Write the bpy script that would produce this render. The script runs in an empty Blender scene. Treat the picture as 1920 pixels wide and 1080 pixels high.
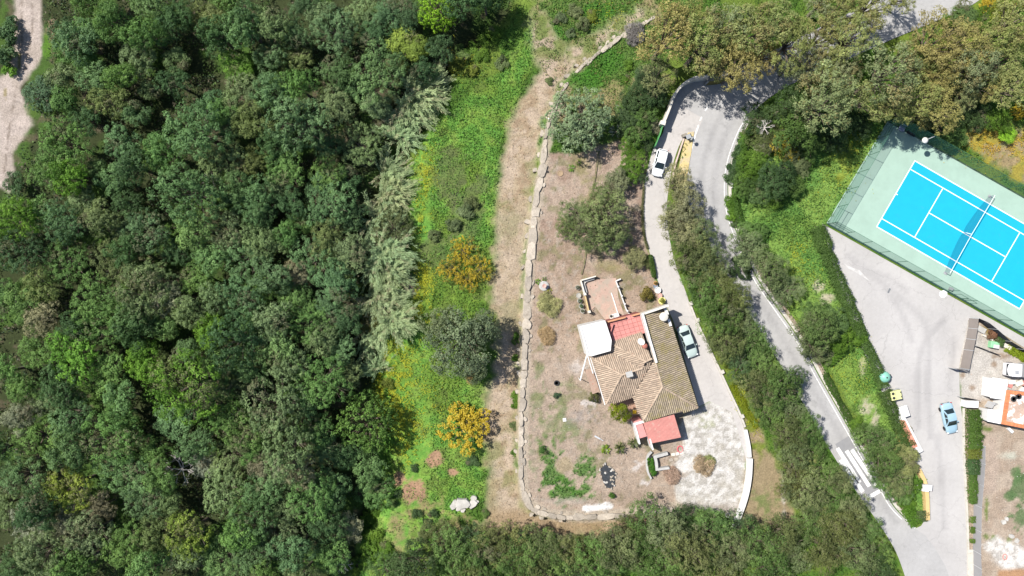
import bpy, bmesh, math, random
import numpy as np
from mathutils import Vector, Matrix
from mathutils.geometry import tessellate_polygon

# ---------------------------------------------------------------- camera, sky, sun, exposure
SC = bpy.context.scene
COL = SC.collection
CAM_H = 100.0          # metres above the villa plot
PXM = 13.0             # photograph pixels per metre on the ground
cam_d = bpy.data.cameras.new('drone_camera')
cam_d.sensor_width = 36.0
cam_d.lens = 36.0 * CAM_H / (1920.0 / PXM)
cam_d.clip_start = 1.0
cam_d.clip_end = 4000.0
cam = bpy.data.objects.new('drone_camera', cam_d)
COL.objects.link(cam)
cam.location = (0, 0, CAM_H)
cam.rotation_euler = (0, 0, 0)
SC.camera = cam

SUN_EL = math.radians(53)
SUN_DIR = Vector((-0.90, 0.435, 0)).normalized()      # horizontal direction towards the sun
world = bpy.data.worlds.new('World')
SC.world = world
world.use_nodes = True
wn = world.node_tree.nodes
wl = world.node_tree.links
wn.clear()
sky_tex = wn.new('ShaderNodeTexSky')
sky_tex.sky_type = 'NISHITA'
sky_tex.sun_disc = False
sky_tex.sun_elevation = SUN_EL
sky_tex.sun_rotation = math.atan2(SUN_DIR.x, SUN_DIR.y)
bg = wn.new('ShaderNodeBackground')
bg.inputs['Strength'].default_value = 0.085
wo = wn.new('ShaderNodeOutputWorld')
wl.new(sky_tex.outputs[0], bg.inputs['Color'])
wl.new(bg.outputs[0], wo.inputs['Surface'])
sun_d = bpy.data.lights.new('sun', 'SUN')
sun_d.energy = 4.6
sun_d.angle = math.radians(0.55)
sun_d.color = (1.0, 0.955, 0.885)
sun = bpy.data.objects.new('sun', sun_d)
COL.objects.link(sun)
sun.location = (-60, 30, 80)
to_sun = Vector((SUN_DIR.x * math.cos(SUN_EL), SUN_DIR.y * math.cos(SUN_EL), math.sin(SUN_EL)))
sun.rotation_euler = to_sun.to_track_quat('Z', 'Y').to_euler()
SC.view_settings.view_transform = 'Standard'
SC.view_settings.look = 'None'
SC.view_settings.gamma = 1.0
SC.view_settings.use_curve_mapping = False
SC.view_settings.exposure = 0.94
SC.render.engine = 'CYCLES'
SC.cycles.max_bounces = 6
SC.cycles.diffuse_bounces = 3
SC.cycles.transmission_bounces = 4
SC.cycles.transparent_max_bounces = 12

RNG = random.Random(7)
NP = np.random.default_rng(11)

# ---------------------------------------------------------------- coordinates
def W(px, py, z=0.0):
    """Point at height z that the drone sees at photograph pixel (px, py)."""
    k = (CAM_H - z) / CAM_H / PXM
    return Vector(((px - 960.0) * k, -(py - 540.0) * k, z))

def vnoise(x, y, seed=0):
    """smooth value noise, numpy arrays, roughly 0..1"""
    r = np.random.default_rng(seed)
    n = 256
    t = r.random((n, n))
    xi = np.floor(x).astype(int); yi = np.floor(y).astype(int)
    fx = x - xi; fy = y - yi
    fx = fx * fx * (3 - 2 * fx); fy = fy * fy * (3 - 2 * fy)
    a = t[xi % n, yi % n]; b = t[(xi + 1) % n, yi % n]
    c = t[xi % n, (yi + 1) % n]; d = t[(xi + 1) % n, (yi + 1) % n]
    return (a * (1 - fx) + b * fx) * (1 - fy) + (c * (1 - fx) + d * fx) * fy

def fbm(x, y, seed=0, oct=4):
    s = 0; a = 0.5; tot = 0
    for k in range(oct):
        s = s + a * vnoise(x * 2 ** k + 17.3 * k, y * 2 ** k - 9.1 * k, seed + k)
        tot += a; a *= 0.5
    return s / tot

def sdist(px, py, poly):
    """signed distance in px, positive inside"""
    P = np.array(poly, float)
    best = np.full(px.shape, 1e18)
    inside = np.zeros(px.shape, bool)
    n = len(P)
    for i in range(n):
        ax, ay = P[i]; bx, by = P[(i + 1) % n]
        dx, dy = bx - ax, by - ay
        t = np.clip(((px - ax) * dx + (py - ay) * dy) / (dx * dx + dy * dy + 1e-9), 0, 1)
        d = (px - ax - t * dx) ** 2 + (py - ay - t * dy) ** 2
        best = np.minimum(best, d)
        cr = ((ay > py) != (by > py)) & (px < (bx - ax) * (py - ay) / (by - ay + 1e-12) + ax)
        inside ^= cr
    return np.where(inside, 1, -1) * np.sqrt(best)

def ldist(px, py, line):
    P = np.array(line, float)
    best = np.full(np.shape(px), 1e18)
    for i in range(len(P) - 1):
        ax, ay = P[i]; bx, by = P[i + 1]
        dx, dy = bx - ax, by - ay
        t = np.clip(((px - ax) * dx + (py - ay) * dy) / (dx * dx + dy * dy + 1e-9), 0, 1)
        best = np.minimum(best, (px - ax - t * dx) ** 2 + (py - ay - t * dy) ** 2)
    return np.sqrt(best)

def smooth(line, per=6, closed=False):
    P = [Vector(p) for p in line]
    n = len(P)
    out = []
    for i in range(n if closed else n - 1):
        if closed:
            p0, p1, p2, p3 = P[(i - 1) % n], P[i], P[(i + 1) % n], P[(i + 2) % n]
        else:
            p0, p1, p2, p3 = P[max(i - 1, 0)], P[i], P[i + 1], P[min(i + 2, n - 1)]
        for k in range(per):
            t = k / per
            out.append(0.5 * ((2 * p1) + (-p0 + p2) * t + (2 * p0 - 5 * p1 + 4 * p2 - p3) * t * t + (-p0 + 3 * p1 - 3 * p2 + p3) * t ** 3))
    if not closed:
        out.append(P[-1])
    return [tuple(v) for v in out]

WALL_LINE = smooth([(1232, 26), (1195, 48), (1160, 68), (1128, 92), (1090, 122), (1064, 150), (1045, 185), (1028, 225), (1019, 265), (1012, 310),
                    (1003, 360), (996, 415), (988, 480), (984, 545), (980, 620), (977, 700), (974, 780), (973, 860), (975, 905), (983, 940), (1003, 962),
                    (1040, 972), (1090, 974), (1150, 972), (1200, 966), (1262, 958)], 4)
CREEK = [(985, -60), (940, 10), (890, 62), (845, 105), (800, 160), (772, 210), (742, 280), (722, 345), (700, 420), (690, 500), (684, 560), (682, 640), (684, 700), (692, 760), (702, 820),
         (708, 880), (690, 960), (660, 1040), (650, 1140)]
PLOT = [(x, y) for x, y in WALL_LINE] + [(1600, 958), (1600, 26)]

def terrain(x, y):
    """ground height; x, y numpy arrays in metres"""
    px = x * PXM + 960; py = 540 - y * PXM
    d = ldist(px, py, WALL_LINE)
    ins = sdist(px, py, PLOT) > 0
    left = (px < 1262) & (~ins) & (py > -200)
    # below the wall the meadow lies lower, easing back up at both ends of the wall
    ease = np.clip((1250 - px) / 110.0, 0, 1) * np.clip((py + 260) / 200.0, 0, 1)
    sm = np.where(py > 965, np.clip((1000 - (py - 965)) / 1000, 0, 1), 1)
    z = np.where(left, -1.3 * ease * np.clip((d - 2) / 4.0, 0, 1) * sm, 0.0)
    # stream bed
    c = ldist(px, py, CREEK)
    z = z - 2.0 * np.exp(-(c / 26.0) ** 2)
    # slope rising to the west
    w = np.clip((640 - px) / 640.0, 0, 3)
    z = z + np.where(px < 640, 1.3 * np.clip(w, 0, 1), 0) 
    bump = (fbm(x * 0.35, y * 0.35, 91, 3) - 0.5) * 0.5
    z = z + bump * np.clip((930 - px) / 120.0, 0, 1) * np.clip((px - 110) / 60.0, 0.15, 1)
    return z

def gz(x, y):
    return float(terrain(np.array([x]), np.array([y]))[0])

def G(px, py):
    z = 0.0
    for _ in range(4):
        v = W(px, py, z)
        z = gz(v.x, v.y)
    return W(px, py, z)

# ---------------------------------------------------------------- objects
def tag(o, label=None, cat=None, group=None, kind=None):
    if label: o['label'] = label
    if cat: o['category'] = cat
    if group: o['group'] = group
    if kind: o['kind'] = kind
    return o

def thing(name, label, cat, loc=(0, 0, 0), rz=0.0, group=None):
    o = bpy.data.objects.new(name, None)
    COL.objects.link(o)
    o.empty_display_size = 0.3
    o.location = loc
    o.rotation_euler = (0, 0, rz)
    return tag(o, label, cat, group)

def link(name, me, parent=None, loc=None, rot=None, scale=None, color=None):
    o = bpy.data.objects.new(name, me)
    COL.objects.link(o)
    if parent is not None: o.parent = parent
    if loc is not None: o.location = loc
    if rot is not None: o.rotation_euler = rot
    if scale is not None: o.scale = scale
    if color is not None: o.color = (color[0], color[1], color[2], 1.0)
    return o

class M:
    """collects faces, then becomes ONE mesh object"""
    def __init__(s):
        s.v = []; s.f = []; s.mi = []; s.tone = []
        s.cur = 0; s.t = 0.5
    def face(s, pts):
        n = len(s.v)
        s.v += [tuple(p) for p in pts]
        s.f.append(tuple(range(n, n + len(pts)))); s.mi.append(s.cur); s.tone.append(s.t)
    def add(s, vs, fs):
        n = len(s.v)
        s.v += [tuple(p) for p in vs]
        for f in fs:
            s.f.append(tuple(n + i for i in f)); s.mi.append(s.cur); s.tone.append(s.t)
    def box(s, c, size, rz=0.0, bev=0.0, mat=None):
        x, y, z = size[0] / 2, size[1] / 2, size[2] / 2
        if bev > 0:
            vs = []
            for sz, k in ((-z, 0), (z - bev, 0), (z, bev)):
                for sx, sy in ((-1, -1), (1, -1), (1, 1), (-1, 1)):
                    vs.append(Vector((sx * (x - k), sy * (y - k), sz)))
            fs = [(3, 2, 1, 0), (8, 9, 10, 11)]
            for a in (0, 4):
                for i in range(4):
                    j = (i + 1) % 4
                    fs.append((a + i, a + j, a + 4 + j, a + 4 + i))
        else:
            vs = [Vector((sx * x, sy * y, sz * z)) for sz in (-1, 1) for sx, sy in ((-1, -1), (1, -1), (1, 1), (-1, 1))]
            fs = [(3, 2, 1, 0), (4, 5, 6, 7), (0, 1, 5, 4), (1, 2, 6, 5), (2, 3, 7, 6), (3, 0, 4, 7)]
        R = mat if mat is not None else Matrix.Rotation(rz, 3, 'Z')
        s.add([R @ p + Vector(c) for p in vs], fs)
    def prism(s, poly, z0, z1, bottom=False):
        """poly: list of 2-D points; z0/z1 numbers"""
        P = [(p[0], p[1]) for p in poly]
        a = sum(P[i][0] * P[(i + 1) % len(P)][1] - P[(i + 1) % len(P)][0] * P[i][1] for i in range(len(P)))
        if a < 0: P.reverse()
        n = len(P)
        vs = [(x, y, z0) for x, y in P] + [(x, y, z1) for x, y in P]
        fs = [(i, (i + 1) % n, n + (i + 1) % n, n + i) for i in range(n)]
        tri = tessellate_polygon([[Vector((x, y, 0)) for x, y in P]])
        for t in tri:
            a, b, c = t
            ax, ay = P[a]; bx, by = P[b]; cx, cy = P[c]
            if (bx - ax) * (cy - ay) - (by - ay) * (cx - ax) < 0: b, c = c, b
            fs.append((n + a, n + b, n + c))
            if bottom: fs.append((c, b, a))
        s.add(vs, fs)
    def tube(s, pts, rad, n=8, caps=True):
        pts = [Vector(p) for p in pts]
        if not isinstance(rad, (list, tuple)): rad = [rad] * len(pts)
        rings = []
        up = Vector((0, 0, 1))
        for i, p in enumerate(pts):
            d = (pts[min(i + 1, len(pts) - 1)] - pts[max(i - 1, 0)]).normalized()
            a = d.cross(up)
            if a.length < 1e-3: a = d.cross(Vector((1, 0, 0)))
            a.normalize(); b = d.cross(a).normalized()
            rings.append([p + (a * math.cos(2 * math.pi * k / n) + b * math.sin(2 * math.pi * k / n)) * rad[i] for k in range(n)])
        vs = [p for r in rings for p in r]
        fs = []
        for i in range(len(rings) - 1):
            for k in range(n):
                k2 = (k + 1) % n
                fs.append((i * n + k, i * n + k2, (i + 1) * n + k2, (i + 1) * n + k))
        if caps:
            fs.append(tuple(range(n))); fs.append(tuple(range((len(rings) - 1) * n, len(rings) * n))[::-1])
        s.add(vs, fs)
    def lathe(s, prof, n=16, c=(0, 0, 0)):
        """prof: list of (radius, z)"""
        vs = []; fs = []
        for r, z in prof:
            for k in range(n):
                a = 2 * math.pi * k / n
                vs.append((c[0] + r * math.cos(a), c[1] + r * math.sin(a), c[2] + z))
        m = len(prof)
        for i in range(m - 1):
            for k in range(n):
                k2 = (k + 1) % n
                fs.append((i * n + k, i * n + k2, (i + 1) * n + k2, (i + 1) * n + k))
        if prof[0][0] > 1e-4: fs.append(tuple(range(n))[::-1])
        if prof[-1][0] > 1e-4: fs.append(tuple(range((m - 1) * n, m * n)))
        s.add(vs, fs)
    def mesh(s, name, mats, shade=False):
        me = bpy.data.meshes.new(name)
        me.from_pydata(s.v, [], s.f)
        for m in (mats if isinstance(mats, (list, tuple)) else [mats]): me.materials.append(m)
        me.polygons.foreach_set('material_index', s.mi)
        at = me.attributes.new('tone', 'FLOAT', 'FACE')
        at.data.foreach_set('value', s.tone)
        if shade: me.polygons.foreach_set('use_smooth', [True] * len(s.f))
        me.update()
        return me
    def build(s, name, mats, parent=None, loc=None, rot=None, shade=False, color=None):
        return link(name, s.mesh(name, mats, shade), parent, loc, rot, None, color)

# ---------------------------------------------------------------- materials
def new_mat(name):
    m = bpy.data.materials.new(name)
    m.use_nodes = True
    nt = m.node_tree
    nt.nodes.clear()
    out = nt.nodes.new('ShaderNodeOutputMaterial')
    return m, nt, out

def nd(nt, typ, **kw):
    n = nt.nodes.new(typ)
    for k, v in kw.items():
        if hasattr(n, k): setattr(n, k, v)
        else: n.inputs[k].default_value = v
    return n

def mixc(nt, blend, fac, a, b):
    n = nt.nodes.new('ShaderNodeMix')
    n.data_type = 'RGBA'; n.blend_type = blend
    for sock, v in ((n.inputs['Factor'], fac), (n.inputs['A'], a), (n.inputs['B'], b)):
        pass
    def put(sock, v):
        if isinstance(v, bpy.types.NodeSocket): nt.links.new(v, sock)
        elif isinstance(v, (int, float)): sock.default_value = v
        else: sock.default_value = (v[0], v[1], v[2], 1)
    put(n.inputs[0], fac); put(n.inputs[6], a); put(n.inputs[7], b)
    return n.outputs[2]

def maprange(nt, src, a, b, c, d):
    n = nt.nodes.new('ShaderNodeMapRange')
    n.inputs[1].default_value = a; n.inputs[2].default_value = b
    n.inputs[3].default_value = c; n.inputs[4].default_value = d
    nt.links.new(src, n.inputs[0])
    return n.outputs[0]

def noise(nt, scale, detail=4, rough=0.6, coord=None):
    n = nt.nodes.new('ShaderNodeTexNoise')
    n.inputs['Scale'].default_value = scale
    n.inputs['Detail'].default_value = detail
    n.inputs['Roughness'].default_value = rough
    if coord is not None: nt.links.new(coord, n.inputs['Vector'])
    return n.outputs['Fac']

def obj_coord(nt, world=False):
    if world:
        return nt.nodes.new('ShaderNodeNewGeometry').outputs['Position']
    return nt.nodes.new('ShaderNodeTexCoord').outputs['Object']

def grey(v):
    return (v, v, v)

def mat(name, col, rough=0.7, var=0.15, scale=3.0, fine=30.0, fvar=0.12, bump=0.0, dirt=None, dirt_scale=1.5, dirt_lo=0.55, dirt_hi=0.75, spec=0.3, metal=0.0, tone=0.0, objcol=False):
    """a weathered surface: broad and fine colour variation, optional dirt patches"""
    m, nt, out = new_mat(name)
    co = obj_coord(nt, True)
    b = nd(nt, 'ShaderNodeBsdfPrincipled')
    b.inputs['Roughness'].default_value = rough
    b.inputs['Specular IOR Level'].default_value = spec
    b.inputs['Metallic'].default_value = metal
    base = (col[0], col[1], col[2], 1)
    if objcol:
        c = nt.nodes.new('ShaderNodeObjectInfo').outputs['Color']
    else:
        rgb = nt.nodes.new('ShaderNodeRGB'); rgb.outputs[0].default_value = base
        c = rgb.outputs[0]
    n1 = maprange(nt, noise(nt, scale, 4, 0.6, co), 0.3, 0.7, 1 - var, 1 + var)
    n2 = maprange(nt, noise(nt, fine, 3, 0.7, co), 0.3, 0.7, 1 - fvar, 1 + fvar)
    mul = nd(nt, 'ShaderNodeMath', operation='MULTIPLY')
    nt.links.new(n1, mul.inputs[0]); nt.links.new(n2, mul.inputs[1])
    sc = nt.nodes.new('ShaderNodeVectorMath'); sc.operation = 'SCALE'
    nt.links.new(c, sc.inputs[0]); nt.links.new(mul.outputs[0], sc.inputs['Scale'])
    c = sc.outputs[0]
    if tone:
        at = nd(nt, 'ShaderNodeAttribute', attribute_name='tone')
        t = maprange(nt, at.outputs['Fac'], 0, 1, 1 - tone, 1 + tone)
        s2 = nt.nodes.new('ShaderNodeVectorMath'); s2.operation = 'SCALE'
        nt.links.new(c, s2.inputs[0]); nt.links.new(t, s2.inputs['Scale'])
        c = s2.outputs[0]
    if dirt is not None:
        f = maprange(nt, noise(nt, dirt_scale, 5, 0.65, co), dirt_lo, dirt_hi, 0, 1)
        c = mixc(nt, 'MIX', f, c, dirt)
    nt.links.new(c, b.inputs['Base Color'])
    if bump:
        bp = nt.nodes.new('ShaderNodeBump')
        bp.inputs['Strength'].default_value = bump
        bp.inputs['Distance'].default_value = 0.05
        nt.links.new(noise(nt, fine * 0.5, 4, 0.7, co), bp.inputs['Height'])
        nt.links.new(bp.outputs[0], b.inputs['Normal'])
    nt.links.new(b.outputs[0], out.inputs['Surface'])
    return m

def leaf_mat(name, trans=0.28, spread=0.45, alt=None, alt_lo=0.7, alt_hi=0.95, rough=0.55, spec=0.25):
    """foliage: object colour, varied leaf by leaf, with light passing through the leaves; alt = second leaf / flower colour"""
    m, nt, out = new_mat(name)
    oc = nt.nodes.new('ShaderNodeObjectInfo')
    at = nd(nt, 'ShaderNodeAttribute', attribute_name='tone')
    t = maprange(nt, at.outputs['Fac'], 0, 1, 1 - spread, 1 + spread)
    sc = nt.nodes.new('ShaderNodeVectorMath'); sc.operation = 'SCALE'
    nt.links.new(oc.outputs['Color'], sc.inputs[0]); nt.links.new(t, sc.inputs['Scale'])
    c = sc.outputs[0]
    hs = nt.nodes.new('ShaderNodeHueSaturation')
    nt.links.new(c, hs.inputs['Color'])
    nt.links.new(maprange(nt, at.outputs['Fac'], 0, 1, 0.512, 0.492), hs.inputs['Hue'])
    c = hs.outputs[0]
    if alt is not None:
        a2 = nd(nt, 'ShaderNodeAttribute', attribute_name='alt')
        c = mixc(nt, 'MIX', maprange(nt, a2.outputs['Fac'], alt_lo, alt_hi, 0, 1), c, alt)
    b = nd(nt, 'ShaderNodeBsdfPrincipled')
    b.inputs['Roughness'].default_value = rough
    b.inputs['Specular IOR Level'].default_value = spec
    nt.links.new(c, b.inputs['Base Color'])
    tr = nt.nodes.new('ShaderNodeBsdfTranslucent')
    nt.links.new(mixc(nt, 'MULTIPLY', 1.0, c, (1.3, 1.35, 0.6)), tr.inputs['Color'])
    mx = nt.nodes.new('ShaderNodeMixShader'); mx.inputs[0].default_value = trans
    nt.links.new(b.outputs[0], mx.inputs[1]); nt.links.new(tr.outputs[0], mx.inputs[2])
    nt.links.new(mx.outputs[0], out.inputs['Surface'])
    return m
# ================================================================ GROUND
def ss(t):
    t = np.clip(t, 0, 1)
    return t * t * (3 - 2 * t)

STEP = 0.25
xs = np.concatenate([[-900, -400, -200, -130, -105, -95], np.arange(-84, 84.01, STEP), [95, 105, 130, 200, 400, 900]])
ys = np.concatenate([[-900, -400, -200, -120, -90, -70, -60], np.arange(-52, 52.01, STEP), [60, 70, 90, 120, 200, 400, 900]])
GX, GY = np.meshgrid(xs, ys, indexing='ij')
GZ = terrain(GX, GY)
kk = CAM_H / (CAM_H - GZ) * PXM
PXG = GX * kk + 960; PYG = 540 - GY * kk          # which photograph pixel shows this ground point
NA = fbm(GX * 0.25, GY * 0.25, 3, 4); NB = fbm(GX * 0.7, GY * 0.7, 23, 4); NC = fbm(GX * 2.0, GY * 2.0, 43, 3)
ND = fbm(GX * 0.12, GY * 0.12, 63, 3)
C = np.zeros(GX.shape + (3,))
ZN = np.zeros(GX.shape, int)
ZNAMES = ['ground', 'meadow', 'dry_path', 'garden_soil', 'gravel_yard', 'dirt_track', 'yard_soil', 'grass_bank']

def put(w, col, col2=None, n=None):
    c = np.array(col)[None, None, :] * np.ones(C.shape)
    if col2 is not None:
        f = n[..., None]
        c = c * (1 - f) + np.array(col2) * f
    C[:] = C * (1 - w[..., None]) + c * w[..., None]

def zone(poly, soft, rag, seed=0, nz=None):
    d = sdist(PXG, PYG, poly)
    n = (nz if nz is not None else NB) - 0.5
    return ss((d + n * rag * 2 + soft) / (2 * soft))

def blob(cx, cy, rx, ry, soft=0.35, rag=0.8):
    r = np.sqrt(((PXG - cx) / rx) ** 2 + ((PYG - cy) / ry) ** 2)
    return ss((1 - r + (NC * 0.6 + NB * 0.4 - 0.5) * 2 * rag) / soft)

thr = lambda n, a, b: ss((n - a) / (b - a))
# wooded floor
C[:] = (0.028, 0.036, 0.014)
put(thr(NA, 0.52, 0.66), (0.040, 0.075, 0.016))
put(thr(NB, 0.62, 0.74) * 0.7, (0.075, 0.06, 0.04))

# everything east of the stream: rough greenish ground
EAST = [(1000, -60), (948, 40), (890, 100), (830, 165), (760, 300), (745, 400), (740, 520), (700, 640), (700, 740), (715, 830), (700, 900), (680, 1000), (660, 1140), (2200, 1140), (2200, -60)]  # pulled back at the top so dark floor colour paints the stream's shadow
w = zone(EAST, 8, 14); put(w, (0.050, 0.105, 0.016), (0.085, 0.125, 0.022), thr(NA, 0.4, 0.62))
MEADOW = [(1005, 0), (985, 60), (952, 120), (905, 160), (862, 190), (800, 250), (765, 320), (758, 380), (772, 430), (790, 470), (775, 530), (760, 600), (722, 640), (705, 700),
          (712, 800), (700, 870), (690, 960), (665, 1040), (655, 1120), (760, 1120), (800, 1000), (870, 960), (905, 930), (912, 850), (905, 740), (915, 650), (905, 560), (922, 470), (930, 380), (935, 300), (950, 230), (985, 150), (1015, 70)]
w = zone(MEADOW, 6, 14)
put(w, (0.080, 0.180, 0.030), (0.128, 0.215, 0.038), thr(NB, 0.38, 0.62))
ZN[w > 0.5] = 1
put(w * thr(ND, 0.50, 0.62) * 0.7, (0.085, 0.135, 0.020))
put(w * thr(NB, 0.60, 0.70) * 0.55, (0.055, 0.075, 0.022))
for b in ((845, 330, 40, 60), (875, 400, 40, 70), (820, 470, 40, 40), (905, 345, 18, 24)): put(w * blob(*b) * 0.6, (0.075, 0.085, 0.040))
# oxalis drifts
for b in ((800, 320, 16, 60), (790, 400, 14, 30), (785, 560, 22, 60), (795, 520, 20, 30), (745, 690, 36, 60), (735, 770, 30, 60), (760, 810, 28, 60), (715, 730, 18, 60), (850, 110, 30, 25)):
    put(w * blob(*b, soft=0.8, rag=1.4) * 0.45, (0.17, 0.20, 0.018))
for b in ((775, 920, 26, 24), (748, 900, 14, 18), (815, 862, 16, 20), (850, 885, 14, 8)): put(blob(*b, rag=0.7), (0.24, 0.15, 0.095))
for b in ((745, 1000, 30, 50), (850, 985, 60, 30), (800, 950, 40, 20)): put(blob(*b, soft=1.0, rag=1.5) * 0.7, (0.20, 0.145, 0.085))
put(blob(770, 535, 14, 30), (0.16, 0.13, 0.11))
put(blob(880, 700, 10, 20), (0.2, 0.14, 0.05))

# upper bank between the path and the road
UPB = [(1005, -20), (1000, 40), (1010, 110), (1040, 170), (1070, 290), (1150, 290), (1225, 250), (1240, 180), (1260, 60), (1330, -20)]
w = zone(UPB, 8, 16)
put(w, (0.068, 0.122, 0.026), (0.18, 0.145, 0.08), thr(NA * 0.6 + NB * 0.4, 0.5, 0.62)); ZN[w > 0.5] = 7
for b in ((1030, 75, 45, 55), (1120, 120, 60, 40), (1100, 150, 40, 40), (1130, 20, 60, 20)): put(blob(*b) * 0.8, (0.040, 0.118, 0.014))
put(blob(1150, 190, 30, 40) * 0.7, (0.20, 0.16, 0.085)); put(blob(1185, 60, 26, 16) * 0.9, (0.19, 0.17, 0.14))

# the mown dry path outside the wall
PATH = [(990, 60), (1010, 130), (985, 180), (958, 230), (940, 300), (932, 380), (930, 470), (922, 560), (935, 610), (932, 660), (918, 720), (905, 790), (916, 850), (918, 930), (905, 975), (880, 1005), (1000, 1005), (1150, 1000), (1260, 985), (1260, 960),
        (1090, 978), (1010, 966), (980, 945), (971, 880), (970, 780), (974, 680), (980, 560), (985, 470), (994, 400), (1008, 300), (1020, 230), (1045, 170), (1090, 115), (1160, 62), (1225, 26), (1200, 10), (1120, 60), (1060, 90), (1040, 60), (1020, 20), (1000, 20)]
w = zone(PATH, 11, 15)
put(w, (0.285, 0.228, 0.172), (0.245, 0.195, 0.132), thr(NB, 0.4, 0.6)); ZN[w > 0.5] = 2
put(w * thr(NA, 0.50, 0.62) * 0.7, (0.130, 0.130, 0.050)); put(w * thr(NC * .5 + NB * .5, 0.54, 0.64) * 0.5, (0.19, 0.13, 0.085))
put(w * thr(ND, 0.50, 0.62) * 0.4, (0.25, 0.205, 0.15))
put(w * ss((950 - PXG) / 40) * ss((PYG - 820) / 40) * 0.35, (0.10, 0.13, 0.04))
put(w * ss((PYG - 940) / 30) * 0.7, (0.205, 0.145, 0.085))
put(w * ss((130 - PYG) / 40) * 0.75 * thr(NB, 0.4, 0.55), (0.075, 0.12, 0.022))
# garden inside the wall
GARDEN = [(1025, 285), (1080, 290), (1160, 262), (1215, 268), (1206, 350), (1205, 430), (1218, 480), (1232, 540), (1250, 575), (1310, 760), (1285, 800), (1300, 860), (1305, 965), (1200, 964), (1090, 970), (1010, 960), (984, 935), (976, 880), (976, 780), (981, 650), (987, 520), (998, 420), (1006, 340)]
w = zone(GARDEN, 4, 5)
put(w, (0.235, 0.180, 0.138), (0.195, 0.145, 0.106), thr(NB, 0.4, 0.62)); ZN[w > 0.5] = 3
put(w * ss((470 - PYG) / 60) * 0.85, (0.198, 0.142, 0.110), (0.250, 0.196, 0.155), thr(NA, 0.42, 0.62))
put(w * ss((PYG - 600) / 100) * 0.6, (0.248, 0.200, 0.158))
put(w * thr(NB, 0.58, 0.70) * 0.55, (0.11, 0.115, 0.050))
put(w * thr(NC, 0.60, 0.72) * 0.6, (0.24, 0.205, 0.17))
for b in ((1085, 690, 30, 22), ): put(blob(*b, soft=1.2, rag=0.6) * 0.9, (0.36, 0.33, 0.31))
for b in ((1095, 310, 25, 40), (1110, 370, 20, 40), (1150, 500, 50, 18)): put(w * blob(*b, soft=1, rag=1.4) * 0.6, (0.175, 0.15, 0.07))
for b in ((1035, 880, 22, 60), (1055, 920, 30, 26), (1095, 880, 25, 26), (1100, 915, 20, 22), (1075, 905, 14, 20)): put(w * blob(*b, soft=0.5, rag=1.5) * 0.9, (0.052, 0.120, 0.022))
for b in ((1010, 760, 20, 50), (1040, 800, 40, 40), (1050, 760, 25, 30), (1010, 700, 12, 30), (1075, 810, 20, 24), (1030, 740, 14, 12), (1000, 870, 14, 40), (1055, 720, 14, 10)): put(w * blob(*b, soft=1, rag=1.6) * 0.55, (0.095, 0.125, 0.045))
put(w * blob(1057, 872, 22, 18, rag=0.4), (0.215, 0.175, 0.115))
put(w * blob(1090, 780, 36, 26, soft=1.2, rag=1.0) * 0.8, (0.20, 0.18, 0.165))
for b in ((1150, 605, 34, 22), (1100, 600, 18, 26)): put(w * blob(*b) * 0.35, (0.15, 0.13, 0.10))
put(w * blob(1060, 940, 80, 10, soft=0.8) * 0.6, (0.24, 0.21, 0.18))
for b in ((1120, 952, 26, 7),(1103, 953, 13, 8), (1138, 949, 12, 8)): put(blob(*b, soft=0.25, rag=0.3), (0.46, 0.45, 0.44))
for b in ((1195, 872, 12, 14), (1105, 755, 20, 6), (1212, 906, 10, 5)): put(w * blob(*b, soft=0.6, rag=1.8) * 0.8, (0.36, 0.33, 0.31))
put(w * blob(1180, 930, 60, 20) * 0.4, (0.15, 0.115, 0.085))
# pale gravel forecourt
GRAVEL = [(1282, 790), (1305, 768), (1330, 745), (1375, 760), (1392, 800), (1398, 850), (1398, 900), (1388, 945), (1375, 968), (1345, 960), (1310, 950), (1272, 940), (1262, 905), (1290, 890), (1260, 880), (1275, 845)]
w = zone(GRAVEL, 6, 10)
put(w, (0.39, 0.375, 0.355), (0.27, 0.255, 0.23), thr(NC, 0.45, 0.62)); ZN[w > 0.5] = 4
put(w * thr(NB, 0.58, 0.68) * 0.45, (0.24, 0.22, 0.18))
put(w * blob(1330, 790, 24, 20, soft=1.0, rag=1.4) * 0.5, (0.24, 0.26, 0.14))
put(w * ss((PYG - 935) / 25) * 0.7, (0.19, 0.15, 0.12))
put(w * blob(1320, 880, 24, 18, soft=0.8) * 0.5, (0.20, 0.17, 0.13))
# strip between lane wall and the main road
STRIP = [(1290, 560), (1320, 620), (1360, 700), (1392, 770), (1402, 850), (1398, 920), (1380, 992), (1500, 985), (1470, 900), (1440, 840), (1420, 780)]
w = zone(STRIP, 6, 10)
put(w, (0.105, 0.135, 0.020), (0.19, 0.15, 0.09), ss((PYG - 770 + (NB - 0.5) * 200) / 60)); ZN[w > 0.5] = 7
put(blob(1470, 930, 6, 55, soft=0.8, rag=1.0) * 0.8, (0.33, 0.31, 0.28))
put(w * blob(1440, 940, 40, 30, soft=1, rag=1.6) * 0.7, (0.075, 0.12, 0.03))
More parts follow.
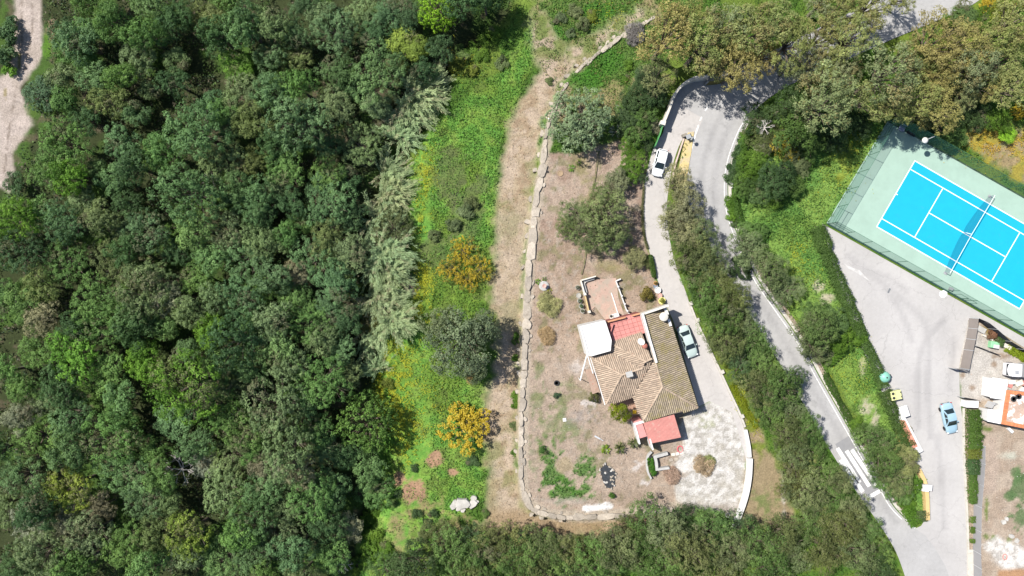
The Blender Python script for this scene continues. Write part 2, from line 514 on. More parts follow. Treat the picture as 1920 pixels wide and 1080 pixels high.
# bank between the road and the tennis court / car park
BANK = [(1385, 250), (1372, 330), (1380, 410), (1420, 500), (1500, 610), (1560, 700), (1620, 800), (1690, 930), (1718, 980), (1742, 980), (1735, 900), (1690, 800), (1650, 720), (1610, 630), (1570, 520), (1545, 430), (1665, 228), (1560, 210), (1450, 230)]
w = zone(BANK, 6, 10)
put(w, (0.080, 0.165, 0.034), (0.122, 0.200, 0.042), thr(NA, 0.42, 0.6)); ZN[w > 0.5] = 7
put(w * thr(NB, 0.58, 0.70) * 0.6, (0.042, 0.085, 0.014))
for b in ((1535, 535, 12, 20), (1625, 765, 16, 22), (1550, 560, 18, 12), (1640, 790, 10, 20), (1618, 690, 10, 24)): put(blob(*b, soft=0.6, rag=0.9) * 0.9, (0.30, 0.27, 0.20))
for b in ((1600, 710, 50, 60), (1480, 540, 30, 60), (1490, 480, 24, 30)): put(w * blob(*b, soft=1, rag=1.5) * 0.7, (0.135, 0.195, 0.032))
for b in ((1580, 300, 24, 40), (1570, 250, 40, 30)): put(w * blob(*b, soft=1, rag=1.6) * 0.35, (0.25, 0.22, 0.018))
# north-east: grass, then the tawny flowering field
NE = [(1760, 225), (1800, 245), (2100, 450), (2100, -60), (1790, -60), (1650, 80), (1640, 180)]
w = zone(NE, 8, 14); put(w, (0.055, 0.110, 0.016), (0.095, 0.135, 0.020), thr(NA, 0.42, 0.6)); ZN[w > 0.5] = 7
FIELD = [(1795, 255), (1830, 235), (1880, 232), (1960, 250), (2050, 420), (1920, 345), (1850, 300)]
w = zone(FIELD, 10, 16); put(w, (0.20, 0.155, 0.085), (0.21, 0.175, 0.035), thr(NB, 0.44, 0.6))
put(w * thr(NC, 0.58, 0.68) * 0.5, (0.10, 0.13, 0.03))
# works yard in the south-east
YARD = [(1795, 640), (1812, 600), (1840, 600), (1925, 652), (2200, 800), (2200, 1140), (1815, 1140), (1815, 1000), (1808, 850), (1806, 745)]
w = zone(YARD, 4, 4)
put(w, (0.270, 0.222, 0.175), (0.235, 0.185, 0.142), thr(NB, 0.4, 0.6)); ZN[w > 0.5] = 6
put(zone([(1800, 600), (1838, 612), (1925, 690), (1925, 720), (1870, 745), (1800, 748)], 6, 8), (0.32, 0.30, 0.275))
put(zone([(1840, 620), (1925, 668), (1925, 700), (1880, 678), (1840, 650)], 5, 8) * 0.8, (0.28, 0.25, 0.22))
for b in ((1878, 668, 24, 8), (1865, 685, 8, 10), (1805, 703, 7, 8), (1823, 727, 8, 7)): put(blob(*b, soft=0.7, rag=0.8) * 0.8, (0.17, 0.12, 0.08))
put(zone([(1880, 650), (1895, 645), (1925, 660), (1925, 685)], 3, 4), (0.13, 0.17, 0.018))
put(zone([(1838, 612), (1860, 612), (1895, 640), (1878, 645), (1850, 630)], 3, 5), (0.16, 0.12, 0.05))
put(zone([(1836, 815), (1872, 815), (1870, 920), (1838, 935)], 6, 6) * 0.8, (0.27, 0.215, 0.175))
for b in ((1890, 855, 28, 10, ), ): put(blob(*b, soft=0.8, rag=0.9) * 0.6, (0.30, 0.32, 0.27))
for b in ((1910, 915, 22, 28), (1905, 890, 12, 18), (1895, 930, 16, 12), (1915, 970, 20, 24)): put(blob(*b, soft=0.6, rag=1.3) * 0.85, (0.060, 0.105, 0.040))
for b in ((1850, 955, 5, 26), (1848, 1005, 8, 8), (1862, 1008, 9, 8), (1892, 1015, 10, 10), (1845, 805, 14, 8)): put(blob(*b, soft=0.6, rag=1.0) * 0.8, (0.080, 0.125, 0.020))
put(zone([(1842, 1022), (1870, 1005), (1925, 1030), (1925, 1070), (1880, 1070), (1862, 1050)], 6, 8), (0.44, 0.42, 0.395), (0.30, 0.28, 0.255), thr(NC, 0.45, 0.62))
put(zone([(1870, 1065), (1925, 1068), (1925, 1100), (1865, 1100)], 5, 8), (0.27, 0.16, 0.09))
put(blob(1875, 770, 60, 20, soft=1.2) * 0.4, (0.24, 0.205, 0.13))
# pale unmade track in the west
TRACK = [(18, -60), (30, 20), (26, 60), (28, 100), (8, 140), (-40, 170), (-140, 260), (-140, 480), (0, 352), (18, 362), (28, 330), (20, 290), (38, 262), (62, 235), (52, 205), (36, 165), (48, 148), (68, 128), (80, 95), (79, 45), (72, -60)]
w = zone(TRACK, 5, 5)
put(w, (0.30, 0.255, 0.225), (0.26, 0.22, 0.19), thr(NB, 0.4, 0.6)); ZN[w > 0.5] = 5
for L in ([(38, -40), (42, 40), (38, 110), (30, 170), (16, 250), (6, 340)], [(60, -40), (60, 60), (46, 130)]):
    put(w * ss((2.6 - ldist(PXG, PYG, L) + (NC - 0.5) * 9) / 3) * 0.7, (0.12, 0.095, 0.075))
put(w * blob(36, 115, 5, 14) * 0.8, (0.12, 0.11, 0.04)); put(w * blob(10, 175, 5, 12) * 0.7, (0.17, 0.14, 0.06))
put(blob(95, 55, 10, 30, rag=1.2) * 0.7, (0.18, 0.13, 0.09)); put(blob(88, 88, 10, 24) * 0.9, (0.055, 0.12, 0.014)); put(blob(5, 60, 14, 60) * 0.6, (0.05, 0.10, 0.016))
put(blob(60, 205, 14, 16) * 0.6, (0.06, 0.1, 0.02))

# pale earth along the crest of the wall
wd = ldist(PXG, PYG, [(x + 7, y - (6 if y > 950 else 0)) for x, y in WALL_LINE]); put(ss((13 - wd + (NB - .5) * 8) / 6) * ss((PYG - 150) / 60) * 0.85, (0.275, 0.235, 0.185))
m_ground, nt, out = new_mat('earth_and_grass')
at = nd(nt, 'ShaderNodeAttribute', attribute_name='Col')
co = obj_coord(nt, True)
n1 = maprange(nt, noise(nt, 5.0, 5, 0.7, co), 0.28, 0.72, 0.64, 1.36)
n2 = maprange(nt, noise(nt, 0.9, 3, 0.6, co), 0.3, 0.7, 0.86, 1.14)
mu = nd(nt, 'ShaderNodeMath', operation='MULTIPLY'); nt.links.new(n1, mu.inputs[0]); nt.links.new(n2, mu.inputs[1])
sc = nt.nodes.new('ShaderNodeVectorMath'); sc.operation = 'SCALE'
nt.links.new(at.outputs['Color'], sc.inputs[0]); nt.links.new(mu.outputs[0], sc.inputs['Scale'])
b = nd(nt, 'ShaderNodeBsdfPrincipled'); b.inputs['Roughness'].default_value = 0.95; b.inputs['Specular IOR Level'].default_value = 0.1
nt.links.new(sc.outputs[0], b.inputs['Base Color'])
bp = nt.nodes.new('ShaderNodeBump'); bp.inputs['Strength'].default_value = 0.6; bp.inputs['Distance'].default_value = 0.12
nt.links.new(noise(nt, 3.5, 6, 0.7, co), bp.inputs['Height']); nt.links.new(bp.outputs[0], b.inputs['Normal'])
nt.links.new(b.outputs[0], out.inputs['Surface'])

NXg, NYg = GX.shape
# fine relief
GZ2 = GZ + np.where((ZN == 3) | (ZN == 2) | (ZN == 7) | (ZN == 1), (NC - 1.0) * 0.10, 0) * (np.abs(GX) < 83)
VID = np.arange(NXg * NYg).reshape(NXg, NYg)
VP = np.stack([GX, GY, GZ2], -1).reshape(-1, 3); VC = C.reshape(-1, 3)
quads = np.stack([VID[:-1, :-1], VID[1:, :-1], VID[1:, 1:], VID[:-1, 1:]], -1).reshape(-1, 4)
zf = ZN[:-1, :-1].reshape(-1)

def np_mesh(name, V, F, mats, face_tone=None, pcol=None, fcol=None, alt=None, smooth_shade=False):
    me = bpy.data.meshes.new(name)
    nf, k = F.shape
    me.vertices.add(len(V)); me.vertices.foreach_set('co', V.astype(np.float32).ravel())
    me.loops.add(nf * k); me.loops.foreach_set('vertex_index', F.astype(np.int32).ravel())
    me.polygons.add(nf)
    me.polygons.foreach_set('loop_start', np.arange(0, nf * k, k, dtype=np.int32))
    me.polygons.foreach_set('loop_total', np.full(nf, k, np.int32))
    for m in (mats if isinstance(mats, (list, tuple)) else [mats]): me.materials.append(m)
    if face_tone is not None:
        a = me.attributes.new('tone', 'FLOAT', 'FACE'); a.data.foreach_set('value', face_tone.astype(np.float32))
    if alt is not None:
        a = me.attributes.new('alt', 'FLOAT', 'FACE'); a.data.foreach_set('value', alt.astype(np.float32))
    if pcol is not None:
        a = me.attributes.new('Col', 'FLOAT_COLOR', 'POINT')
        a.data.foreach_set('color', np.concatenate([pcol, np.ones((len(pcol), 1))], 1).astype(np.float32).ravel())
    if fcol is not None:
        a = me.attributes.new('Col', 'FLOAT_COLOR', 'CORNER')
        cc = np.repeat(np.concatenate([fcol, np.ones((len(fcol), 1))], 1), k, axis=0)
        a.data.foreach_set('color', cc.astype(np.float32).ravel())
    me.update(calc_edges=True)
    if smooth_shade: me.polygons.foreach_set('use_smooth', [True] * nf)
    me.validate()
    return me

for k, nm in enumerate(ZNAMES):
    q = quads[zf == k]
    u, inv = np.unique(q.ravel(), return_inverse=True)
    o = link(nm, np_mesh(nm, VP[u], inv.reshape(-1, 4), m_ground, pcol=VC[u]))
    tag(o, kind='structure')

def ground_color(px, py):
    v = G(px, py)
    i = int(np.clip(np.searchsorted(xs, v.x), 0, len(xs) - 1)); j = int(np.clip(np.searchsorted(ys, v.y), 0, len(ys) - 1))
    return C[i, j]

# ================================================================ ROADS AND PAVED SURFACES
def asphalt(name, col, streak=0.1, patch=None, scale=0.25, crack=0.0):
    m, nt, out = new_mat(name)
    co = obj_coord(nt, True)
    rgb = nt.nodes.new('ShaderNodeRGB'); rgb.outputs[0].default_value = (*col, 1)
    n1 = maprange(nt, noise(nt, scale, 5, 0.6, co), 0.3, 0.7, 1 - streak, 1 + streak)
    n2 = maprange(nt, noise(nt, 25, 3, 0.8, co), 0.3, 0.7, 0.93, 1.07)
    n3 = maprange(nt, noise(nt, 2.0, 4, 0.7, co), 0.3, 0.7, 0.95, 1.05)
    mu = nd(nt, 'ShaderNodeMath', operation='MULTIPLY'); nt.links.new(n1, mu.inputs[0]); nt.links.new(n2, mu.inputs[1])
    mu2 = nd(nt, 'ShaderNodeMath', operation='MULTIPLY'); nt.links.new(mu.outputs[0], mu2.inputs[0]); nt.links.new(n3, mu2.inputs[1])
    sc = nt.nodes.new('ShaderNodeVectorMath'); sc.operation = 'SCALE'
    nt.links.new(rgb.outputs[0], sc.inputs[0]); nt.links.new(mu2.outputs[0], sc.inputs['Scale'])
    c = sc.outputs[0]
    if patch is not None:
        c = mixc(nt, 'MIX', maprange(nt, noise(nt, 0.6, 6, 0.7, co), 0.55, 0.75, 0, 0.55), c, patch)
    vor = nt.nodes.new('ShaderNodeTexVoronoi'); vor.feature = 'DISTANCE_TO_EDGE'; vor.inputs['Scale'].default_value = 0.16
    wv = nt.nodes.new('ShaderNodeVectorMath'); wv.operation = 'MULTIPLY_ADD'
    nz = nt.nodes.new('ShaderNodeTexNoise'); nz.inputs['Scale'].default_value = 0.9; nz.inputs['Detail'].default_value = 5
    nt.links.new(co, nz.inputs['Vector']); nt.links.new(nz.outputs['Color'], wv.inputs[0]); wv.inputs[1].default_value = (2.2, 2.2, 0); nt.links.new(co, wv.inputs[2])
    nt.links.new(wv.outputs[0], vor.inputs['Vector'])
    ck = maprange(nt, vor.outputs['Distance'], 0.0, 0.010, 0.24, 0.0)
    c = mixc(nt, 'MIX', ck, c, (0.12, 0.118, 0.115))
    c = mixc(nt, 'MIX', maprange(nt, noise(nt, 0.45, 3, 0.55, co), 0.66, 0.74, 0.0, 0.35), c, (0.15, 0.148, 0.145))
    at = nd(nt, 'ShaderNodeAttribute', attribute_name='wear')
    c = mixc(nt, 'MULTIPLY', at.outputs['Fac'], c, (0.74, 0.74, 0.75))
    b = nd(nt, 'ShaderNodeBsdfPrincipled'); b.inputs['Roughness'].default_value = 0.9; b.inputs['Specular IOR Level'].default_value = 0.2
    nt.links.new(c, b.inputs['Base Color'])
    bp = nt.nodes.new('ShaderNodeBump'); bp.inputs['Strength'].default_value = 0.15; bp.inputs['Distance'].default_value = 0.02
    nt.links.new(noise(nt, 40, 3, 0.8, co), bp.inputs['Height']); nt.links.new(bp.outputs[0], b.inputs['Normal'])
    nt.links.new(b.outputs[0], out.inputs['Surface'])
    return m

m_road = asphalt('sun_bleached_asphalt', (0.285, 0.280, 0.275), 0.07, (0.258, 0.253, 0.250))
m_lane = asphalt('pale_concrete_lane', (0.345, 0.327, 0.312), 0.06, (0.28, 0.265, 0.255))
m_apron = asphalt('dusty_asphalt_apron', (0.325, 0.314, 0.305), 0.10, (0.275, 0.266, 0.262), 0.15)

def sheet(name, poly, z, material, wear=None, cell=0.5, parent=None, clip=None):
    """flat paved sheet: grid cells inside + exact outline, so wear (tyre tracks etc.) can be stored per point"""
    pts = [W(x, y, z) for x, y in poly]
    bm = bmesh.new()
    vs = [bm.verts.new((p.x, p.y, z)) for p in pts]
    f = bm.faces.new(vs)
    if f.normal.z < 0 or True:
        bm.normal_update()
        if f.normal.z < 0: f.normal_flip()
    if wear is not None:
        x0 = min(p.x for p in pts); x1 = max(p.x for p in pts); y0 = min(p.y for p in pts); y1 = max(p.y for p in pts)
        for ax, a, b_ in (('x', x0, x1), ('y', y0, y1)):
            t = a + cell
            while t < b_:
                no = (1, 0, 0) if ax == 'x' else (0, 1, 0)
                pc = (t, 0, z) if ax == 'x' else (0, t, z)
                bmesh.ops.bisect_plane(bm, geom=bm.verts[:] + bm.edges[:] + bm.faces[:], plane_co=pc, plane_no=no)
                t += cell
    bmesh.ops.triangulate(bm, faces=bm.faces[:])
    me = bpy.data.meshes.new(name)
    bm.to_mesh(me); bm.free()
    me.materials.append(material)
    a = me.attributes.new('wear', 'FLOAT', 'POINT')
    if wear is not None:
        co = np.zeros(len(me.vertices) * 3, np.float32); me.vertices.foreach_get('co', co); co = co.reshape(-1, 3)
        px = co[:, 0] * PXM * CAM_H / (CAM_H - z) + 960; py = 540 - co[:, 1] * PXM * CAM_H / (CAM_H - z)
        a.data.foreach_set('value', np.clip(wear(px, py), 0, 1).astype(np.float32))
    o = link(name, me, parent)
    if parent is None: tag(o, kind='structure')
    return o

def lines_wear(lines, width, amt):
    def f(px, py):
        w = np.zeros(px.shape)
        n = fbm(px * 0.03, py * 0.03, 5, 3)
        for L in lines:
            w = np.maximum(w, amt * ss(1.4 - ldist(px, py, L) / width) * (0.4 + n))
        return w
    return f

ROAD_R = smooth([(1850, -10), (1806, 18), (1700, 62), (1640, 88), (1560, 125), (1480, 160), (1428, 195), (1400, 228), (1383, 262), (1369, 305), (1364, 350), (1368, 395), (1382, 440), (1415, 515), (1455, 575), (1500, 640), (1535, 705), (1572, 770), (1612, 840), (1650, 905), (1672, 945), (1692, 968), (1716, 990)], 5)
ROAD_L = smooth([(1700, 1090), (1680, 1035), (1650, 985), (1608, 925), (1560, 850), (1520, 780), (1480, 712), (1440, 645), (1398, 575), (1360, 510), (1325, 450), (1295, 390), (1283, 345), (1290, 300), (1302, 262), (1318, 222)], 5)
road_poly = ROAD_R + [(1742, 996), (1770, 990), (1815, 990), (1820, 1090)] + ROAD_L + smooth([(1318, 222), (1262, 190), (1270, 168), (1285, 155), (1318, 146)], 3)[1:] + [(1318, 146), (1420, 110), (1500, 70), (1600, 20), (1640, -10)]
tr1 = smooth([(1395, 190), (1362, 250), (1345, 300), (1338, 350), (1342, 405), (1358, 450), (1390, 515), (1440, 590), (1500, 690), (1560, 790), (1620, 890), (1680, 980)], 5)
tr2 = smooth([(1375, 180), (1340, 240), (1322, 295), (1314, 350), (1318, 405), (1332, 455), (1365, 525)], 5)
sheet('road', road_poly, 0.020, m_road, lines_wear([tr1, tr2], 6, 0.55))
LANE_L = smooth([(1262, 190), (1250, 215), (1243, 250), (1228, 270), (1216, 310), (1208, 350), (1206, 400), (1210, 440), (1220, 480), (1236, 535), (1252, 578), (1262, 600)], 4)
LANE_R = smooth([(1402, 880), (1404, 840), (1394, 800), (1375, 755), (1352, 700), (1326, 650), (1303, 600), (1285, 545), (1268, 500), (1256, 450), (1250, 400), (1254, 350), (1264, 300), (1282, 258), (1302, 262)], 4)
lane_poly = LANE_L + [(1310, 762), (1330, 752), (1372, 772), (1396, 850)] + LANE_R + [(1318, 222)]
sheet('driveway', lane_poly, 0.024, m_lane, lines_wear([smooth([(1225, 350), (1222, 420), (1240, 500), (1275, 590), (1310, 660), (1345, 740)], 5)], 5, 0.15))
APRON = [(1541, 419), (1555, 470), (1580, 560), (1606, 630), (1634, 690), (1656, 740), (1680, 790), (1702, 838), (1722, 880), (1735, 925), (1738, 955), (1735, 974), (1727, 986), (1716, 991), (1735, 1004), (1752, 1026), (1772, 1060), (1785, 1095), (1815, 1095), (1812, 900), (1806, 800), (1800, 745), (1798, 690), (1806, 645), (1816, 600), (1838, 598), (1870, 620), (1940, 664), (1940, 644)]
tra = [smooth([(1600, 500), (1640, 520), (1690, 560), (1730, 600), (1742, 640), (1740, 720), (1745, 820)], 6), smooth([(1770, 600), (1735, 640), (1722, 690), (1722, 800)], 6), smooth([(1590, 480), (1625, 505), (1665, 520), (1700, 545)], 6),
       smooth([(1788, 635), (1786, 680), (1780, 730)], 4), smooth([(1660, 540), (1690, 585), (1710, 640)], 4), smooth([(1758, 820), (1765, 900), (1770, 990)], 4)]
sheet('car_park', APRON, 0.022, m_apron, lines_wear(tra, 6, 0.6))
# paint
m_paint = mat('worn_road_paint', (0.62, 0.62, 0.60), 0.75, 0.10, 2.0, 18, 0.14, dirt=(0.30, 0.30, 0.30), dirt_scale=5, dirt_lo=0.50, dirt_hi=0.66)
def ribbon(line, w, z, half=False):
    """quads along a pixel line, w metres wide"""
    P = [W(x, y, z) for x, y in line]
    out = []
    for i, p in enumerate(P):
        d = P[min(i + 1, len(P) - 1)] - P[max(i - 1, 0)]
        n = Vector((-d.y, d.x, 0)).normalized()
        out.append((p - n * w / 2, p + n * w / 2))
    m = M()
    for i in range(len(out) - 1):
        a, b_ = out[i], out[i + 1]
        m.face([a[0], b_[0], b_[1], a[1]][::-1] if ((b_[0] - a[0]).cross(a[1] - a[0])).z < 0 else [a[0], b_[0], b_[1], a[1]])
    return m
def paint(line, w):
    o = ribbon(line, w, 0.028).build('road_marking', m_paint); tag(o, kind='structure')
paint([(1328, 199), (1322, 208)], 0.16); paint([(1316, 219), (1312, 227)], 0.18)
paint(smooth([(1310, 234), (1304, 252), (1298, 275), (1293, 300), (1288, 330), (1287, 350)], 4), 0.20)
off = lambda line, d: [(x + d, y) for x, y in line]
RR = [p for p in ROAD_R if p[1] > 225 and p[0] < 1700]
paint([(x - 6, y + 1) for x, y in RR if not (800 < y < 925)], 0.11)
for a, b_ in (((1597, 843), (1643, 910)), ((1587, 845), (1630, 912)), ((1570, 840), (1612, 905)), ((1576, 862), (1618, 922))):
    paint([a, b_], 0.55)
paint([(1628, 933), (1654, 918)], 0.55)
paint(smooth([(1690, 950), (1700, 975), (1716, 990)], 3), 0.22)
o = sheet('speed_table', [(1566, 833), (1594, 816), (1655, 914), (1628, 934)], 0.034 - 0.010, asphalt('speed_table_asphalt', (0.205, 0.205, 0.21), 0.08))
for o in list(COL.objects):
    if o.name.startswith('road_marking'): o.location.z = 0.004
# ================================================================ VEGETATION
def rand_dirs(n, rng, zmin=-1.0):
    z = rng.uniform(zmin, 1, n); a = rng.uniform(0, 2 * np.pi, n); r = np.sqrt(1 - z * z)
    return np.stack([r * np.cos(a), r * np.sin(a), z], 1)

def norm(v):
    return v / (np.linalg.norm(v, axis=1, keepdims=True) + 1e-9)

def leaf_quads(pos, nrm, L, Wd, rng, along=None):
    """bent rhombic leaves / leaf sprigs; returns verts, faces (one quad each)"""
    n = len(pos)
    t = along if along is not None else norm(np.cross(nrm, rng.normal(size=(n, 3))))
    bt = norm(np.cross(nrm, t))
    L = L[:, None]; Wd = Wd[:, None]
    fold = rng.uniform(0.0, 0.25, (n, 1)) * L
    a = pos - t * L * 0.5
    b = pos + bt * Wd * 0.5 - nrm * fold * 0.4
    c = pos + t * L * 0.5 - nrm * fold
    d = pos - bt * Wd * 0.5 - nrm * fold * 0.4
    V = np.stack([a, b, c, d], 1).reshape(-1, 3)
    F = np.arange(4 * n).reshape(n, 4)
    return V, F

def crown(name, seed, R, z0, z1, material, lobes=8, lobe_r=(0.30, 0.46), subs=34, sub_r=(0.10, 0.16), leaves=15, leaf=(0.20, 0.36), aspect=0.55,
          up=0.16, rnd=0.24, alt_lobes=0.15, spread=0.66, flat=1.0, drop=0.0, tone_s=0.16, alt_leaf=0.0, asym=0.0, core=0.0):
    """leaf mesh of one crown of radius R between heights z0 and z1: lobes > clumps > leaves"""
    rng = np.random.default_rng(seed)
    pos = []; nr = []; tone = []; alt = []
    cents = []
    for i in range(lobes):
        for _ in range(30):
            a = rng.uniform(0, 2 * np.pi); d = R * spread * math.sqrt(rng.uniform(0.0 if i else 0, 1))
            p = np.array([d * math.cos(a) * (1 + asym), d * math.sin(a) * (1 - asym)])
            if all(np.hypot(*(p - q[:2])) > R * 0.30 for q in cents): break
        lr = R * rng.uniform(*lobe_r)
        e = math.sqrt(max(0.02, 1 - (d / R) ** 2))
        zc = z0 + (z1 - z0 - lr * 0.75) * (0.30 + 0.70 * e) * rng.uniform(0.66, 1.0)
        cents.append(np.array([p[0], p[1], zc, lr]))
    if core: cents.append(np.array([0.0, 0.0, z0 + (z1 - z0) * 0.40, R * core]))
    for ci, c in enumerate(cents):
        lt = rng.normal(0, tone_s); la = 1.0 if rng.random() < alt_lobes else 0.0
        ns = int(subs * (c[3] / (R * 0.38)) ** 2) + 6
        dirs = rand_dirs(ns, rng, -0.45)
        for dv in dirs:
            rr = c[3] * rng.uniform(0.80, 1.06)
            sp = c[:3] + dv * rr * np.array([1, 1, flat])
            sr = R * rng.uniform(*sub_r)
            st = lt + rng.normal(0, 0.12)
            nl = max(4, int(leaves * rng.uniform(0.6, 1.3)))
            ld = rand_dirs(nl, rng, -0.5)
            lp = sp + ld * sr * rng.uniform(0.45, 1.05, (nl, 1))
            if drop: lp[:, 2] -= rng.uniform(0, drop, nl)
            pos.append(lp)
            nr.append(norm(ld * 0.7 + dv * 0.45 + np.array([0, 0, up]) + rng.normal(0, rnd, (nl, 3))))
            tone.append(np.clip(0.5 + st + rng.normal(0, 0.075, nl), 0, 1))
            alt.append(np.clip(la * rng.uniform(0.6, 1.0, nl) + (rng.random(nl) < alt_leaf) * 1.0, 0, 1))
    pos = np.concatenate(pos); nr = np.concatenate(nr); tone = np.concatenate(tone); alt = np.concatenate(alt)
    n = len(pos)
    off = np.array([pos[:, 0].mean(), pos[:, 1].mean(), 0]); pos -= off
    for c in cents: c[:2] -= off[:2]
    L = rng.uniform(leaf[0], leaf[1], n)
    V, F = leaf_quads(pos, nr, L, L * aspect * rng.uniform(0.7, 1.3, n), rng)
    me = np_mesh(name, V, F, material, face_tone=tone, alt=alt)
    return me, cents, float(np.percentile(np.hypot(pos[:, 0], pos[:, 1]), 92)), float(np.percentile(pos[:, 2], 66))

m_bark = mat('grey_brown_bark', (0.12, 0.095, 0.075), 0.9, 0.25, 2.0, 14, 0.3, bump=0.5)
m_deadwood = mat('bleached_dead_wood', (0.40, 0.37, 0.34), 0.85, 0.2, 2.0, 14, 0.25)

def trunk_mesh(name, seed, cents, r0=0.16):
    rng = random.Random(seed)
    m = M()
    zt = min(c[2] for c in cents) * 0.55
    lean = (rng.uniform(-.2, .2), rng.uniform(-.2, .2))
    m.tube([(0, 0, -0.8), (lean[0] * .3, lean[1] * .3, zt * 0.5), (lean[0], lean[1], zt)], [r0 * 1.25, r0, r0 * 0.8], 8)
    for c in cents:
        mid = (lean[0] * 0.5 + c[0] * 0.45, lean[1] * 0.5 + c[1] * 0.45, zt + (c[2] - zt) * 0.55)
        m.tube([(lean[0], lean[1], zt - 0.1), mid, (c[0], c[1], c[2] + c[3] * 0.2)], [r0 * 0.55, r0 * 0.38, r0 * 0.12], 6)
        for _ in range(3):
            a = rng.uniform(0, 6.28); e = (c[0] + math.cos(a) * c[3] * .7, c[1] + math.sin(a) * c[3] * .7, c[2] + c[3] * rng.uniform(0.1, .6))
            m.tube([mid, ((mid[0] + e[0]) / 2, (mid[1] + e[1]) / 2, (mid[2] + e[2]) / 2 - .1), e], [r0 * 0.25, r0 * 0.16, r0 * 0.05], 5)
    return m.mesh(name, m_bark, True)

TINT = {'b': ('blue-green', (0.072, 0.116, 0.045)), 'm': ('mid-green', (0.072, 0.122, 0.032)), 'g': ('grey-green', (0.098, 0.126, 0.052)),
        'o': ('olive-green', (0.090, 0.108, 0.036)), 'd': ('dark green', (0.044, 0.076, 0.028)), 'l': ('light green', (0.090, 0.142, 0.046)),
        'y': ('yellow-green', (0.125, 0.155, 0.026)), 'n': ('brownish', (0.128, 0.116, 0.066)), 's': ('silvery grey', (0.150, 0.152, 0.095)), 'k': ('bright lime', (0.20, 0.36, 0.03)),
        'h': ('khaki', (0.172, 0.178, 0.066)), 'r': ('rusty khaki', (0.220, 0.180, 0.066)), 'w': ('greyish khaki', (0.158, 0.166, 0.086)), 'f': ('fresh green', (0.072, 0.135, 0.018))}

m_leaf = leaf_mat('oak_foliage', spec=0.10, alt=(0.125, 0.112, 0.070), alt_lo=0.5, alt_hi=1.0)
m_leaf_euc = leaf_mat('eucalyptus_foliage', spec=0.12, alt=(0.20, 0.165, 0.070), alt_lo=0.5, alt_hi=1.0, trans=0.22)
m_leaf_pine = leaf_mat('mastic_foliage', spec=0.12, alt=(0.15, 0.140, 0.085), alt_lo=0.5, alt_hi=1.0, trans=0.2, spread=0.5)
m_leaf_gloss = leaf_mat('glossy_foliage', alt=(0.2, 0.24, 0.15), alt_lo=0.5, alt_hi=1.0, trans=0.2, rough=0.4, spec=0.4)
m_flower_y = leaf_mat('broom_foliage_and_flowers', alt=(0.43, 0.325, 0.03), alt_lo=0.3, alt_hi=0.5, trans=0.3)

KINDS = {}
def make_kind(key, n, R, z0, z1, material, r0=0.16, **kw):
    KINDS[key] = []
    for i in range(n):
        me, c, Ra, zc = crown(key + '_crown', sum(map(ord, key)) * 31 + i * 7, R, z0, z1, material, **kw)
        KINDS[key].append((me, trunk_mesh(key + '_trunk', i, c, r0), Ra, zc))
make_kind('oak_large', 6, 3.6, 1.6, 8.2, m_leaf, 0.22, lobes=13, lobe_r=(0.25, 0.39), spread=0.67, subs=32, sub_r=(0.06, 0.10), leaves=24, leaf=(0.12, 0.22), alt_lobes=0.03)
make_kind('oak', 8, 2.6, 1.3, 6.6, m_leaf, 0.16, lobes=9, lobe_r=(0.29, 0.42), spread=0.63, subs=32, leaves=22, leaf=(0.12, 0.21), alt_lobes=0.04, sub_r=(0.08, 0.14))
make_kind('oak_small', 5, 1.7, 0.8, 4.4, m_leaf, 0.10, lobes=7, subs=30, leaves=20, leaf=(0.11, 0.20), alt_lobes=0.12, sub_r=(0.12, 0.2))
make_kind('eucalyptus', 6, 4.2, 5.5, 12.0, m_leaf_euc, 0.28, lobes=13, lobe_r=(0.20, 0.32), subs=30, sub_r=(0.07, 0.13), leaves=24, leaf=(0.18, 0.34), aspect=0.40, up=0.2, rnd=0.45, alt_lobes=0.12, alt_leaf=0.06, drop=0.3, spread=0.80, tone_s=0.12)
make_kind('mastic', 6, 3.2, 1.4, 5.8, m_leaf_pine, 0.18, lobes=13, lobe_r=(0.22, 0.34), subs=30, sub_r=(0.08, 0.14), leaves=28, leaf=(0.12, 0.22), aspect=0.5, up=0.2, rnd=0.42, alt_lobes=0.05, alt_leaf=0.03, spread=0.76)
make_kind('shrub', 6, 1.1, 0.15, 1.5, m_leaf, 0.05, lobes=6, subs=22, leaves=9, leaf=(0.14, 0.26), alt_lobes=0.08, sub_r=(0.14, 0.24))
make_kind('round_bush', 2, 4.4, 0.8, 4.2, m_leaf, 0.2, core=0.74, lobes=30, lobe_r=(0.17, 0.24), subs=40, sub_r=(0.04, 0.075), leaves=14, leaf=(0.16, 0.28), aspect=0.5, up=0.5, rnd=0.4, alt_lobes=0.0, alt_leaf=0.0, spread=0.80, tone_s=0.05)
make_kind('broom', 3, 3.0, 0.4, 3.0, m_flower_y, 0.1, lobes=15, lobe_r=(0.22, 0.30), subs=30, sub_r=(0.06, 0.10), leaves=18, leaf=(0.14, 0.26), aspect=0.5, up=0.5, rnd=0.8, alt_lobes=0.85, alt_leaf=0.45, spread=0.76, tone_s=0.12)
make_kind('broom_sparse', 3, 3.0, 0.4, 2.6, m_flower_y, 0.1, lobes=14, lobe_r=(0.2, 0.3), subs=26, sub_r=(0.06, 0.11), leaves=15, leaf=(0.14, 0.26), aspect=0.4, up=0.4, rnd=0.7, alt_lobes=0.55, alt_leaf=0.32, spread=0.78, tone_s=0.14)
make_kind('bare_shrub', 2, 1.2, 0.05, 1.0, m_leaf_pine, 0.05, lobes=9, lobe_r=(0.3, 0.42), subs=34, sub_r=(0.12, 0.2), leaves=12, leaf=(0.25, 0.45), aspect=0.09, up=0.1, rnd=1.0, alt_lobes=0.0, spread=0.7)

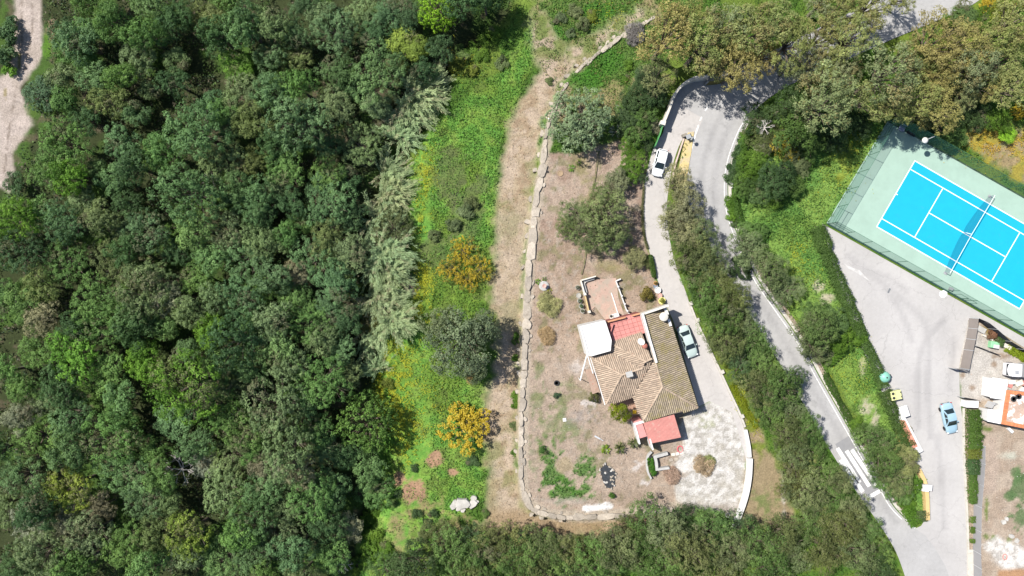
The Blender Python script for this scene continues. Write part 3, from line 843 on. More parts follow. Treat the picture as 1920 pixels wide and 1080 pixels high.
r_small = lambda r: r < 34
TREES = []      # (object, px, py, r_px, tint letter, kind, region)
def plant(kind, px, py, rpx, tint, region, jitter=0.10, name=None, cat=None, zs=None, label=None, color=None, sx=1.0):
    i = RNG.randrange(len(KINDS[kind]))
    me, tk, R, zc = KINDS[kind][i]
    g = G(px, py)
    s = rpx / PXM / R
    v = W(px, py, g.z + zc * s)
    s = rpx / PXM * (CAM_H - v.z) / CAM_H / R
    base = Vector((v.x, v.y, gz(v.x, v.y) - 0.05))
    nm = name or {'oak_large': 'oak_tree', 'oak': 'oak_tree', 'oak_small': 'young_tree', 'eucalyptus': 'eucalyptus_tree', 'mastic': 'mastic_tree', 'shrub': 'shrub', 'round_bush': 'round_bush', 'broom': 'broom_shrub', 'broom_sparse': 'broom_shrub', 'bare_shrub': 'dry_bush'}[kind]
    t = thing(nm, None, cat or ('tree' if 'tree' in nm else 'shrub'), base, RNG.uniform(0, 6.28))
    zsc = (zs or RNG.uniform(0.60, 1.12)) * s
    if region == 'wood' and px > 560: zsc *= 0.72
    if region == 'meadow': zsc *= 0.55
    if region in ('bank', 'garden'): zsc *= 0.5 if px < 1230 or px > 1370 and r_small(rpx) else 0.8
    t.scale = (s * sx, s / sx, zsc)
    c = color or TINT[tint][1]
    if kind == 'mastic' and color is None: c = [c[0] * 1.20, c[1] * 1.18, c[2] * 1.20]
    elif kind == 'eucalyptus': c = [c[0] * 1.16, c[1] * 1.27, c[2] * 1.15]
    elif region == 'wood': c = [c[0] * 1.46, c[1] * 1.56, c[2] * 1.62]
    f = RNG.uniform(1 - jitter, 1 + jitter)
    col = [c[0] * f * RNG.uniform(0.94, 1.06), c[1] * f, c[2] * f * RNG.uniform(0.9, 1.1)]
    link('trunk', tk, t); link('crown', me, t, color=col)
    if label: t['label'] = label
    else: TREES.append((t, px, py, rpx, tint, kind, region))
    return t

def parse(s):
    for e in s.replace('\n', ' ').split(';'):
        e = e.strip()
        if e:
            a = e.split(',')
            yield float(a[0]), float(a[1]), float(a[2]), a[3].strip()

WOOD = """140,42,32,m;112,92,24,m;405,208,30,m;432,196,24,g;418,238,24,b;62,395,30,m;104,138,26,g;118,188,26,m;200,36,36,m;130,66,40,b;235,95,36,g;298,36,30,d;360,18,28,o;405,12,32,o;452,42,40,b;158,140,36,b;152,110,24,m;250,212,26,b;345,236,60,b;
430,112,32,f;462,224,40,o;100,262,48,m;190,180,36,o;105,55,28,d;265,60,34,m;505,38,34,g;545,58,30,d;620,45,44,b;545,96,32,o;696,54,30,d;748,58,36,y;775,80,26,y;700,120,56,l;498,100,32,b;555,156,34,m;618,112,36,d;
556,226,54,b;660,258,44,g;590,20,30,g;640,150,30,d;505,170,40,b;70,306,50,m;120,330,36,f;165,312,22,l;335,358,62,b;424,350,40,d;458,372,44,b;168,408,36,s;205,420,30,g;20,408,42,f;104,416,42,b;92,492,44,m;260,430,44,b;350,428,40,l;
412,428,42,g;190,488,46,o;440,480,48,b;270,528,42,g;478,452,40,g;310,470,30,d;594,366,54,b;600,320,36,m;510,350,26,n;540,380,30,d;556,412,26,m;532,440,28,m;602,450,36,o;640,470,40,g;570,486,48,b;620,530,40,b;150,568,54,m;252,546,52,g;180,606,46,m;
238,604,40,d;302,610,28,l;345,584,34,g;384,622,36,f;432,640,54,d;330,728,70,f;172,702,44,m;104,672,54,f;40,662,40,m;92,722,42,d;212,752,34,l;420,724,34,n;440,738,24,n;20,786,34,s;112,786,46,b;192,786,40,m;290,690,30,o;395,772,46,m;
455,690,36,b;340,660,26,b;500,606,40,g;562,610,44,m;594,638,34,g;508,656,40,l;585,722,54,m;626,660,32,b;500,766,60,g;640,708,30,g;560,760,34,b;40,828,46,m;180,830,58,m;120,852,40,b;112,922,46,y;204,902,54,l;266,862,36,m;252,946,46,b;312,946,24,g;
395,930,44,g;362,838,34,b;434,952,44,m;468,978,46,b;345,1006,44,y;150,1008,44,g;60,1046,48,g;214,1036,46,m;330,1046,40,g;400,1066,46,l;440,1010,36,m;532,846,54,g;575,944,52,m;606,934,40,b;515,958,44,g;682,888,36,l;692,934,38,m;545,1040,40,b;
505,890,34,s;486,870,26,n;470,850,30,m;20,560,40,m;20,470,44,d;55,600,36,n;230,470,34,d;300,560,34,s;60,760,30,g;300,800,40,b;440,560,44,b;480,540,34,m;540,560,36,m;600,580,34,b;20,900,44,b;60,960,40,d;20,1000,44,s;95,1000,36,s;
280,1010,36,o;300,900,34,m;420,870,44,g;440,810,48,m;370,880,26,s;240,310,36,d;290,280,38,m;400,300,46,g;380,190,36,d;320,150,30,d;320,105,26,s;270,165,20,s;400,60,36,d;450,160,34,g;505,270,36,d;460,300,34,o;520,310,36,m;640,400,34,d;550,510,26,n;
500,520,40,b;460,610,32,m;400,560,30,g;350,520,36,m;400,690,34,m;540,690,36,g;250,680,38,f;250,640,28,d;130,620,36,d;60,540,34,o;640,600,32,d;560,890,36,n;480,930,40,b;600,1000,40,d;500,1010,44,g;640,1010,30,s;610,1060,36,m;460,1050,42,b;270,1075,40,l;
120,1075,40,m;20,1075,40,d;170,960,30,n;640,860,30,d;600,860,34,b;580,820,36,m;330,20,30,d;670,10,34,g;720,15,30,b;760,15,32,d;620,190,36,g;600,260,30,d;700,190,26,g;740,120,22,o;640,330,26,d;
10,340,20,d;210,260,34,b;150,220,30,d;200,330,34,b;230,380,30,d;130,370,30,g;30,730,30,m;380,480,34,l;480,400,34,d;680,20,20,o;220,140,30,m;-20,560,34,m;-20,700,34,m;-25,850,36,d;-20,960,34,g;-20,440,30,d;420,-15,34,m;260,-10,34,b;560,-12,34,d;150,-10,30,m;480,1085,30,m;560,1088,34,g"""
for x, y, r, t in parse(WOOD):
    k = 'oak_large' if r > 40 else ('oak' if r > 26 else 'oak_small')
    if t == 's' and r < 32: k = 'oak_small'
    if t in 'sn' and RNG.random() < 0.45: t = 'g'
    plant(k, x, y, r * 0.98, t, 'wood', sx=RNG.uniform(0.9, 1.12))

for x, y, r in ((862, 2, 34), (908, -14, 34), (822, 82, 28), (790, 124, 26), (880, -40, 36)):  # dark oaks added extra tall to throw shade on the stream band
    plant('oak', x, y, r, 'd', 'wood', zs=1.7 * r / 34)
# undergrowth that nobody could count: low leafy cover of the wooded floor
def scatter_cover(name, poly, n, h, leaf, cols, seed, material, dens=None, zoff=0.0):
    rng = np.random.default_rng(seed)
    P = np.array(poly); x0, y0 = P.min(0); x1, y1 = P.max(0)
    px = rng.uniform(x0, x1, n * 3); py = rng.uniform(y0, y1, n * 3)
    ok = sdist(px, py, poly) > 0
    X = (px - 960) / PXM; Y = (540 - py) / PXM
    cl = fbm(X * 0.5, Y * 0.5, seed, 3)
    ok &= rng.random(len(px)) < ss((cl - 0.3) / 0.35)
    X = X[ok][:n]; Y = Y[ok][:n]; cl = cl[ok][:n]; n = len(X)
    Z = terrain(X, Y)
    hh = h * (0.25 + 1.2 * np.clip(cl - 0.3, 0, 0.5)) * rng.uniform(0.2, 1.0, n)
    pos = np.stack([X, Y, Z + hh + zoff], 1)
    nr = norm(np.array([0, 0, 0.8]) + rng.normal(0, 0.6, (n, 3)))
    L = rng.uniform(*leaf, n)
    V, F = leaf_quads(pos, nr, L, L * rng.uniform(0.4, 0.8, n), rng)
    pick = fbm(X * 0.9, Y * 0.9, seed + 5, 3) + rng.normal(0, 0.06, n)
    pick = np.clip((pick - 0.25) / 0.5, 0, 0.999) * len(cols)
    base = np.array(cols)[pick.astype(int)] * rng.uniform(0.7, 1.3, (n, 1))
    me = np_mesh(name, V, F, material, fcol=base)
    o = link(name, me); tag(o, kind='stuff')
    return o

def attr_leaf_mat(name, trans=0.25):
    m, nt, out = new_mat(name)
    at = nd(nt, 'ShaderNodeAttribute', attribute_name='Col')
    b = nd(nt, 'ShaderNodeBsdfPrincipled'); b.inputs['Roughness'].default_value = 0.7; b.inputs['Specular IOR Level'].default_value = 0.2
    nt.links.new(at.outputs['Color'], b.inputs['Base Color'])
    tr = nt.nodes.new('ShaderNodeBsdfTranslucent'); nt.links.new(mixc(nt, 'MULTIPLY', 1.0, at.outputs['Color'], (1.3, 1.3, 0.7)), tr.inputs['Color'])
    mx = nt.nodes.new('ShaderNodeMixShader'); mx.inputs[0].default_value = trans
    nt.links.new(b.outputs[0], mx.inputs[1]); nt.links.new(tr.outputs[0], mx.inputs[2]); nt.links.new(mx.outputs[0], out.inputs['Surface'])
    return m
m_cover = attr_leaf_mat('low_leaf_cover')
WOODP = [(-120, -40), (900, -40), (850, 60), (800, 140), (730, 260), (690, 380), (670, 520), (665, 640), (670, 800), (690, 880), (640, 1040), (630, 1120), (-120, 1120), (-120, 500), (0, 372), (30, 350), (40, 280), (70, 240), (60, 170), (90, 110), (84, -40)]
tag(scatter_cover('undergrowth', WOODP, 60000, 1.9, (0.18, 0.42), [(0.035, 0.055, 0.02), (0.05, 0.09, 0.022), (0.07, 0.11, 0.03), (0.05, 0.08, 0.04), (0.10, 0.09, 0.06)], 501, m_cover), 'dark leafy undergrowth covering the floor of the wood', 'undergrowth')

# ---- east of the stream
tag(scatter_cover('weeds', BANK, 16000, 0.9, (0.14, 0.30), [(0.05, 0.12, 0.022), (0.09, 0.18, 0.03), (0.135, 0.225, 0.04), (0.08, 0.155, 0.03)], 611, m_cover), 'wild bright green weeds on the bank between road and car park', 'weeds')
tag(scatter_cover('weeds', MEADOW, 16000, 0.55, (0.12, 0.26), [(0.06, 0.13, 0.022), (0.09, 0.19, 0.03), (0.13, 0.23, 0.035), (0.12, 0.16, 0.05)], 621, m_cover), 'clumps of taller weeds in the green meadow', 'weeds')
tag(scatter_cover('weeds', UPB, 7000, 0.5, (0.12, 0.26), [(0.05, 0.10, 0.02), (0.09, 0.15, 0.025), (0.17, 0.15, 0.06), (0.12, 0.16, 0.04)], 631, m_cover), 'clumps of weeds on the upper bank by the stone wall', 'weeds')
EUC = """1262,50,58,r;1238,135,34,w;1300,26,44,h;1330,66,52,h;1398,112,46,r;1352,112,34,h;1425,42,52,h;1380,30,44,w;1470,24,44,h;1500,66,48,h;1535,112,34,w;1600,124,34,w;1568,112,32,h;1490,118,26,w;1552,60,40,h;1622,52,44,h;1590,14,42,h;1445,92,34,r;
1570,178,58,w;1640,178,44,h;1700,118,58,w;1738,176,48,h;1690,190,40,h;1778,66,52,r;1792,118,44,r;1838,66,44,r;1780,196,44,r;1748,108,40,h;1850,112,46,w;1895,60,40,h;1905,108,40,h;1868,150,34,r;1925,150,40,h;1650,-8,44,h;1560,-12,40,w;1700,-15,30,h;1940,20,46,h;1745,208,26,r;1830,168,30,w"""
for x, y, r, t in parse(EUC):
    plant('eucalyptus', x, y, r * 1.06, t, 'grove', sx=RNG.uniform(0.88, 1.14), zs=r / PXM / 4.2 * 0.25 + 0.75 * 0.95)
ROW = """1276,344,34,w;1294,384,38,w;1264,402,26,w;1284,428,38,w;1318,430,32,g;1300,476,38,o;1338,486,36,g;1312,512,34,m;1346,528,38,o;1326,556,34,m;1380,556,32,o;1350,596,38,m;1394,598,34,g;1372,640,38,o;1418,640,36,m;1350,640,24,g;1400,684,36,d;1442,690,38,m;1424,730,34,o;1470,730,38,m;1500,712,24,d;1452,772,36,m;1492,770,34,g;1482,818,32,o;1520,812,32,m;1530,850,32,m;1492,852,32,g;1505,884,38,o;1548,888,36,m;1578,905,28,g;1520,930,44,g;1568,940,40,m;1602,955,30,g;1588,990,42,o;1630,1000,36,m;1540,985,42,m;1612,1045,44,g;1655,1048,32,m;1560,1040,42,o;1650,1078,32,d;1482,918,26,o"""
for x, y, r, t in parse(ROW):
    plant('mastic', x, y, r * 1.02, t, 'row', sx=RNG.uniform(0.9, 1.12))
BOT = """776,1062,44,d;820,1024,40,o;850,1046,46,m;884,1020,34,d;900,1056,44,m;940,1026,46,o;975,1050,44,m;1012,1034,40,g;1050,1050,46,m;1085,1036,36,o;1120,1052,42,m;1160,1034,46,g;1200,1050,44,m;1232,1000,50,m;1262,1020,48,g;1285,985,34,d;1300,1040,46,o;1340,1010,42,m;1380,1040,46,g;1400,1006,34,d;1432,1028,46,m;1470,1010,38,o;1490,1050,46,g;1180,990,26,o;1130,1075,40,m;1000,1080,40,o;720,1080,36,m;1250,1070,44,m;1360,1078,40,o;1440,1075,40,m;1075,1086,36,d;880,1090,40,o;1325,975,22,m"""
for x, y, r, t in parse(BOT):
    plant('mastic', x, y, r * 1.04, t, 'foot', sx=RNG.uniform(0.9, 1.12))
# single trees
plant('round_bush', 820, 24, 38, 'k', None, label='bright lime tree at the top of the wood above the dark stream', name='lime_green_tree', zs=1.7)
plant('round_bush', 68, 170, 34, 'b', None, label='rounded blue-green tree standing out beside the pale dirt track', name='round_tree', color=(0.085, 0.14, 0.075), zs=.7)
T1 = lambda *a, **k: plant(*a, **k)
T1('round_bush', 1086, 226, 59, 'b', None, color=(0.185, 0.260, 0.140), label='big round grey-green bush with glossy leaves inside the stone wall', name='round_bush')
T1('mastic', 1140, 402, 46, 'o', None, label='olive tree in the bare garden, largest crown right of the furrow', name='olive_tree', color=(0.118, 0.156, 0.060))
T1('mastic', 1110, 435, 38, 'o', None, label='olive tree crown between the two other garden olives, lowest of the three', name='olive_tree', color=(0.112, 0.150, 0.058))
T1('mastic', 1082, 395, 32, 'o', None, label='olive tree in the bare garden, left crown with a lobed edge', name='olive_tree', color=(0.105, 0.145, 0.052))
T1('mastic', 1150, 445, 34, 'o', None, label='olive tree at the lower right of the garden olives, above the bare soil', name='olive_tree', color=(0.112, 0.152, 0.060))
T1('mastic', 1062, 425, 22, 'o', None, label='smallest olive tree, at the left of the garden olives', name='olive_tree', color=(0.105, 0.145, 0.052))
T1('mastic', 1128, 368, 26, 'o', None, label='slender olive tree at the upper edge of the garden olives', name='olive_tree', color=(0.12, 0.16, 0.060))
T1('mastic', 862, 645, 66, 'g', None, name='oak_tree', label='wide dark grey-green oak standing alone between meadow and dry path', color=(0.128, 0.165, 0.082))
T1('oak', 905, 615, 34, 'g', None, label='dark oak crown at the right side of the lone oak by the path', color=(0.115, 0.15, 0.075))
T1('oak', 830, 610, 38, 'g', None, label='oak crown at the upper left of the lone oak in the meadow', color=(0.128, 0.165, 0.082))
T1('oak', 880, 690, 36, 'g', None, label='oak crown at the lower side of the lone oak by the path', color=(0.115, 0.15, 0.075))
T1('round_bush', 692, 790, 54, 'f', None, name='round_tree', zs=1.9, label='round fresh green tree beside the dark stream, left of the meadow', color=(0.115, 0.200, 0.045))
T1('round_bush', 738, 430, 38, 'o', None, name='olive_tree', zs=.8, label='round light olive tree growing among the pale reeds', color=(0.095, 0.115, 0.045))
T1('oak_small', 690, 606, 20, 'o', None, label='small olive-green tree half hidden in the lower reeds', color=(0.105, 0.11, 0.03))
T1('broom', 872, 800, 48, 'y', None, label='dense broom shrub covered in golden flowers beside the dry path', color=(0.11, 0.115, 0.012))
for (x, y, r, c_, lb) in ((868, 470, 26, (0.15, 0.13, 0.02), 'upper golden broom shrub of the sparse group in the meadow'), (845, 505, 24, (0.17, 0.14, 0.02), 'left golden broom shrub of the sparse group in the meadow'),
                          (900, 505, 24, (0.15, 0.125, 0.02), 'right golden broom shrub of the sparse group in the meadow'), (876, 525, 20, (0.20, 0.15, 0.02), 'lowest golden broom shrub of the sparse group in the meadow'),
                          (1478, 270, 30, (0.12, 0.12, 0.02), 'broom shrub with yellow flowers beside the dark bushes near the road')):
    T1('broom_sparse', x, y, r * 1.1, 'y', None, color=(0.16, 0.155, 0.035), label=lb)

# ---- shrubs of the bank right of the road, hedges, garden
SHR = """1408,462,34,g,mastic;1452,503,38,g,mastic;1420,440,28,m,shrub;1396,500,22,d,shrub;1486,545,32,g,mastic;1530,628,36,g,mastic;1545,662,28,g,mastic;1560,620,36,l,oak;1590,608,30,l,oak;1600,640,28,f,oak;1545,590,26,m,oak;1620,630,20,f,shrub;1575,655,24,f,shrub;
1480,325,36,d,oak;1515,298,26,g,oak;1425,300,28,f,oak;1440,350,26,l,oak;1468,365,18,f,oak_small;1500,345,18,m,oak_small;1410,340,24,m,oak;1460,240,30,o,oak;1510,230,40,m,oak;1540,260,26,m,oak;1590,252,26,d,oak;1440,210,30,d,oak;1490,190,34,d,oak;1540,210,34,d,oak;1450,262,20,s,oak_small;1560,230,24,m,oak_small;1525,250,24,g,oak_small;1600,200,40,d,oak;1640,215,30,d,oak;
1628,818,20,m,mastic;1650,834,32,m,mastic;1670,866,32,m,mastic;1690,850,30,m,mastic;1680,905,30,m,mastic;1700,900,34,g,mastic;1698,930,24,m,mastic;1715,925,24,f,shrub;1722,868,26,h,oak_small;1700,870,18,r,shrub;1612,800,14,f,shrub;1708,945,18,f,shrub;1704,820,16,r,shrub;
1395,270,12,d,shrub;1388,288,12,d,shrub;1380,310,12,d,shrub;1376,330,13,d,shrub;1375,378,13,f,shrub;1378,400,12,f,shrub;1384,415,10,d,shrub;1400,255,12,f,shrub;1390,345,10,f,shrub;
1200,170,28,d,oak;1190,190,26,m,oak;1215,205,26,m,oak;1185,215,24,d,oak;1200,235,26,m,oak;1212,258,18,d,oak;1192,262,22,f,oak;1196,292,24,f,oak;1186,315,22,f,oak;1200,322,18,d,oak;1235,170,22,d,oak_small;1220,150,24,d,oak;1215,130,22,d,oak_small;1180,240,18,d,shrub;1228,235,14,s,shrub;
1160,335,24,w,oak_small;1195,482,20,w,oak_small;1212,490,12,o,shrub;
1880,20,26,f,oak;1840,10,24,l,oak_small;8,60,18,d,shrub;4,100,18,d,shrub;12,128,12,f,shrub;18,40,12,d,shrub;1900,8,22,y,oak_small;1810,20,20,f,oak_small;1900,215,24,f,oak;1915,240,18,k,oak_small;1870,200,30,d,oak;1835,200,30,d,oak;1800,215,22,m,oak_small;1770,235,20,d,oak_small;1820,240,26,m,oak_small;1780,255,14,f,shrub
"""
for e in SHR.replace('\n', ' ').split(';'):
    a = [q.strip() for q in e.split(',')]
    if len(a) == 5:
        plant(a[4], float(a[0]), float(a[1]), float(a[2]) * 1.08, a[3], 'bank' if float(a[0]) > 1370 else 'wood' if float(a[0]) < 100 else 'garden', name='bush' if a[4] in ('oak', 'oak_small', 'mastic') else None)
plant('broom', 1860, 5, 18, 'y', None, color=(0.2, 0.15, 0.02), label='yellow flowering shrub at the top right corner above the bright green bank')
plant('broom', 1912, 208, 16, 'y', None, color=(0.2, 0.15, 0.02), label='yellow flowering shrub at the right edge above the tawny field')
# meadow and upper bank tussocks
SH2 = """872,395,16,g;880,380,14,g;850,420,14,g;812,440,12,g;940,115,14,g;1052,30,12,g;1080,15,14,g;1095,40,14,g;1070,60,10,g;1110,26,12,y;870,105,16,l;855,120,16,y;885,90,14,f;910,70,16,f;885,130,12,y;930,60,16,f;905,100,14,f;860,88,12,m;725,720,12,y;705,905,14,m;735,945,10,m;776,880,8,d;885,868,12,d;910,965,8,m;700,1010,18,f;690,975,18,f;705,955,16,f;690,1040,20,f;720,1040,18,f;740,1065,20,g;665,1068,20,f;675,1000,16,f;790,1010,12,g;800,985,10,d;780,965,10,d;812,965,9,d;745,930,9,d;
1245,185,12,y;1180,118,10,f;1172,145,9,f;1030,150,8,g;966,640,8,m;968,745,10,f;967,760,9,f;968,630,7,f;963,800,9,g;964,850,7,f;965,672,7,f;1190,200,16,f"""
for x, y, r, t in parse(SH2):
    plant('shrub', x, y, r, t, 'meadow')
# low leafy hedges
def hedge(label, line, w, h, col, seed, n=90, dens=2.6, name='hedge', cat='hedge', leaf=(0.12, 0.24), group=None):
    """clipped hedge along a pixel line: leafy box mesh on short stems"""
    rng = np.random.default_rng(seed)
    P = [G(x, y) for x, y in smooth(line, 4)]
    seg = [(P[i + 1] - P[i]).length for i in range(len(P) - 1)]
    tot = sum(seg); base = P[len(P) // 2]
    cnt = int(tot * n * dens); 
    u = rng.uniform(0, tot, cnt); cs = np.concatenate([[0], np.cumsum(seg)])
    idx = np.clip(np.searchsorted(cs, u) - 1, 0, len(seg) - 1)
    A = np.array([p[:] for p in P]); f = ((u - cs[idx]) / np.array(seg)[idx])[:, None]
    C0 = A[idx] * (1 - f) + A[idx + 1] * f
    D = norm(A[idx + 1] - A[idx]); Nn = np.stack([-D[:, 1], D[:, 0], np.zeros(cnt)], 1)
    lump = 0.75 + 0.5 * vnoise(u * 1.3, np.full(cnt, 3.1), seed) + 0.25 * vnoise(u * 4, np.full(cnt, 7.7), seed + 1)
    th = rng.uniform(-0.15, np.pi + 0.15, cnt)
    cx = np.sign(np.cos(th)) * np.abs(np.cos(th)) ** 0.5; cz = np.sign(np.sin(th)) * np.abs(np.sin(th)) ** 0.5
    top = rng.random(cnt) < 0.55
    cx = np.where(top, rng.uniform(-1, 1, cnt), cx); cz = np.where(top, rng.uniform(0.85, 1.05, cnt), cz)
    rr = rng.uniform(0.75, 1.05, cnt) * lump
    pos = C0 + Nn * (cx * w / 2 * rr)[:, None] + np.array([0, 0, 1.0]) * np.clip(cz * h * (0.6 + 0.4 * lump) * rng.uniform(0.8, 1.05, cnt), 0.03, 9)[:, None]
    nr = norm(Nn * cx[:, None] * 0.7 + np.array([0, 0, 0.8]) * np.clip(cz, 0, 1)[:, None] + rng.normal(0, 0.45, (cnt, 3)))
    L = rng.uniform(*leaf, cnt)
    V, F = leaf_quads(pos - np.array(base), nr, L, L * 0.6, rng)
    t = thing(name, label, cat, base, 0, group)
    link('foliage', np_mesh('hedge_foliage', V, F, m_leaf, face_tone=np.clip(0.5 + (lump - 1) * 0.5 + rng.normal(0, .13, cnt), 0, 1), alt=np.zeros(cnt)), t, color=col)
    m = M()
    for k in range(max(2, int(tot / 0.8))):
        q = P[min(len(P) - 1, int(k / max(1, int(tot / 0.8)) * len(P)))] - base
        m.tube([(q.x, q.y, -0.1), (q.x + 0.05, q.y, h * 0.6)], [0.04, 0.02], 5)
    m.build('stems', m_bark, t)['kind'] = 'stuff'
    return t
HG = (0.060, 0.105, 0.026)
hedge('long leafy hedge along the left edge of the car park, upper stretch', [(1528, 425), (1545, 470), (1562, 515), (1580, 555), (1598, 600), (1612, 630)], 1.9, 1.2, HG, 1, 260)
hedge('leafy hedge along the left edge of the car park, stretch above the green container', [(1616, 640), (1630, 668), (1642, 700), (1650, 725)], 1.5, 1.2, HG, 2, 230)
hedge('leafy hedge beside the recycling containers and the white wall', [(1652, 730), (1664, 760), (1676, 790), (1688, 815), (1698, 835)], 1.6, 1.2, (0.05, 0.085, 0.022), 3, 230)
hedge('thick clipped hedge between the car park and the works yard, upper stretch', [(1820, 766), (1820, 800), (1821, 838)], 1.9, 1.3, (0.058, 0.105, 0.020), 4, 300)
hedge('yellowish hedge stretch between car park and works yard', [(1821, 837), (1821, 857)], 2.0, 1.2, (0.105, 0.125, 0.024), 5, 300)
hedge('low dark hedge stretch below the yellowish one', [(1820, 857), (1820, 887)], 1.7, 1.0, (0.045, 0.085, 0.030), 6, 300)
hedge('narrow hedge beside the grey fence, lower stretch', [(1820, 886), (1819, 915), (1820, 942)], 1.2, 0.9, (0.060, 0.11, 0.022), 7, 220)
for i, (y0, y1, lb) in enumerate(((966, 978, 'uppermost'), (986, 998, 'middle'), (1008, 1016, 'lowest'))):
    hedge('small hedge clump in the pale kerb strip by the grey fence, ' + lb, [(1821, y0), (1822, y1)], 0.8, 0.6, (0.07, 0.115, 0.022), 20 + i, 170)
hedge('bright hedge strip at the tip of the traffic island', [(1694, 948), (1704, 964), (1714, 980)], 1.6, 0.9, (0.060, 0.125, 0.016), 9, 260)
hedge('dull green hedge block at the tip of the traffic island', [(1722, 955), (1724, 975)], 1.8, 0.8, (0.070, 0.095, 0.040), 10, 300)
hedge('narrow hedge along the garden edge by the driveway', [(1218, 478), (1222, 500), (1226, 520)], 0.6, 0.7, (0.05, 0.09, 0.02), 11, 170)
hedge('thin dry hedge between the garden soil and the driveway', [(1207, 350), (1204, 400), (1207, 440), (1214, 466)], 0.35, 0.35, (0.09, 0.095, 0.045), 12, 90, leaf=(0.08, 0.16))
hedge('yellow-green weed strip along the driveway wall', [(1372, 720), (1388, 750), (1404, 778), (1420, 800)], 1.0, 0.35, (0.13, 0.16, 0.012), 13, 130, name='weed_strip', cat='weeds')
hedge('lime strip of weeds in the works yard bed', [(1884, 650), (1902, 660), (1926, 674)], 1.1, 0.4, (0.15, 0.20, 0.015), 14, 160, name='weed_strip', cat='weeds')
hedge('dark hedge strip along the kerb on the right of the bend', [(1410, 238), (1398, 262), (1386, 296), (1378, 340)], 0.9, 0.7, (0.05, 0.10, 0.018), 15, 150)
hedge('kerb hedge below the bend on the right of the road', [(1376, 372), (1382, 402), (1390, 420)], 0.9, 0.7, (0.05, 0.10, 0.018), 16, 150)
hedge('dark weeds along the outer verge of the straight road', [(1545, 700), (1560, 730), (1590, 785), (1602, 805)], 0.9, 0.5, (0.045, 0.085, 0.018), 17, 130, name='weed_strip', cat='weeds')

# ---- giant reeds
m_reed = leaf_mat('reed_foliage', spec=0.12, alt=(0.30, 0.26, 0.17), alt_lo=0.5, alt_hi=1.0, trans=0.3, spread=0.5)
m_cane = mat('pale_reed_cane', (0.22, 0.20, 0.12), 0.7)
def reed_meshes(seed, n=110, h=5.4, reach=5.0, a0=0.0, a1=6.283):
    rng = np.random.default_rng(seed)
    st = M(); pos = []; nr = []; al = []; tone = []; alt = []; LL = []
    for i in range(n):
        a = rng.normal(0, 0.95); r0 = rng.uniform(0, 1.2); out = reach * rng.uniform(0.2, 1.0); hh = h * rng.uniform(0.55, 1.05)
        d = np.array([math.cos(a), math.sin(a), 0])
        p0 = d * r0 * 0.3 + np.array([rng.normal(0, .5), rng.normal(0, 1.1), 0])
        pts = []
        for t in np.linspace(0, 1, 7):
            zz = hh * (1.5 * t - 0.5 * t * t * (1 + 0.5 * out / reach)) / 1.0 * 0.95
            pts.append(p0 + d * (out * t ** 1.6) + np.array([0, 0, zz]))
        st.tube(pts, [0.022, 0.02, 0.018, 0.015, 0.012, 0.008, 0.004], 4, caps=False)
        ct = rng.normal(0, 0.12); ca = 1.0 if rng.random() < 0.15 else 0.0
        nl = 30
        for k in range(nl):
            t = 0.34 + 0.66 * (k / nl) ** 0.8
            f = t * 6; i0 = min(5, int(f)); q = pts[i0] * (1 - (f - i0)) + pts[i0 + 1] * (f - i0)
            dirn = pts[i0 + 1] - pts[i0]; dirn /= np.linalg.norm(dirn)
            side = np.cross(dirn, [0, 0, 1]); side /= np.linalg.norm(side) + 1e-6
            sg = 1 if k % 2 else -1
            lv = dirn * 0.75 + side * sg * rng.uniform(0.15, 0.55) + np.array([0, 0, rng.uniform(-0.5, 0.1)])
            lv /= np.linalg.norm(lv)
            L = rng.uniform(0.5, 1.0) * (1.1 - 0.4 * t)
            pos.append(q + lv * L * 0.5); al.append(lv); LL.append(L)
            nrm = np.array([0, 0, 1.0]) + rng.normal(0, 0.32, 3); nrm -= lv * np.dot(nrm, lv); nr.append(nrm)
            tone.append(0.5 + ct + rng.normal(0, .12)); alt.append(ca * rng.uniform(0.5, 1))
    pos = np.array(pos); nr = norm(np.array(nr)); al = np.array(al); LL = np.array(LL)
    V, F = leaf_quads(pos, nr, LL, LL * 0.12 + 0.04, rng, along=al)
    return np_mesh('reed_leaves', V, F, m_reed, face_tone=np.clip(np.array(tone), 0, 1), alt=np.clip(np.array(alt), 0, 1)), st.mesh('reed_canes', m_cane)
REEDS = [reed_meshes(900 + i) for i in range(5)]
def reed(px, py, s, rz, label, col=(0.215, 0.250, 0.130)):
    px += 2; s *= 1.0; rz = RNG.uniform(-1.0, 0.45) if RNG.random() < 0.8 else rz
    g = G(px, py)
    t = thing('reed_clump', label, 'reeds', g, rz, 'clumps of giant reed along the stream')
    t.scale = (s, s, 0.9 * min(s, 1.15))
    a, b_ = RNG.choice(REEDS)
    link('foliage', a, t, color=col); link('canes', b_, t)
reed(776, 190, 1.05, 0.3, 'topmost clump of pale giant reed fanning over the meadow edge', (0.283, 0.351, 0.178))
reed(800, 175, 0.85, 1.3, 'bright fan of giant reed leaning right onto the meadow, near the top', (0.294, 0.359, 0.179))
reed(760, 222, 0.85, 2.2, 'pale giant reed clump hanging below the topmost fan', (0.256, 0.345, 0.173))
reed(745, 262, 0.8, 0.9, 'giant reed clump between the upper fan and the middle clumps', (0.240, 0.332, 0.168))
reed(728, 335, 0.85, 4.1, 'giant reed clump with bare dark canes at its heart, upper middle', (0.234, 0.304, 0.152))
reed(728, 372, 0.9, 5.1, 'straw-tinted giant reed clump left of the yellow-green grass', (0.276, 0.322, 0.161))
reed(700, 425, 0.95, 0.2, 'giant reed clump left of the round olive tree', (0.211, 0.287, 0.146))
reed(722, 470, 0.95, 2.7, 'giant reed clump just below the round olive tree', (0.226, 0.312, 0.157))
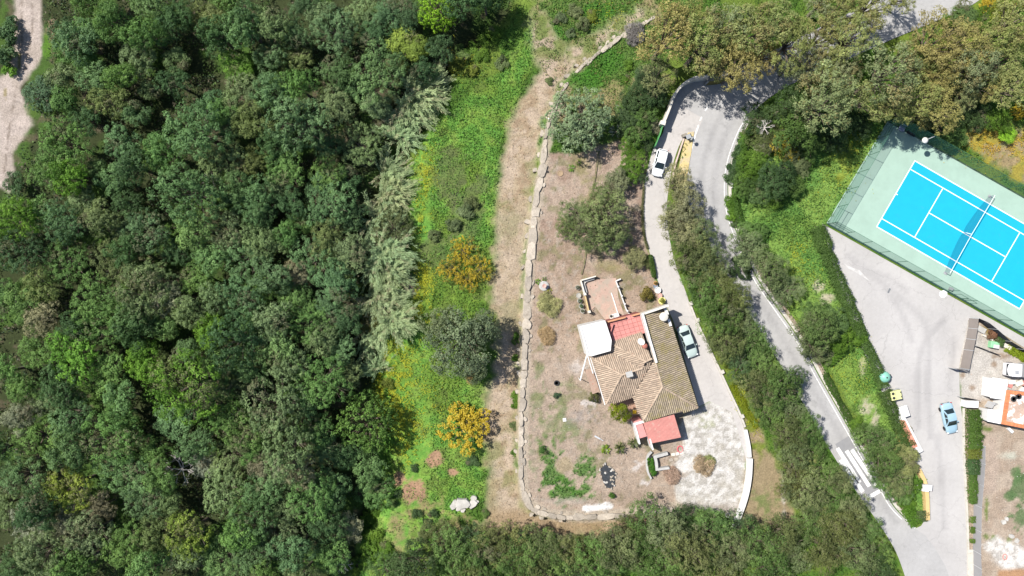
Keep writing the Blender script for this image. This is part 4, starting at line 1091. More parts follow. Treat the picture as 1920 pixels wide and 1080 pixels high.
reed(700, 505, 0.9, 3.6, 'thick giant reed clump in the lower middle of the reed bank', (0.234, 0.304, 0.152))
reed(732, 512, 0.8, 1.6, 'small giant reed clump by the bare earth patch of the meadow', (0.255, 0.322, 0.161))
reed(710, 560, 0.9, 5.6, 'giant reed clump with grey plumes above the small olive tree', (0.234, 0.294, 0.150))
reed(735, 598, 0.85, 0.8, 'giant reed clump leaning right over the yellow flowers', (0.260, 0.332, 0.166))
reed(690, 630, 0.75, 4.4, 'lower giant reed clump hanging above the dark stream', (0.211, 0.287, 0.146))
reed(708, 690, 0.5, 2.0, 'lowest straw-coloured reed clump beside the dark stream', (0.251, 0.348, 0.176))

# ---- dead trees
def dead_tree(px, py, r, seed, label):
    rng = random.Random(seed)
    m = M()
    def br(p, d, L, rad, depth):
        q = p + d * L
        mid = (p + q) / 2 + Vector((rng.uniform(-.1, .1), rng.uniform(-.1, .1), rng.uniform(-.05, .1))) * L
        m.tube([p, mid, q], [rad, rad * .8, rad * .55], 5)
        if depth > 0:
            for _ in range(rng.choice((2, 3))):
                nd_ = (d + Vector((rng.uniform(-.9, .9), rng.uniform(-.9, .9), rng.uniform(-.25, .3)))).normalized()
                br(q, nd_, L * rng.uniform(.55, .8), rad * .55, depth - 1)
    g = G(px, py)
    br(Vector((0, 0, 0)), Vector((0, 0, 1)), 3.4, .14, 0)
    for k in range(6):
        a = k * 1.05 + rng.uniform(-.3, .3)
        br(Vector((0, 0, 3.2)), Vector((math.cos(a), math.sin(a), rng.uniform(.3, .9))).normalized(), r * .42, .08, 3)
    t = thing('dead_tree', label, 'tree', g, 0, 'bare dead trees in the wood')
    m.build('branches', m_deadwood, t)
dead_tree(362, 868, 2.6, 3, 'bare bleached dead tree with forked branches in the lower wood')
dead_tree(455, 770, 2.0, 5, 'bare dead tree with white twigs beside brownish crowns')
dead_tree(330, 862, 1.3, 11, 'small bare dead tree just left of the larger bleached one')
dead_tree(414, 345, 1.3, 7, 'grey bare dead tree beside a blue-green crown in the upper wood')
dead_tree(262, 155, 1.4, 8, 'dry grey dead tree near the dirt track in the upper left wood')
dead_tree(1418, 250, 1.3, 9, 'bare white dead tree beside the road bend, under the bushes')
dead_tree(655, 1040, 1.5, 12, 'bare grey dead tree at the bottom end of the dark stream')
# ================================================================ HELPERS FOR BUILT THINGS
def part(t, name, m, mats, shade=False, label=None, color=None, parent=None):
    """mesh built in world coordinates, hung under thing t (or under a part of t)"""
    me = m.mesh(name, mats, shade)
    if t is not None: me.transform(Matrix.Translation(-Vector(t.location)))
    o = link(name, me, parent or t, color=color)
    if label: o['label'] = label
    return o

def pw(pts, z=0.0):
    return [W(x, y, z) for x, y in pts]

def ribbon_wall(m, line, width, z0, z1):
    """solid wall following a pixel line measured at its foot"""
    P = pw(line, z0)
    L = []; R = []
    for i, p in enumerate(P):
        if i == 0: d = P[1] - P[0]
        elif i == len(P) - 1: d = P[-1] - P[-2]
        else: d = (P[i + 1] - P[i]).normalized() + (P[i] - P[i - 1]).normalized()
        n = Vector((-d.y, d.x, 0)).normalized() * width / 2
        L.append(p + n); R.append(p - n)
    poly = [(p.x, p.y) for p in L] + [(p.x, p.y) for p in R[::-1]]
    m.prism(poly, z0 - 0.3 if z0 <= 0.01 else z0, z1)

m_white = mat('white_render', (0.52, 0.51, 0.495), 0.85, 0.05, 1.2, 12, 0.05, dirt=(0.42, 0.40, 0.36), dirt_scale=1.0, dirt_lo=0.60, dirt_hi=0.8)
m_cream = mat('cream_render', (0.50, 0.47, 0.41), 0.85, 0.08, 1.2, 12, 0.08, dirt=(0.30, 0.27, 0.23), dirt_scale=1.5, dirt_lo=0.55, dirt_hi=0.75)
m_concrete = mat('weathered_concrete', (0.33, 0.325, 0.31), 0.9, 0.15, 1.5, 15, 0.15, dirt=(0.17, 0.16, 0.14), dirt_scale=2, dirt_lo=0.6, dirt_hi=0.75)
m_stone = mat('pale_limestone', (0.295, 0.258, 0.212), 0.92, 0.16, 1.2, 9, 0.22, bump=0.6, dirt=(0.20, 0.17, 0.135), dirt_scale=1.6, dirt_lo=0.55, dirt_hi=0.72, tone=0.22)
m_rock = mat('white_boulder', (0.36, 0.345, 0.32), 0.9, 0.15, 1.2, 9, 0.15, bump=0.5, tone=0.12)
m_terra = mat('terracotta_red_paint', (0.40, 0.165, 0.145), 0.75, 0.10, 1.2, 14, 0.08, tone=0.05)
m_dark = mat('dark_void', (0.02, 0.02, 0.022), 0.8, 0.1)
m_black = mat('black_rubber', (0.022, 0.022, 0.024), 0.7, 0.2)
m_gmetal = mat('green_painted_steel', (0.03, 0.10, 0.06), 0.5, 0.1)
m_grey = mat('grey_painted_metal', (0.25, 0.26, 0.27), 0.5, 0.08)
m_ltmetal = mat('galvanised_metal', (0.45, 0.46, 0.47), 0.45, 0.08, metal=0.3)
m_wood = mat('weathered_timber', (0.26, 0.19, 0.12), 0.85, 0.2, 2.0, 20, 0.25)
m_glass, _nt, _out = new_mat('dark_vehicle_glass')
_b = nd(_nt, 'ShaderNodeBsdfPrincipled'); _b.inputs['Base Color'].default_value = (0.012, 0.02, 0.022, 1); _b.inputs['Roughness'].default_value = 0.08
_b.inputs['Specular IOR Level'].default_value = 0.6
_nt.links.new(_b.outputs[0], _out.inputs['Surface'])

# ================================================================ RETAINING WALL OF BOULDERS
def stone(m, c, lx, ly, h, rz, rng, depth=0.6, n=9):
    """irregular boulder: ring foot, shoulder, slightly domed top"""
    ph = rng.uniform(0, 6.28)
    rad = [1 + rng.uniform(-0.20, 0.16) for _ in range(n)]
    ex = rng.uniform(3.0, 7.0)
    ring = []
    for k in range(n):
        a = 2 * math.pi * k / n + ph / n
        ca, sa = math.cos(a), math.sin(a)
        q = (abs(ca) ** ex + abs(sa) ** ex) ** (-1 / ex)
        ring.append((ca * q * rad[k] * lx / 2, sa * q * rad[k] * ly / 2))
    cr, sr = math.cos(rz), math.sin(rz)
    tilt = (rng.uniform(-.10, .10), rng.uniform(-.10, .10))
    vs = []
    for s_, z in ((0.96, -depth), (1.0, h * 0.55), (0.91, h)):
        for x, y in ring:
            x2, y2 = x * s_, y * s_
            vs.append((c[0] + x2 * cr - y2 * sr, c[1] + x2 * sr + y2 * cr, c[2] + z + (tilt[0] * x2 + tilt[1] * y2 if z > 0 else 0) + (rng.uniform(-.03, .03) if z > 0 else 0)))
    vs.append((c[0], c[1], c[2] + h * rng.uniform(1.0, 1.12)))
    fs = []
    for r in range(2):
        for k in range(n):
            k2 = (k + 1) % n
            fs.append((r * n + k, r * n + k2, (r + 1) * n + k2, (r + 1) * n + k))
    for k in range(n): fs.append((2 * n + k, 2 * n + (k + 1) % n, 3 * n))
    m.t = rng.uniform(0, 1)
    m.add(vs, fs)

rw = thing('retaining_wall', 'long curved retaining wall of pale limestone boulders round the villa garden', 'wall', W(978, 640))
rng = random.Random(4)
WP = [W(x, y, 0.0) for x, y in WALL_LINE]
wl_cum = [0]
for i in range(len(WP) - 1): wl_cum.append(wl_cum[-1] + (WP[i + 1] - WP[i]).length)
def wall_at(s):
    for i in range(len(WP) - 1):
        if s <= wl_cum[i + 1]:
            f = (s - wl_cum[i]) / (wl_cum[i + 1] - wl_cum[i])
            return WP[i].lerp(WP[i + 1], f), (WP[i + 1] - WP[i]).normalized()
    return WP[-1], (WP[-1] - WP[-2]).normalized()
s = 0.4; tot = wl_cum[-1]
while s < tot - 0.8:
    frac = s / tot
    thin = frac < 0.26 or frac > 0.92
    L = rng.uniform(1.0, 2.5) * (0.8 if thin else 1.0)
    p, d = wall_at(s + L / 2)
    nrm = Vector((-d.y, d.x, 0))       # pointing into the plot side or not: fixed below
    if sdist(np.array([(p + nrm * 1.5).x * PXM + 960]), np.array([540 - (p + nrm * 1.5).y * PXM]), PLOT)[0] < 0: nrm = -nrm
    w_ = rng.uniform(0.4, 0.7) if thin else (rng.uniform(0.75, 1.2) if frac < 0.6 else rng.uniform(0.55, 0.95))
    if rng.random() > (0.10 if thin else 0.03):
        m = M(); stone(m, p + nrm * (w_ * 0.45) + Vector((0, 0, 0.02)), L * 1.10, w_ * 1.1, rng.uniform(0.08, 0.24), math.atan2(d.y, d.x) + rng.uniform(-.08, .08), rng, 1.7)
        part(rw, 'stone', m, m_stone)
    if not thin and rng.random() < 0.45:
        m = M(); stone(m, p + nrm * (w_ + 0.22) + Vector((0, 0, 0.0)), rng.uniform(0.4, 0.9), rng.uniform(0.3, 0.6), rng.uniform(0.05, 0.15), math.atan2(d.y, d.x) + rng.uniform(-.4, .4), rng, 0.5, 8)
        part(rw, 'stone', m, m_stone)
    if rng.random() < 0.5:
        m = M(); stone(m, p - nrm * rng.uniform(0.2, 0.5) - Vector((0, 0, 0.7)), rng.uniform(0.6, 1.1), rng.uniform(0.4, 0.7), rng.uniform(0.2, 0.5), rng.uniform(0, 3), rng, 1.2, 8)
        part(rw, 'stone', m, m_stone)
    s += L * 0.98
# the group of loose white rocks by the path
for (x, y, lx, ly, rz, lb) in ((852, 945, 1.3, 0.75, 1.0, 'pale grey slab of rock at the left of the rock group by the path'), (869, 942, 1.6, 1.25, 0.1, 'broad cream boulder in the middle of the rock group by the path'),
                               (886, 944, 1.2, 0.8, 0.9, 'grey boulder at the right of the rock group by the path'), (888, 933, 0.8, 0.6, 0.3, 'small white boulder at the top of the rock group by the path'),
                               (860, 953, 0.6, 0.5, 0.3, 'small stone below the cream boulder, left one'), (868, 955, 0.6, 0.5, 0.9, 'small stone below the cream boulder, right one'), (893, 941, 0.7, 0.5, 0.4, 'little grey stone at the far right of the rock group')):
    g = G(x, y); m = M(); lx *= 1.3; ly *= 1.25; stone(m, Vector((0, 0, 0)), lx, ly, min(lx, ly) * 0.5, rz, rng, 0.3, 10)
    o = m.build('boulder', m_rock, None, g); tag(o, lb, 'rock', 'loose rocks beside the dry path')
# furrow edging in the garden
def kerb(name, line, w_, z0, z1, material, label, cat, kind=None, group=None):
    m = M(); ribbon_wall(m, line, w_, z0, z1)
    base = W(*line[len(line) // 2])
    me = m.mesh(name, material); me.transform(Matrix.Translation(-base))
    o = link(name, me, None, base)
    tag(o, label if not kind else None, cat if not kind else None, group, kind)
    return o
m_soil = mat('earth_ridge', (0.15, 0.12, 0.08), 0.95, 0.3, 3, 20, 0.3, dirt=(0.10, 0.11, 0.04), dirt_scale=2, dirt_lo=0.45, dirt_hi=0.65)
kerb('earth_ridge', smooth([(1122, 285), (1116, 330), (1108, 370), (1104, 400), (1100, 450), (1097, 485), (1090, 515)], 5), 0.22, 0, 0.12, m_soil, None, None, 'structure')

# ================================================================ VILLA
ZE = 3.0
m_tile_w = mat('sun_faded_clay_tiles', (0.322, 0.250, 0.186), 0.9, 0.14, 0.8, 8, 0.18, tone=0.30, dirt=(0.30, 0.17, 0.12), dirt_scale=2.0, dirt_lo=0.60, dirt_hi=0.72)
m_tile_e = mat('lichened_clay_tiles', (0.300, 0.248, 0.175), 0.9, 0.14, 0.8, 8, 0.18, tone=0.30, dirt=(0.25, 0.21, 0.09), dirt_scale=0.9, dirt_lo=0.45, dirt_hi=0.65)
m_channel = mat('tile_channels', (0.175, 0.138, 0.108), 0.95, 0.2, 2, 12, 0.2)
HS = thing('villa', 'tile-roofed villa with red terrace and red corrugated annex beside the driveway', 'house', W(1200, 690))
AX = Vector((0.307, -0.951, 0)).normalized()       # down the long axis, world
EX = Vector((0.951, 0.307, 0)).normalized()        # across it, towards the driveway

def roof_face(pts, down, material, name, pitch=0.27, course=0.42):
    """pts: (px, py, z); barrel tiles in courses running down the slope"""
    V = [W(x, y, z) for x, y, z in pts]
    A = np.array([[p.x, p.y, 1] for p in V]); zz = np.array([p.z for p in V])
    co, *_ = np.linalg.lstsq(A, zz, rcond=None)
    h = lambda x, y: co[0] * x + co[1] * y + co[2]
    poly = [(p.x, p.y) for p in V]
    m = M()
    m.face([(x, y, h(x, y) - 0.03) for x, y in (poly if sum(poly[i][0] * poly[(i + 1) % len(poly)][1] - poly[(i + 1) % len(poly)][0] * poly[i][1] for i in range(len(poly))) > 0 else poly[::-1])])
    base = part(HS, 'roof', m, m_channel)
    s2 = Vector((down.x, down.y)).normalized(); a2 = Vector((-s2.y, s2.x))
    us = [Vector(p).dot(a2) for p in poly]; ws = [Vector(p).dot(s2) for p in poly]
    P = np.array(poly)
    slope = -(co[0] * s2.x + co[1] * s2.y)
    t = M(); rg = random.Random(int(abs(pts[0][0] * 7 + pts[1][1])))
    u = math.floor(min(us) / pitch) * pitch
    cents = []
    while u < max(us) + pitch:
        ct = rg.uniform(-.12, .12); w = max(ws) - course * .42
        while w > min(ws) - course:
            cents.append((u, w, ct)); w -= course
        u += pitch
    cx = np.array([c[0] * a2.x + c[1] * s2.x for c in cents]); cy = np.array([c[0] * a2.y + c[1] * s2.y for c in cents])
    d = sdist(cx, cy, poly)
    for (u, w, ct), dd in zip(cents, d):
        if dd < 0.0: continue
        L = course + 0.05; r1 = 0.094; r0 = 0.082
        du = rg.uniform(-.012, .012)
        vs = []
        for ww, r, lift in ((w - L / 2, r0, 0.0), (w + L / 2, r1, 0.022)):
            for k in range(5):
                a = math.pi * k / 4
                uu = u + du + r * math.cos(a)
                x = uu * a2.x + ww * s2.x; y = uu * a2.y + ww * s2.y
                vs.append((x, y, h(x, y) + r * math.sin(a) * 0.95 + lift - 0.02))
        t.t = min(1, max(0, 0.5 + ct + rg.uniform(-.32, .32)))
        t.add(vs, [(k, k + 1, 6 + k, 5 + k) for k in range(4)] + [(5, 6, 7, 8, 9)])
    o = part(HS, 'roof_tiles', t, material, parent=base); o['kind'] = 'stuff'
    o.name = name
    return h

def ridge_caps(a, b, material):
    A, B = W(*a), W(*b)
    n = max(2, int((B - A).length / 0.42)); d = (B - A).normalized(); side = Vector((-d.y, d.x, 0)).normalized()
    m = M()
    rg = random.Random(int(a[0] * 3 + b[1]))
    for i in range(n):
        p = A.lerp(B, i / n); q = A.lerp(B, (i + 1.12) / n)
        vs = []
        for c, r in ((p, 0.13), (q, 0.15)):
            for k in range(5):
                an = math.pi * k / 4
                vs.append(c + side * r * math.cos(an) + Vector((0, 0, r * math.sin(an) * 0.8 + 0.03)))
        m.t = rg.uniform(0.1, 0.75)
        m.add(vs, [(k, k + 1, 6 + k, 5 + k) for k in range(4)])
    o = part(HS, 'ridge_tiles', m, material); o['kind'] = 'stuff'

# walls under the roofs
def wall_block(pts, z1, z0=0.0, material=None, name='wall', inset=0.35):
    P = pw(pts, z1)
    c = sum(P, Vector()) / len(P)
    Q = [p + (c - p).normalized() * inset for p in P]
    m = M(); m.prism([(p.x, p.y) for p in Q], z0 - 0.3, z1)
    return part(HS, name, m, material or m_white)
wall_block([(1203, 588), (1247, 573), (1309, 765), (1205, 790), (1187, 745), (1225, 678)], ZE - 0.05)
wall_block([(1109, 671), (1144, 658), (1143, 642), (1203, 622), (1222, 676), (1187, 745), (1136, 758)], ZE - 0.10)
ZR = 4.4
roof_face([(1203, 588, ZR), (1247, 573, ZE), (1309, 765, ZE), (1242, 726, ZR)], EX, m_tile_e, 'roof_tiles')
roof_face([(1242, 726, ZR), (1309, 765, ZE), (1205, 790, ZE)], AX, m_tile_e, 'roof_tiles')
roof_face([(1225, 678, ZR), (1242, 726, ZR), (1205, 790, ZE), (1187, 745, ZE)], -EX, m_tile_w, 'roof_tiles')
roof_face([(1109, 671, ZE), (1166, 703, 4.3), (1136, 758, ZE)], -EX, m_tile_w, 'roof_tiles')
roof_face([(1110, 671, ZE), (1144, 660, ZE), (1204, 691, 4.25), (1166, 703, 4.3)], -AX, m_tile_w, 'roof_tiles')
roof_face([(1166, 703, 4.3), (1204, 691, 4.25), (1223, 676, 4.28), (1187, 745, ZE), (1136, 758, ZE)], AX, m_tile_w, 'roof_tiles')
roof_face([(1143, 642, ZE), (1203, 622, ZE), (1222, 673, 4.35), (1211, 678, 4.3)], -AX, m_tile_w, 'roof_tiles')
roof_face([(1143, 643, ZE), (1211, 678, 4.3), (1204, 691, 4.25), (1144, 660, ZE)], -EX, m_tile_w, 'roof_tiles')
for a, b in (((1204, 590, ZR), (1242, 726, ZR)), ((1242, 726, ZR), (1308, 764, ZE)), ((1242, 726, ZR), (1206, 789, ZE)), ((1166, 703, 4.3), (1110, 672, ZE)), ((1166, 703, 4.3), (1137, 757, ZE)), ((1166, 703, 4.3), (1204, 691, 4.25)),
             ((1143, 643, ZE), (1211, 678, 4.3)), ((1211, 678, 4.3), (1222, 673, 4.35))):
    ridge_caps(a, b, m_tile_w)
# white verge / gutters
m = M(); ribbon_wall(m, [(1201, 587), (1208, 612), (1215, 637), (1222, 660), (1227, 678)], 0.30, 3.2, ZR + 0.28)
part(HS, 'parapet', m, m_white)
m = M(); ribbon_wall(m, [(1198, 589), (1222, 581), (1248, 572)], 0.28, 2.6, ZR + 0.02); part(HS, 'gable_coping', m, m_cream)
m = M(); ribbon_wall(m, [(1107, 671), (1121, 715), (1134, 759)], 0.12, 2.85, 3.02); part(HS, 'gutter', m, m_white)
# flat white roof block and the red roof terrace
BOX = [(1087, 612), (1135, 601), (1147, 638), (1145, 658), (1109, 668), (1101, 667)]
m = M(); P = pw(BOX, 4.1); m.prism([(p.x, p.y) for p in P], -0.3, 4.1); part(HS, 'flat_roof_block', m, m_white)
m = M(); ribbon_wall(m, [(1088, 613), (1096, 640), (1103, 666)], 0.22, 4.10, 4.22); ribbon_wall(m, [(1088, 613), (1135, 602)], 0.22, 4.10, 4.215); part(HS, 'roof_kerb', m, m_white)
TERR = [(1137, 602), (1199, 586), (1211, 624), (1150, 641)]
m = M(); P = pw(TERR, 2.95); m.prism([(p.x, p.y) for p in P], -0.3, 2.95); terr = part(HS, 'terrace', m, mat('terrace_joint', (0.20, 0.06, 0.055), 0.8, 0.1))
A, B_, Cc, D = [W(x, y, 2.98) for x, y in TERR]
rg = random.Random(8)
me_cache = None
for i in range(7):
    for j in range(5):
        u0, u1, v0, v1 = i / 7 + .004, (i + 1) / 7 - .004, j / 5 + .006, (j + 1) / 5 - .006
        q = lambda u, v: (A.lerp(B_, u)).lerp(D.lerp(Cc, u), v)
        c = [q(u0, v0), q(u0, v1), q(u1, v1), q(u1, v0)]
        m = M(); m.t = rg.uniform(0.2, 0.8); m.prism([(p.x, p.y) for p in c], 2.955, 2.99 + rg.uniform(0, .008))
        part(HS, 'floor_tile', m, m_terra, parent=terr)
m = M(); ribbon_wall(m, [(1136.5, 603.5), (1172, 594.5)], 0.20, 2.95, 3.55); ribbon_wall(m, [(1184, 591.5), (1199, 587.5)], 0.20, 2.95, 3.55); part(HS, 'terrace_parapet', m, mat('orange_brick_parapet', (0.40, 0.20, 0.11), 0.85, 0.15, 2, 14, 0.2))
m = M(); m.box(W(1144, 624, 3.2), (0.12, 2.6, 0.5), math.atan2(0.951, 0.307) - math.pi / 2 + 0.62 - 0.62); part(HS, 'side_rail', m, m_terra)
# chimneys, round chimney tower, dish, pot
m = M(); m.box(W(1180, 702, 4.55), (0.78, 0.62, 1.1), math.radians(17)); ch = part(HS, 'chimney', m, m_cream)
m = M(); m.box(W(1180, 701.5, 5.14), (0.92, 0.74, 0.10), math.radians(17)); part(HS, 'chimney_cap', m, m_concrete, parent=ch)
c = W(1245, 594, 0)
m = M(); m.lathe([(0.52, -0.3), (0.52, 4.2), (0.62, 4.3), (0.62, 4.46), (0.56, 4.52), (0.0, 4.54)], 20, W(1245, 594, 4.5) * Vector((1, 1, 0)) if False else (W(1245, 594, 4.5).x, W(1245, 594, 4.5).y, 0)); part(HS, 'round_chimney', m, m_cream, True)
m = M(); ribbon_wall(m, [(1244, 574), (1247, 582), (1250, 590)], 0.42, 2.9, 3.5); ribbon_wall(m, [(1252, 598), (1254, 604), (1256, 611)], 0.34, 2.9, 3.5); part(HS, 'buttress_coping', m, m_white)
m = M(); cx = W(1203, 640, 4.7); R3 = Matrix.Rotation(-0.6, 3, 'Y') @ Matrix.Rotation(0.35, 3, 'X')
prof = [(0.0, 0.0), (0.2, 0.02), (0.38, 0.075), (0.52, 0.14)]
tmp = M(); tmp.lathe(prof, 18); m.add([R3 @ Vector(v) + cx for v in tmp.v], tmp.f); m.tube([cx, cx - Vector((-.1, 0, .9))], 0.03, 6)
dish = tag(part(None, 'satellite_dish', m, m_white), 'white satellite dish on the villa roof beside the ridge wall', 'dish')
m = M(); cx = W(1207.5, 648, 4.05); m.lathe([(0.28, -0.25), (0.34, 0.55), (0.38, 0.6), (0.36, 0.68), (0.0, 0.7)], 14, cx); part(HS, 'round_vent', m, mat('clay_vent', (0.30, 0.11, 0.08), 0.8, 0.1), True)
# lower annexes
m_corr = mat('red_corrugated_sheet', (0.40, 0.17, 0.145), 0.6, 0.08, 1.0, 10, 0.08, dirt=(0.40, 0.27, 0.22), dirt_scale=1.8, dirt_lo=0.55, dirt_hi=0.72)
AN = [(1206, 793), (1264, 777), (1277, 820), (1218, 832)]
A, B_, Cc, D = [W(x, y, z) for (x, y), z in zip(AN, (2.85, 2.85, 2.45, 2.45))]
nw = int((B_ - A).length / 0.17) * 2
m = M(); top = []; bot = []
for i in range(nw + 1):
    f = i / nw; dz = 0.03 if i % 2 else 0.0
    top.append(A.lerp(B_, f) + Vector((0, 0, dz))); bot.append(D.lerp(Cc, f) + Vector((0, 0, dz)))
for i in range(nw): m.face([top[i], bot[i], bot[i + 1], top[i + 1]])
cr = part(HS, 'corrugated_roof', m, m_corr)
m = M(); c0 = (A + B_ + Cc + D) / 4
m.prism([((p + (c0 - p).normalized() * 0.3).x, (p + (c0 - p).normalized() * 0.3).y) for p in (A, B_, Cc, D)], -0.3, 2.4); part(HS, 'annex_wall', m, m_white)
m = M(); ribbon_wall(m, [(1203, 787), (1211, 812), (1218, 836)], 0.20, 0, 2.55); part(HS, 'annex_side_wall', m, m_white)
FL = [(1188, 791), (1202, 786), (1213, 818), (1196, 823)]
m = M(); P = pw(FL, 2.2); m.prism([(p.x, p.y) for p in P], -0.3, 2.2); part(HS, 'flat_annex', m, mat('pink_roof_coating', (0.46, 0.20, 0.19), 0.7, 0.05))
m = M(); ribbon_wall(m, [(1185, 791), (1190, 808), (1194, 826)], 0.22, 0, 2.32); ribbon_wall(m, [(1183, 790), (1203, 784)], 0.34, 0, 2.34); part(HS, 'annex_parapet', m, m_white)
PR = [(1097, 694), (1110, 690), (1125, 734), (1111, 739)]
m = M(); P = pw(PR, 2.4); m.prism([(p.x, p.y) for p in P], 2.26, 2.4, True)
for x, y in ((1099, 697), (1112, 736)): q = W(x, y, 2.3); m.box((q.x, q.y, 1.1), (0.18, 0.18, 2.4), 0.3)
part(HS, 'porch_roof', m, mat('porch_tiles', (0.27, 0.19, 0.145), 0.85, 0.15, 1.5, 10, 0.15, dirt=(0.30, 0.12, 0.08), dirt_scale=2.5, dirt_lo=0.58, dirt_hi=0.7))
m = M(); m.tube([W(1101, 664, 2.9), W(1088, 713, 2.7)], 0.11, 8); q = W(1088, 713, 2.6); m.tube([(q.x, q.y, -0.2), (q.x, q.y, 2.65)], 0.06, 8); q = W(1101, 664, 2.9); m.tube([(q.x, q.y, -0.2), (q.x, q.y, 2.85)], 0.06, 8); m.tube([W(1101, 664, 2.95), W(1112, 700, 2.9)], 0.09, 8)
tag(part(None, 'pergola_beam', m, m_white), 'white pergola beam on two posts beside the left corner of the villa', 'pergola')
# courtyard floor and its things
m = M(); P = pw([(1141, 760), (1190, 745), (1203, 786), (1175, 790), (1160, 778)], 0.03); m.prism([(p.x, p.y) for p in P], -0.2, 0.03); o = part(None, 'courtyard_floor', m, mat('terracotta_floor', (0.27, 0.165, 0.12), 0.85, 0.15)); tag(o, kind='structure')
T1('oak_small', 1163, 774, 19, 'y', None, color=(0.14, 0.165, 0.012), label='small bright yellow-green citrus tree in the villa courtyard', name='citrus_tree')
t = thing('table', 'small wooden table with a yellow top cloth in the villa courtyard', 'table', W(1188, 771))
c = W(1188, 771)
for dx, dy in ((-.45, -.3), (.45, -.3), (.45, .3), (-.45, .3)):
    m = M(); m.box((c.x + dx, c.y + dy, .35), (.06, .06, .7)); part(t, 'leg', m, m_wood)
m = M(); m.box((c.x, c.y, .72), (1.15, .8, .05)); part(t, 'table_top', m, m_wood)
m = M(); m.box((c.x, c.y, .755), (.55, .5, .02)); part(t, 'cloth', m, mat('yellow_cloth', (0.60, 0.38, 0.02), 0.8, 0.1))

# ================================================================ PATIO NORTH OF THE VILLA
m = M(); P = pw([(1090, 527), (1155, 521), (1160, 560), (1172, 594), (1137, 603), (1116, 575), (1105, 585)], 0.035); m.prism([(p.x, p.y) for p in P], -0.1, 0.035)
o = part(None, 'patio', m, mat('worn_terracotta_paving', (0.32, 0.225, 0.18), 0.9, 0.10, 0.7, 5, 0.10, dirt=(0.27, 0.225, 0.18), dirt_scale=0.9, dirt_lo=0.45, dirt_hi=0.62)); tag(o, kind='structure')
m_ochre = mat('ochre_low_wall', (0.42, 0.31, 0.16), 0.85, 0.15, 2, 12, 0.15)
t = thing('garden_bench', 'L-shaped built-in patio bench with a cream low wall behind', 'bench', W(1098, 545))
m = M(); ribbon_wall(m, [(1088, 526), (1116, 518)], 0.16, 0, 0.95); part(t, 'back_wall', m, m_cream)
m = M(); ribbon_wall(m, [(1088, 526), (1095, 551)], 0.18, 0, 0.95); part(t, 'side_wall', m, m_cream)
m = M(); ribbon_wall(m, [(1094, 527.5), (1114, 521.5)], 0.34, 0.38, 0.46); ribbon_wall(m, [(1094, 531), (1099, 549)], 0.34, 0.38, 0.46); part(t, 'seat', m, m_concrete)
for x, y in ((1096, 529), (1112, 522.5), (1097.5, 547)):
    m = M(); q = W(x, y); m.box((q.x, q.y, .18), (.3, .3, .4), .3); part(t, 'leg', m, m_cream)
t = thing('low_wall', 'low ochre-topped patio wall with end pillars, left side', 'wall', W(1100, 565))
m = M(); ribbon_wall(m, [(1096, 553), (1103, 584)], 0.18, 0, 0.75); part(t, 'wall', m, m_ochre)
for x, y in ((1095.5, 551.5), (1103.5, 584)):
    m = M(); q = W(x, y); m.box((q.x, q.y, .55), (.34, .34, 1.3), .3); part(t, 'pillar', m, m_cream)
t = thing('white_railing', 'white wall-top railing with small posts along the patio, right side', 'railing', W(1165, 555))
m = M(); ribbon_wall(m, [(1154, 527), (1161, 545), (1168, 565), (1174, 582), (1181, 591)], 0.11, 0, 0.55); ribbon_wall(m, [(1154, 527), (1163, 523)], 0.16, 0, 0.55); part(t, 'wall', m, m_white)
for x, y in ((1158, 538), (1164.5, 555), (1170, 570), (1175, 583)):
    m = M(); q = W(x, y); m.lathe([(.13, -.2), (.11, .7), (.17, .78), (.15, .95), (0, 1.0)], 10, q); part(t, 'post', m, m_white, True)
o = kerb('white_kerb', [(1146, 549), (1152, 567), (1158, 587)], 0.14, 0, 0.14, m_white, 'thin white kerb dividing the patio floor', 'kerb')
t = thing('barbecue', 'white masonry barbecue corner at the patio edge by the red terrace', 'barbecue', W(1152, 592))
m = M(); m.box(W(1153, 591.5, .45), (1.1, .55, .9), .3, .03); part(t, 'counter', m, m_white)
m = M(); m.box(W(1146, 594, .55), (.5, .5, 1.1), .3, .03); part(t, 'pillar', m, m_cream)
m = M(); m.lathe([(.18, 0), (.2, .06), (0, .07)], 12, W(1146, 593, 1.1)); part(t, 'lid', m, m_dark)

m_pot = mat('stone_planter', (0.30, 0.29, 0.26), 0.85, 0.15, 3, 15, 0.15)
def pot(px, py, r, h, col_mat, label, plantcol=None, group=None, name='plant_pot', soil=None):
    g = G(px, py)
    t = thing(name, label, 'plant pot', g, 0, group)
    m = M(); m.lathe([(r * .75, -0.05), (r, h), (r * 1.04, h + .02), (r * .86, h + .02), (r * .82, h - .08), (0, h - .08)], 16); m.build('pot', col_mat, t, shade=False)
    if plantcol:
        i = RNG.randrange(len(KINDS['shrub'])); me = KINDS['shrub'][i][0]
        link('plant', me, t, loc=(0, 0, h - .1), scale=(r * .8, r * .8, r * .8), color=plantcol)
    return t
pot(1083, 539, .34, .35, m_pot, 'grey round planter, topmost of five left of the patio', (0.08, .09, .05)); pot(1084.5, 554, .36, .35, m_pot, 'grey round planter with dark soil, second of five left of the patio')
pot(1087, 564, .36, .28, m_concrete, 'flat grey planter bowl, middle of five left of the patio', (.08, .11, .04)); pot(1089.5, 574, .36, .35, m_pot, 'round planter with a green tuft, fourth of five left of the patio', (.08, .12, .05)); pot(1092, 583, .34, .35, m_pot, 'round grey planter, lowest of five left of the patio', (.09, .10, .06))
m_pinkpot = mat('pink_clay_pot', (0.40, 0.25, 0.21), 0.8, 0.1); m_bluepot = mat('blue_grey_pot', (0.15, 0.18, 0.22), 0.6, 0.1)
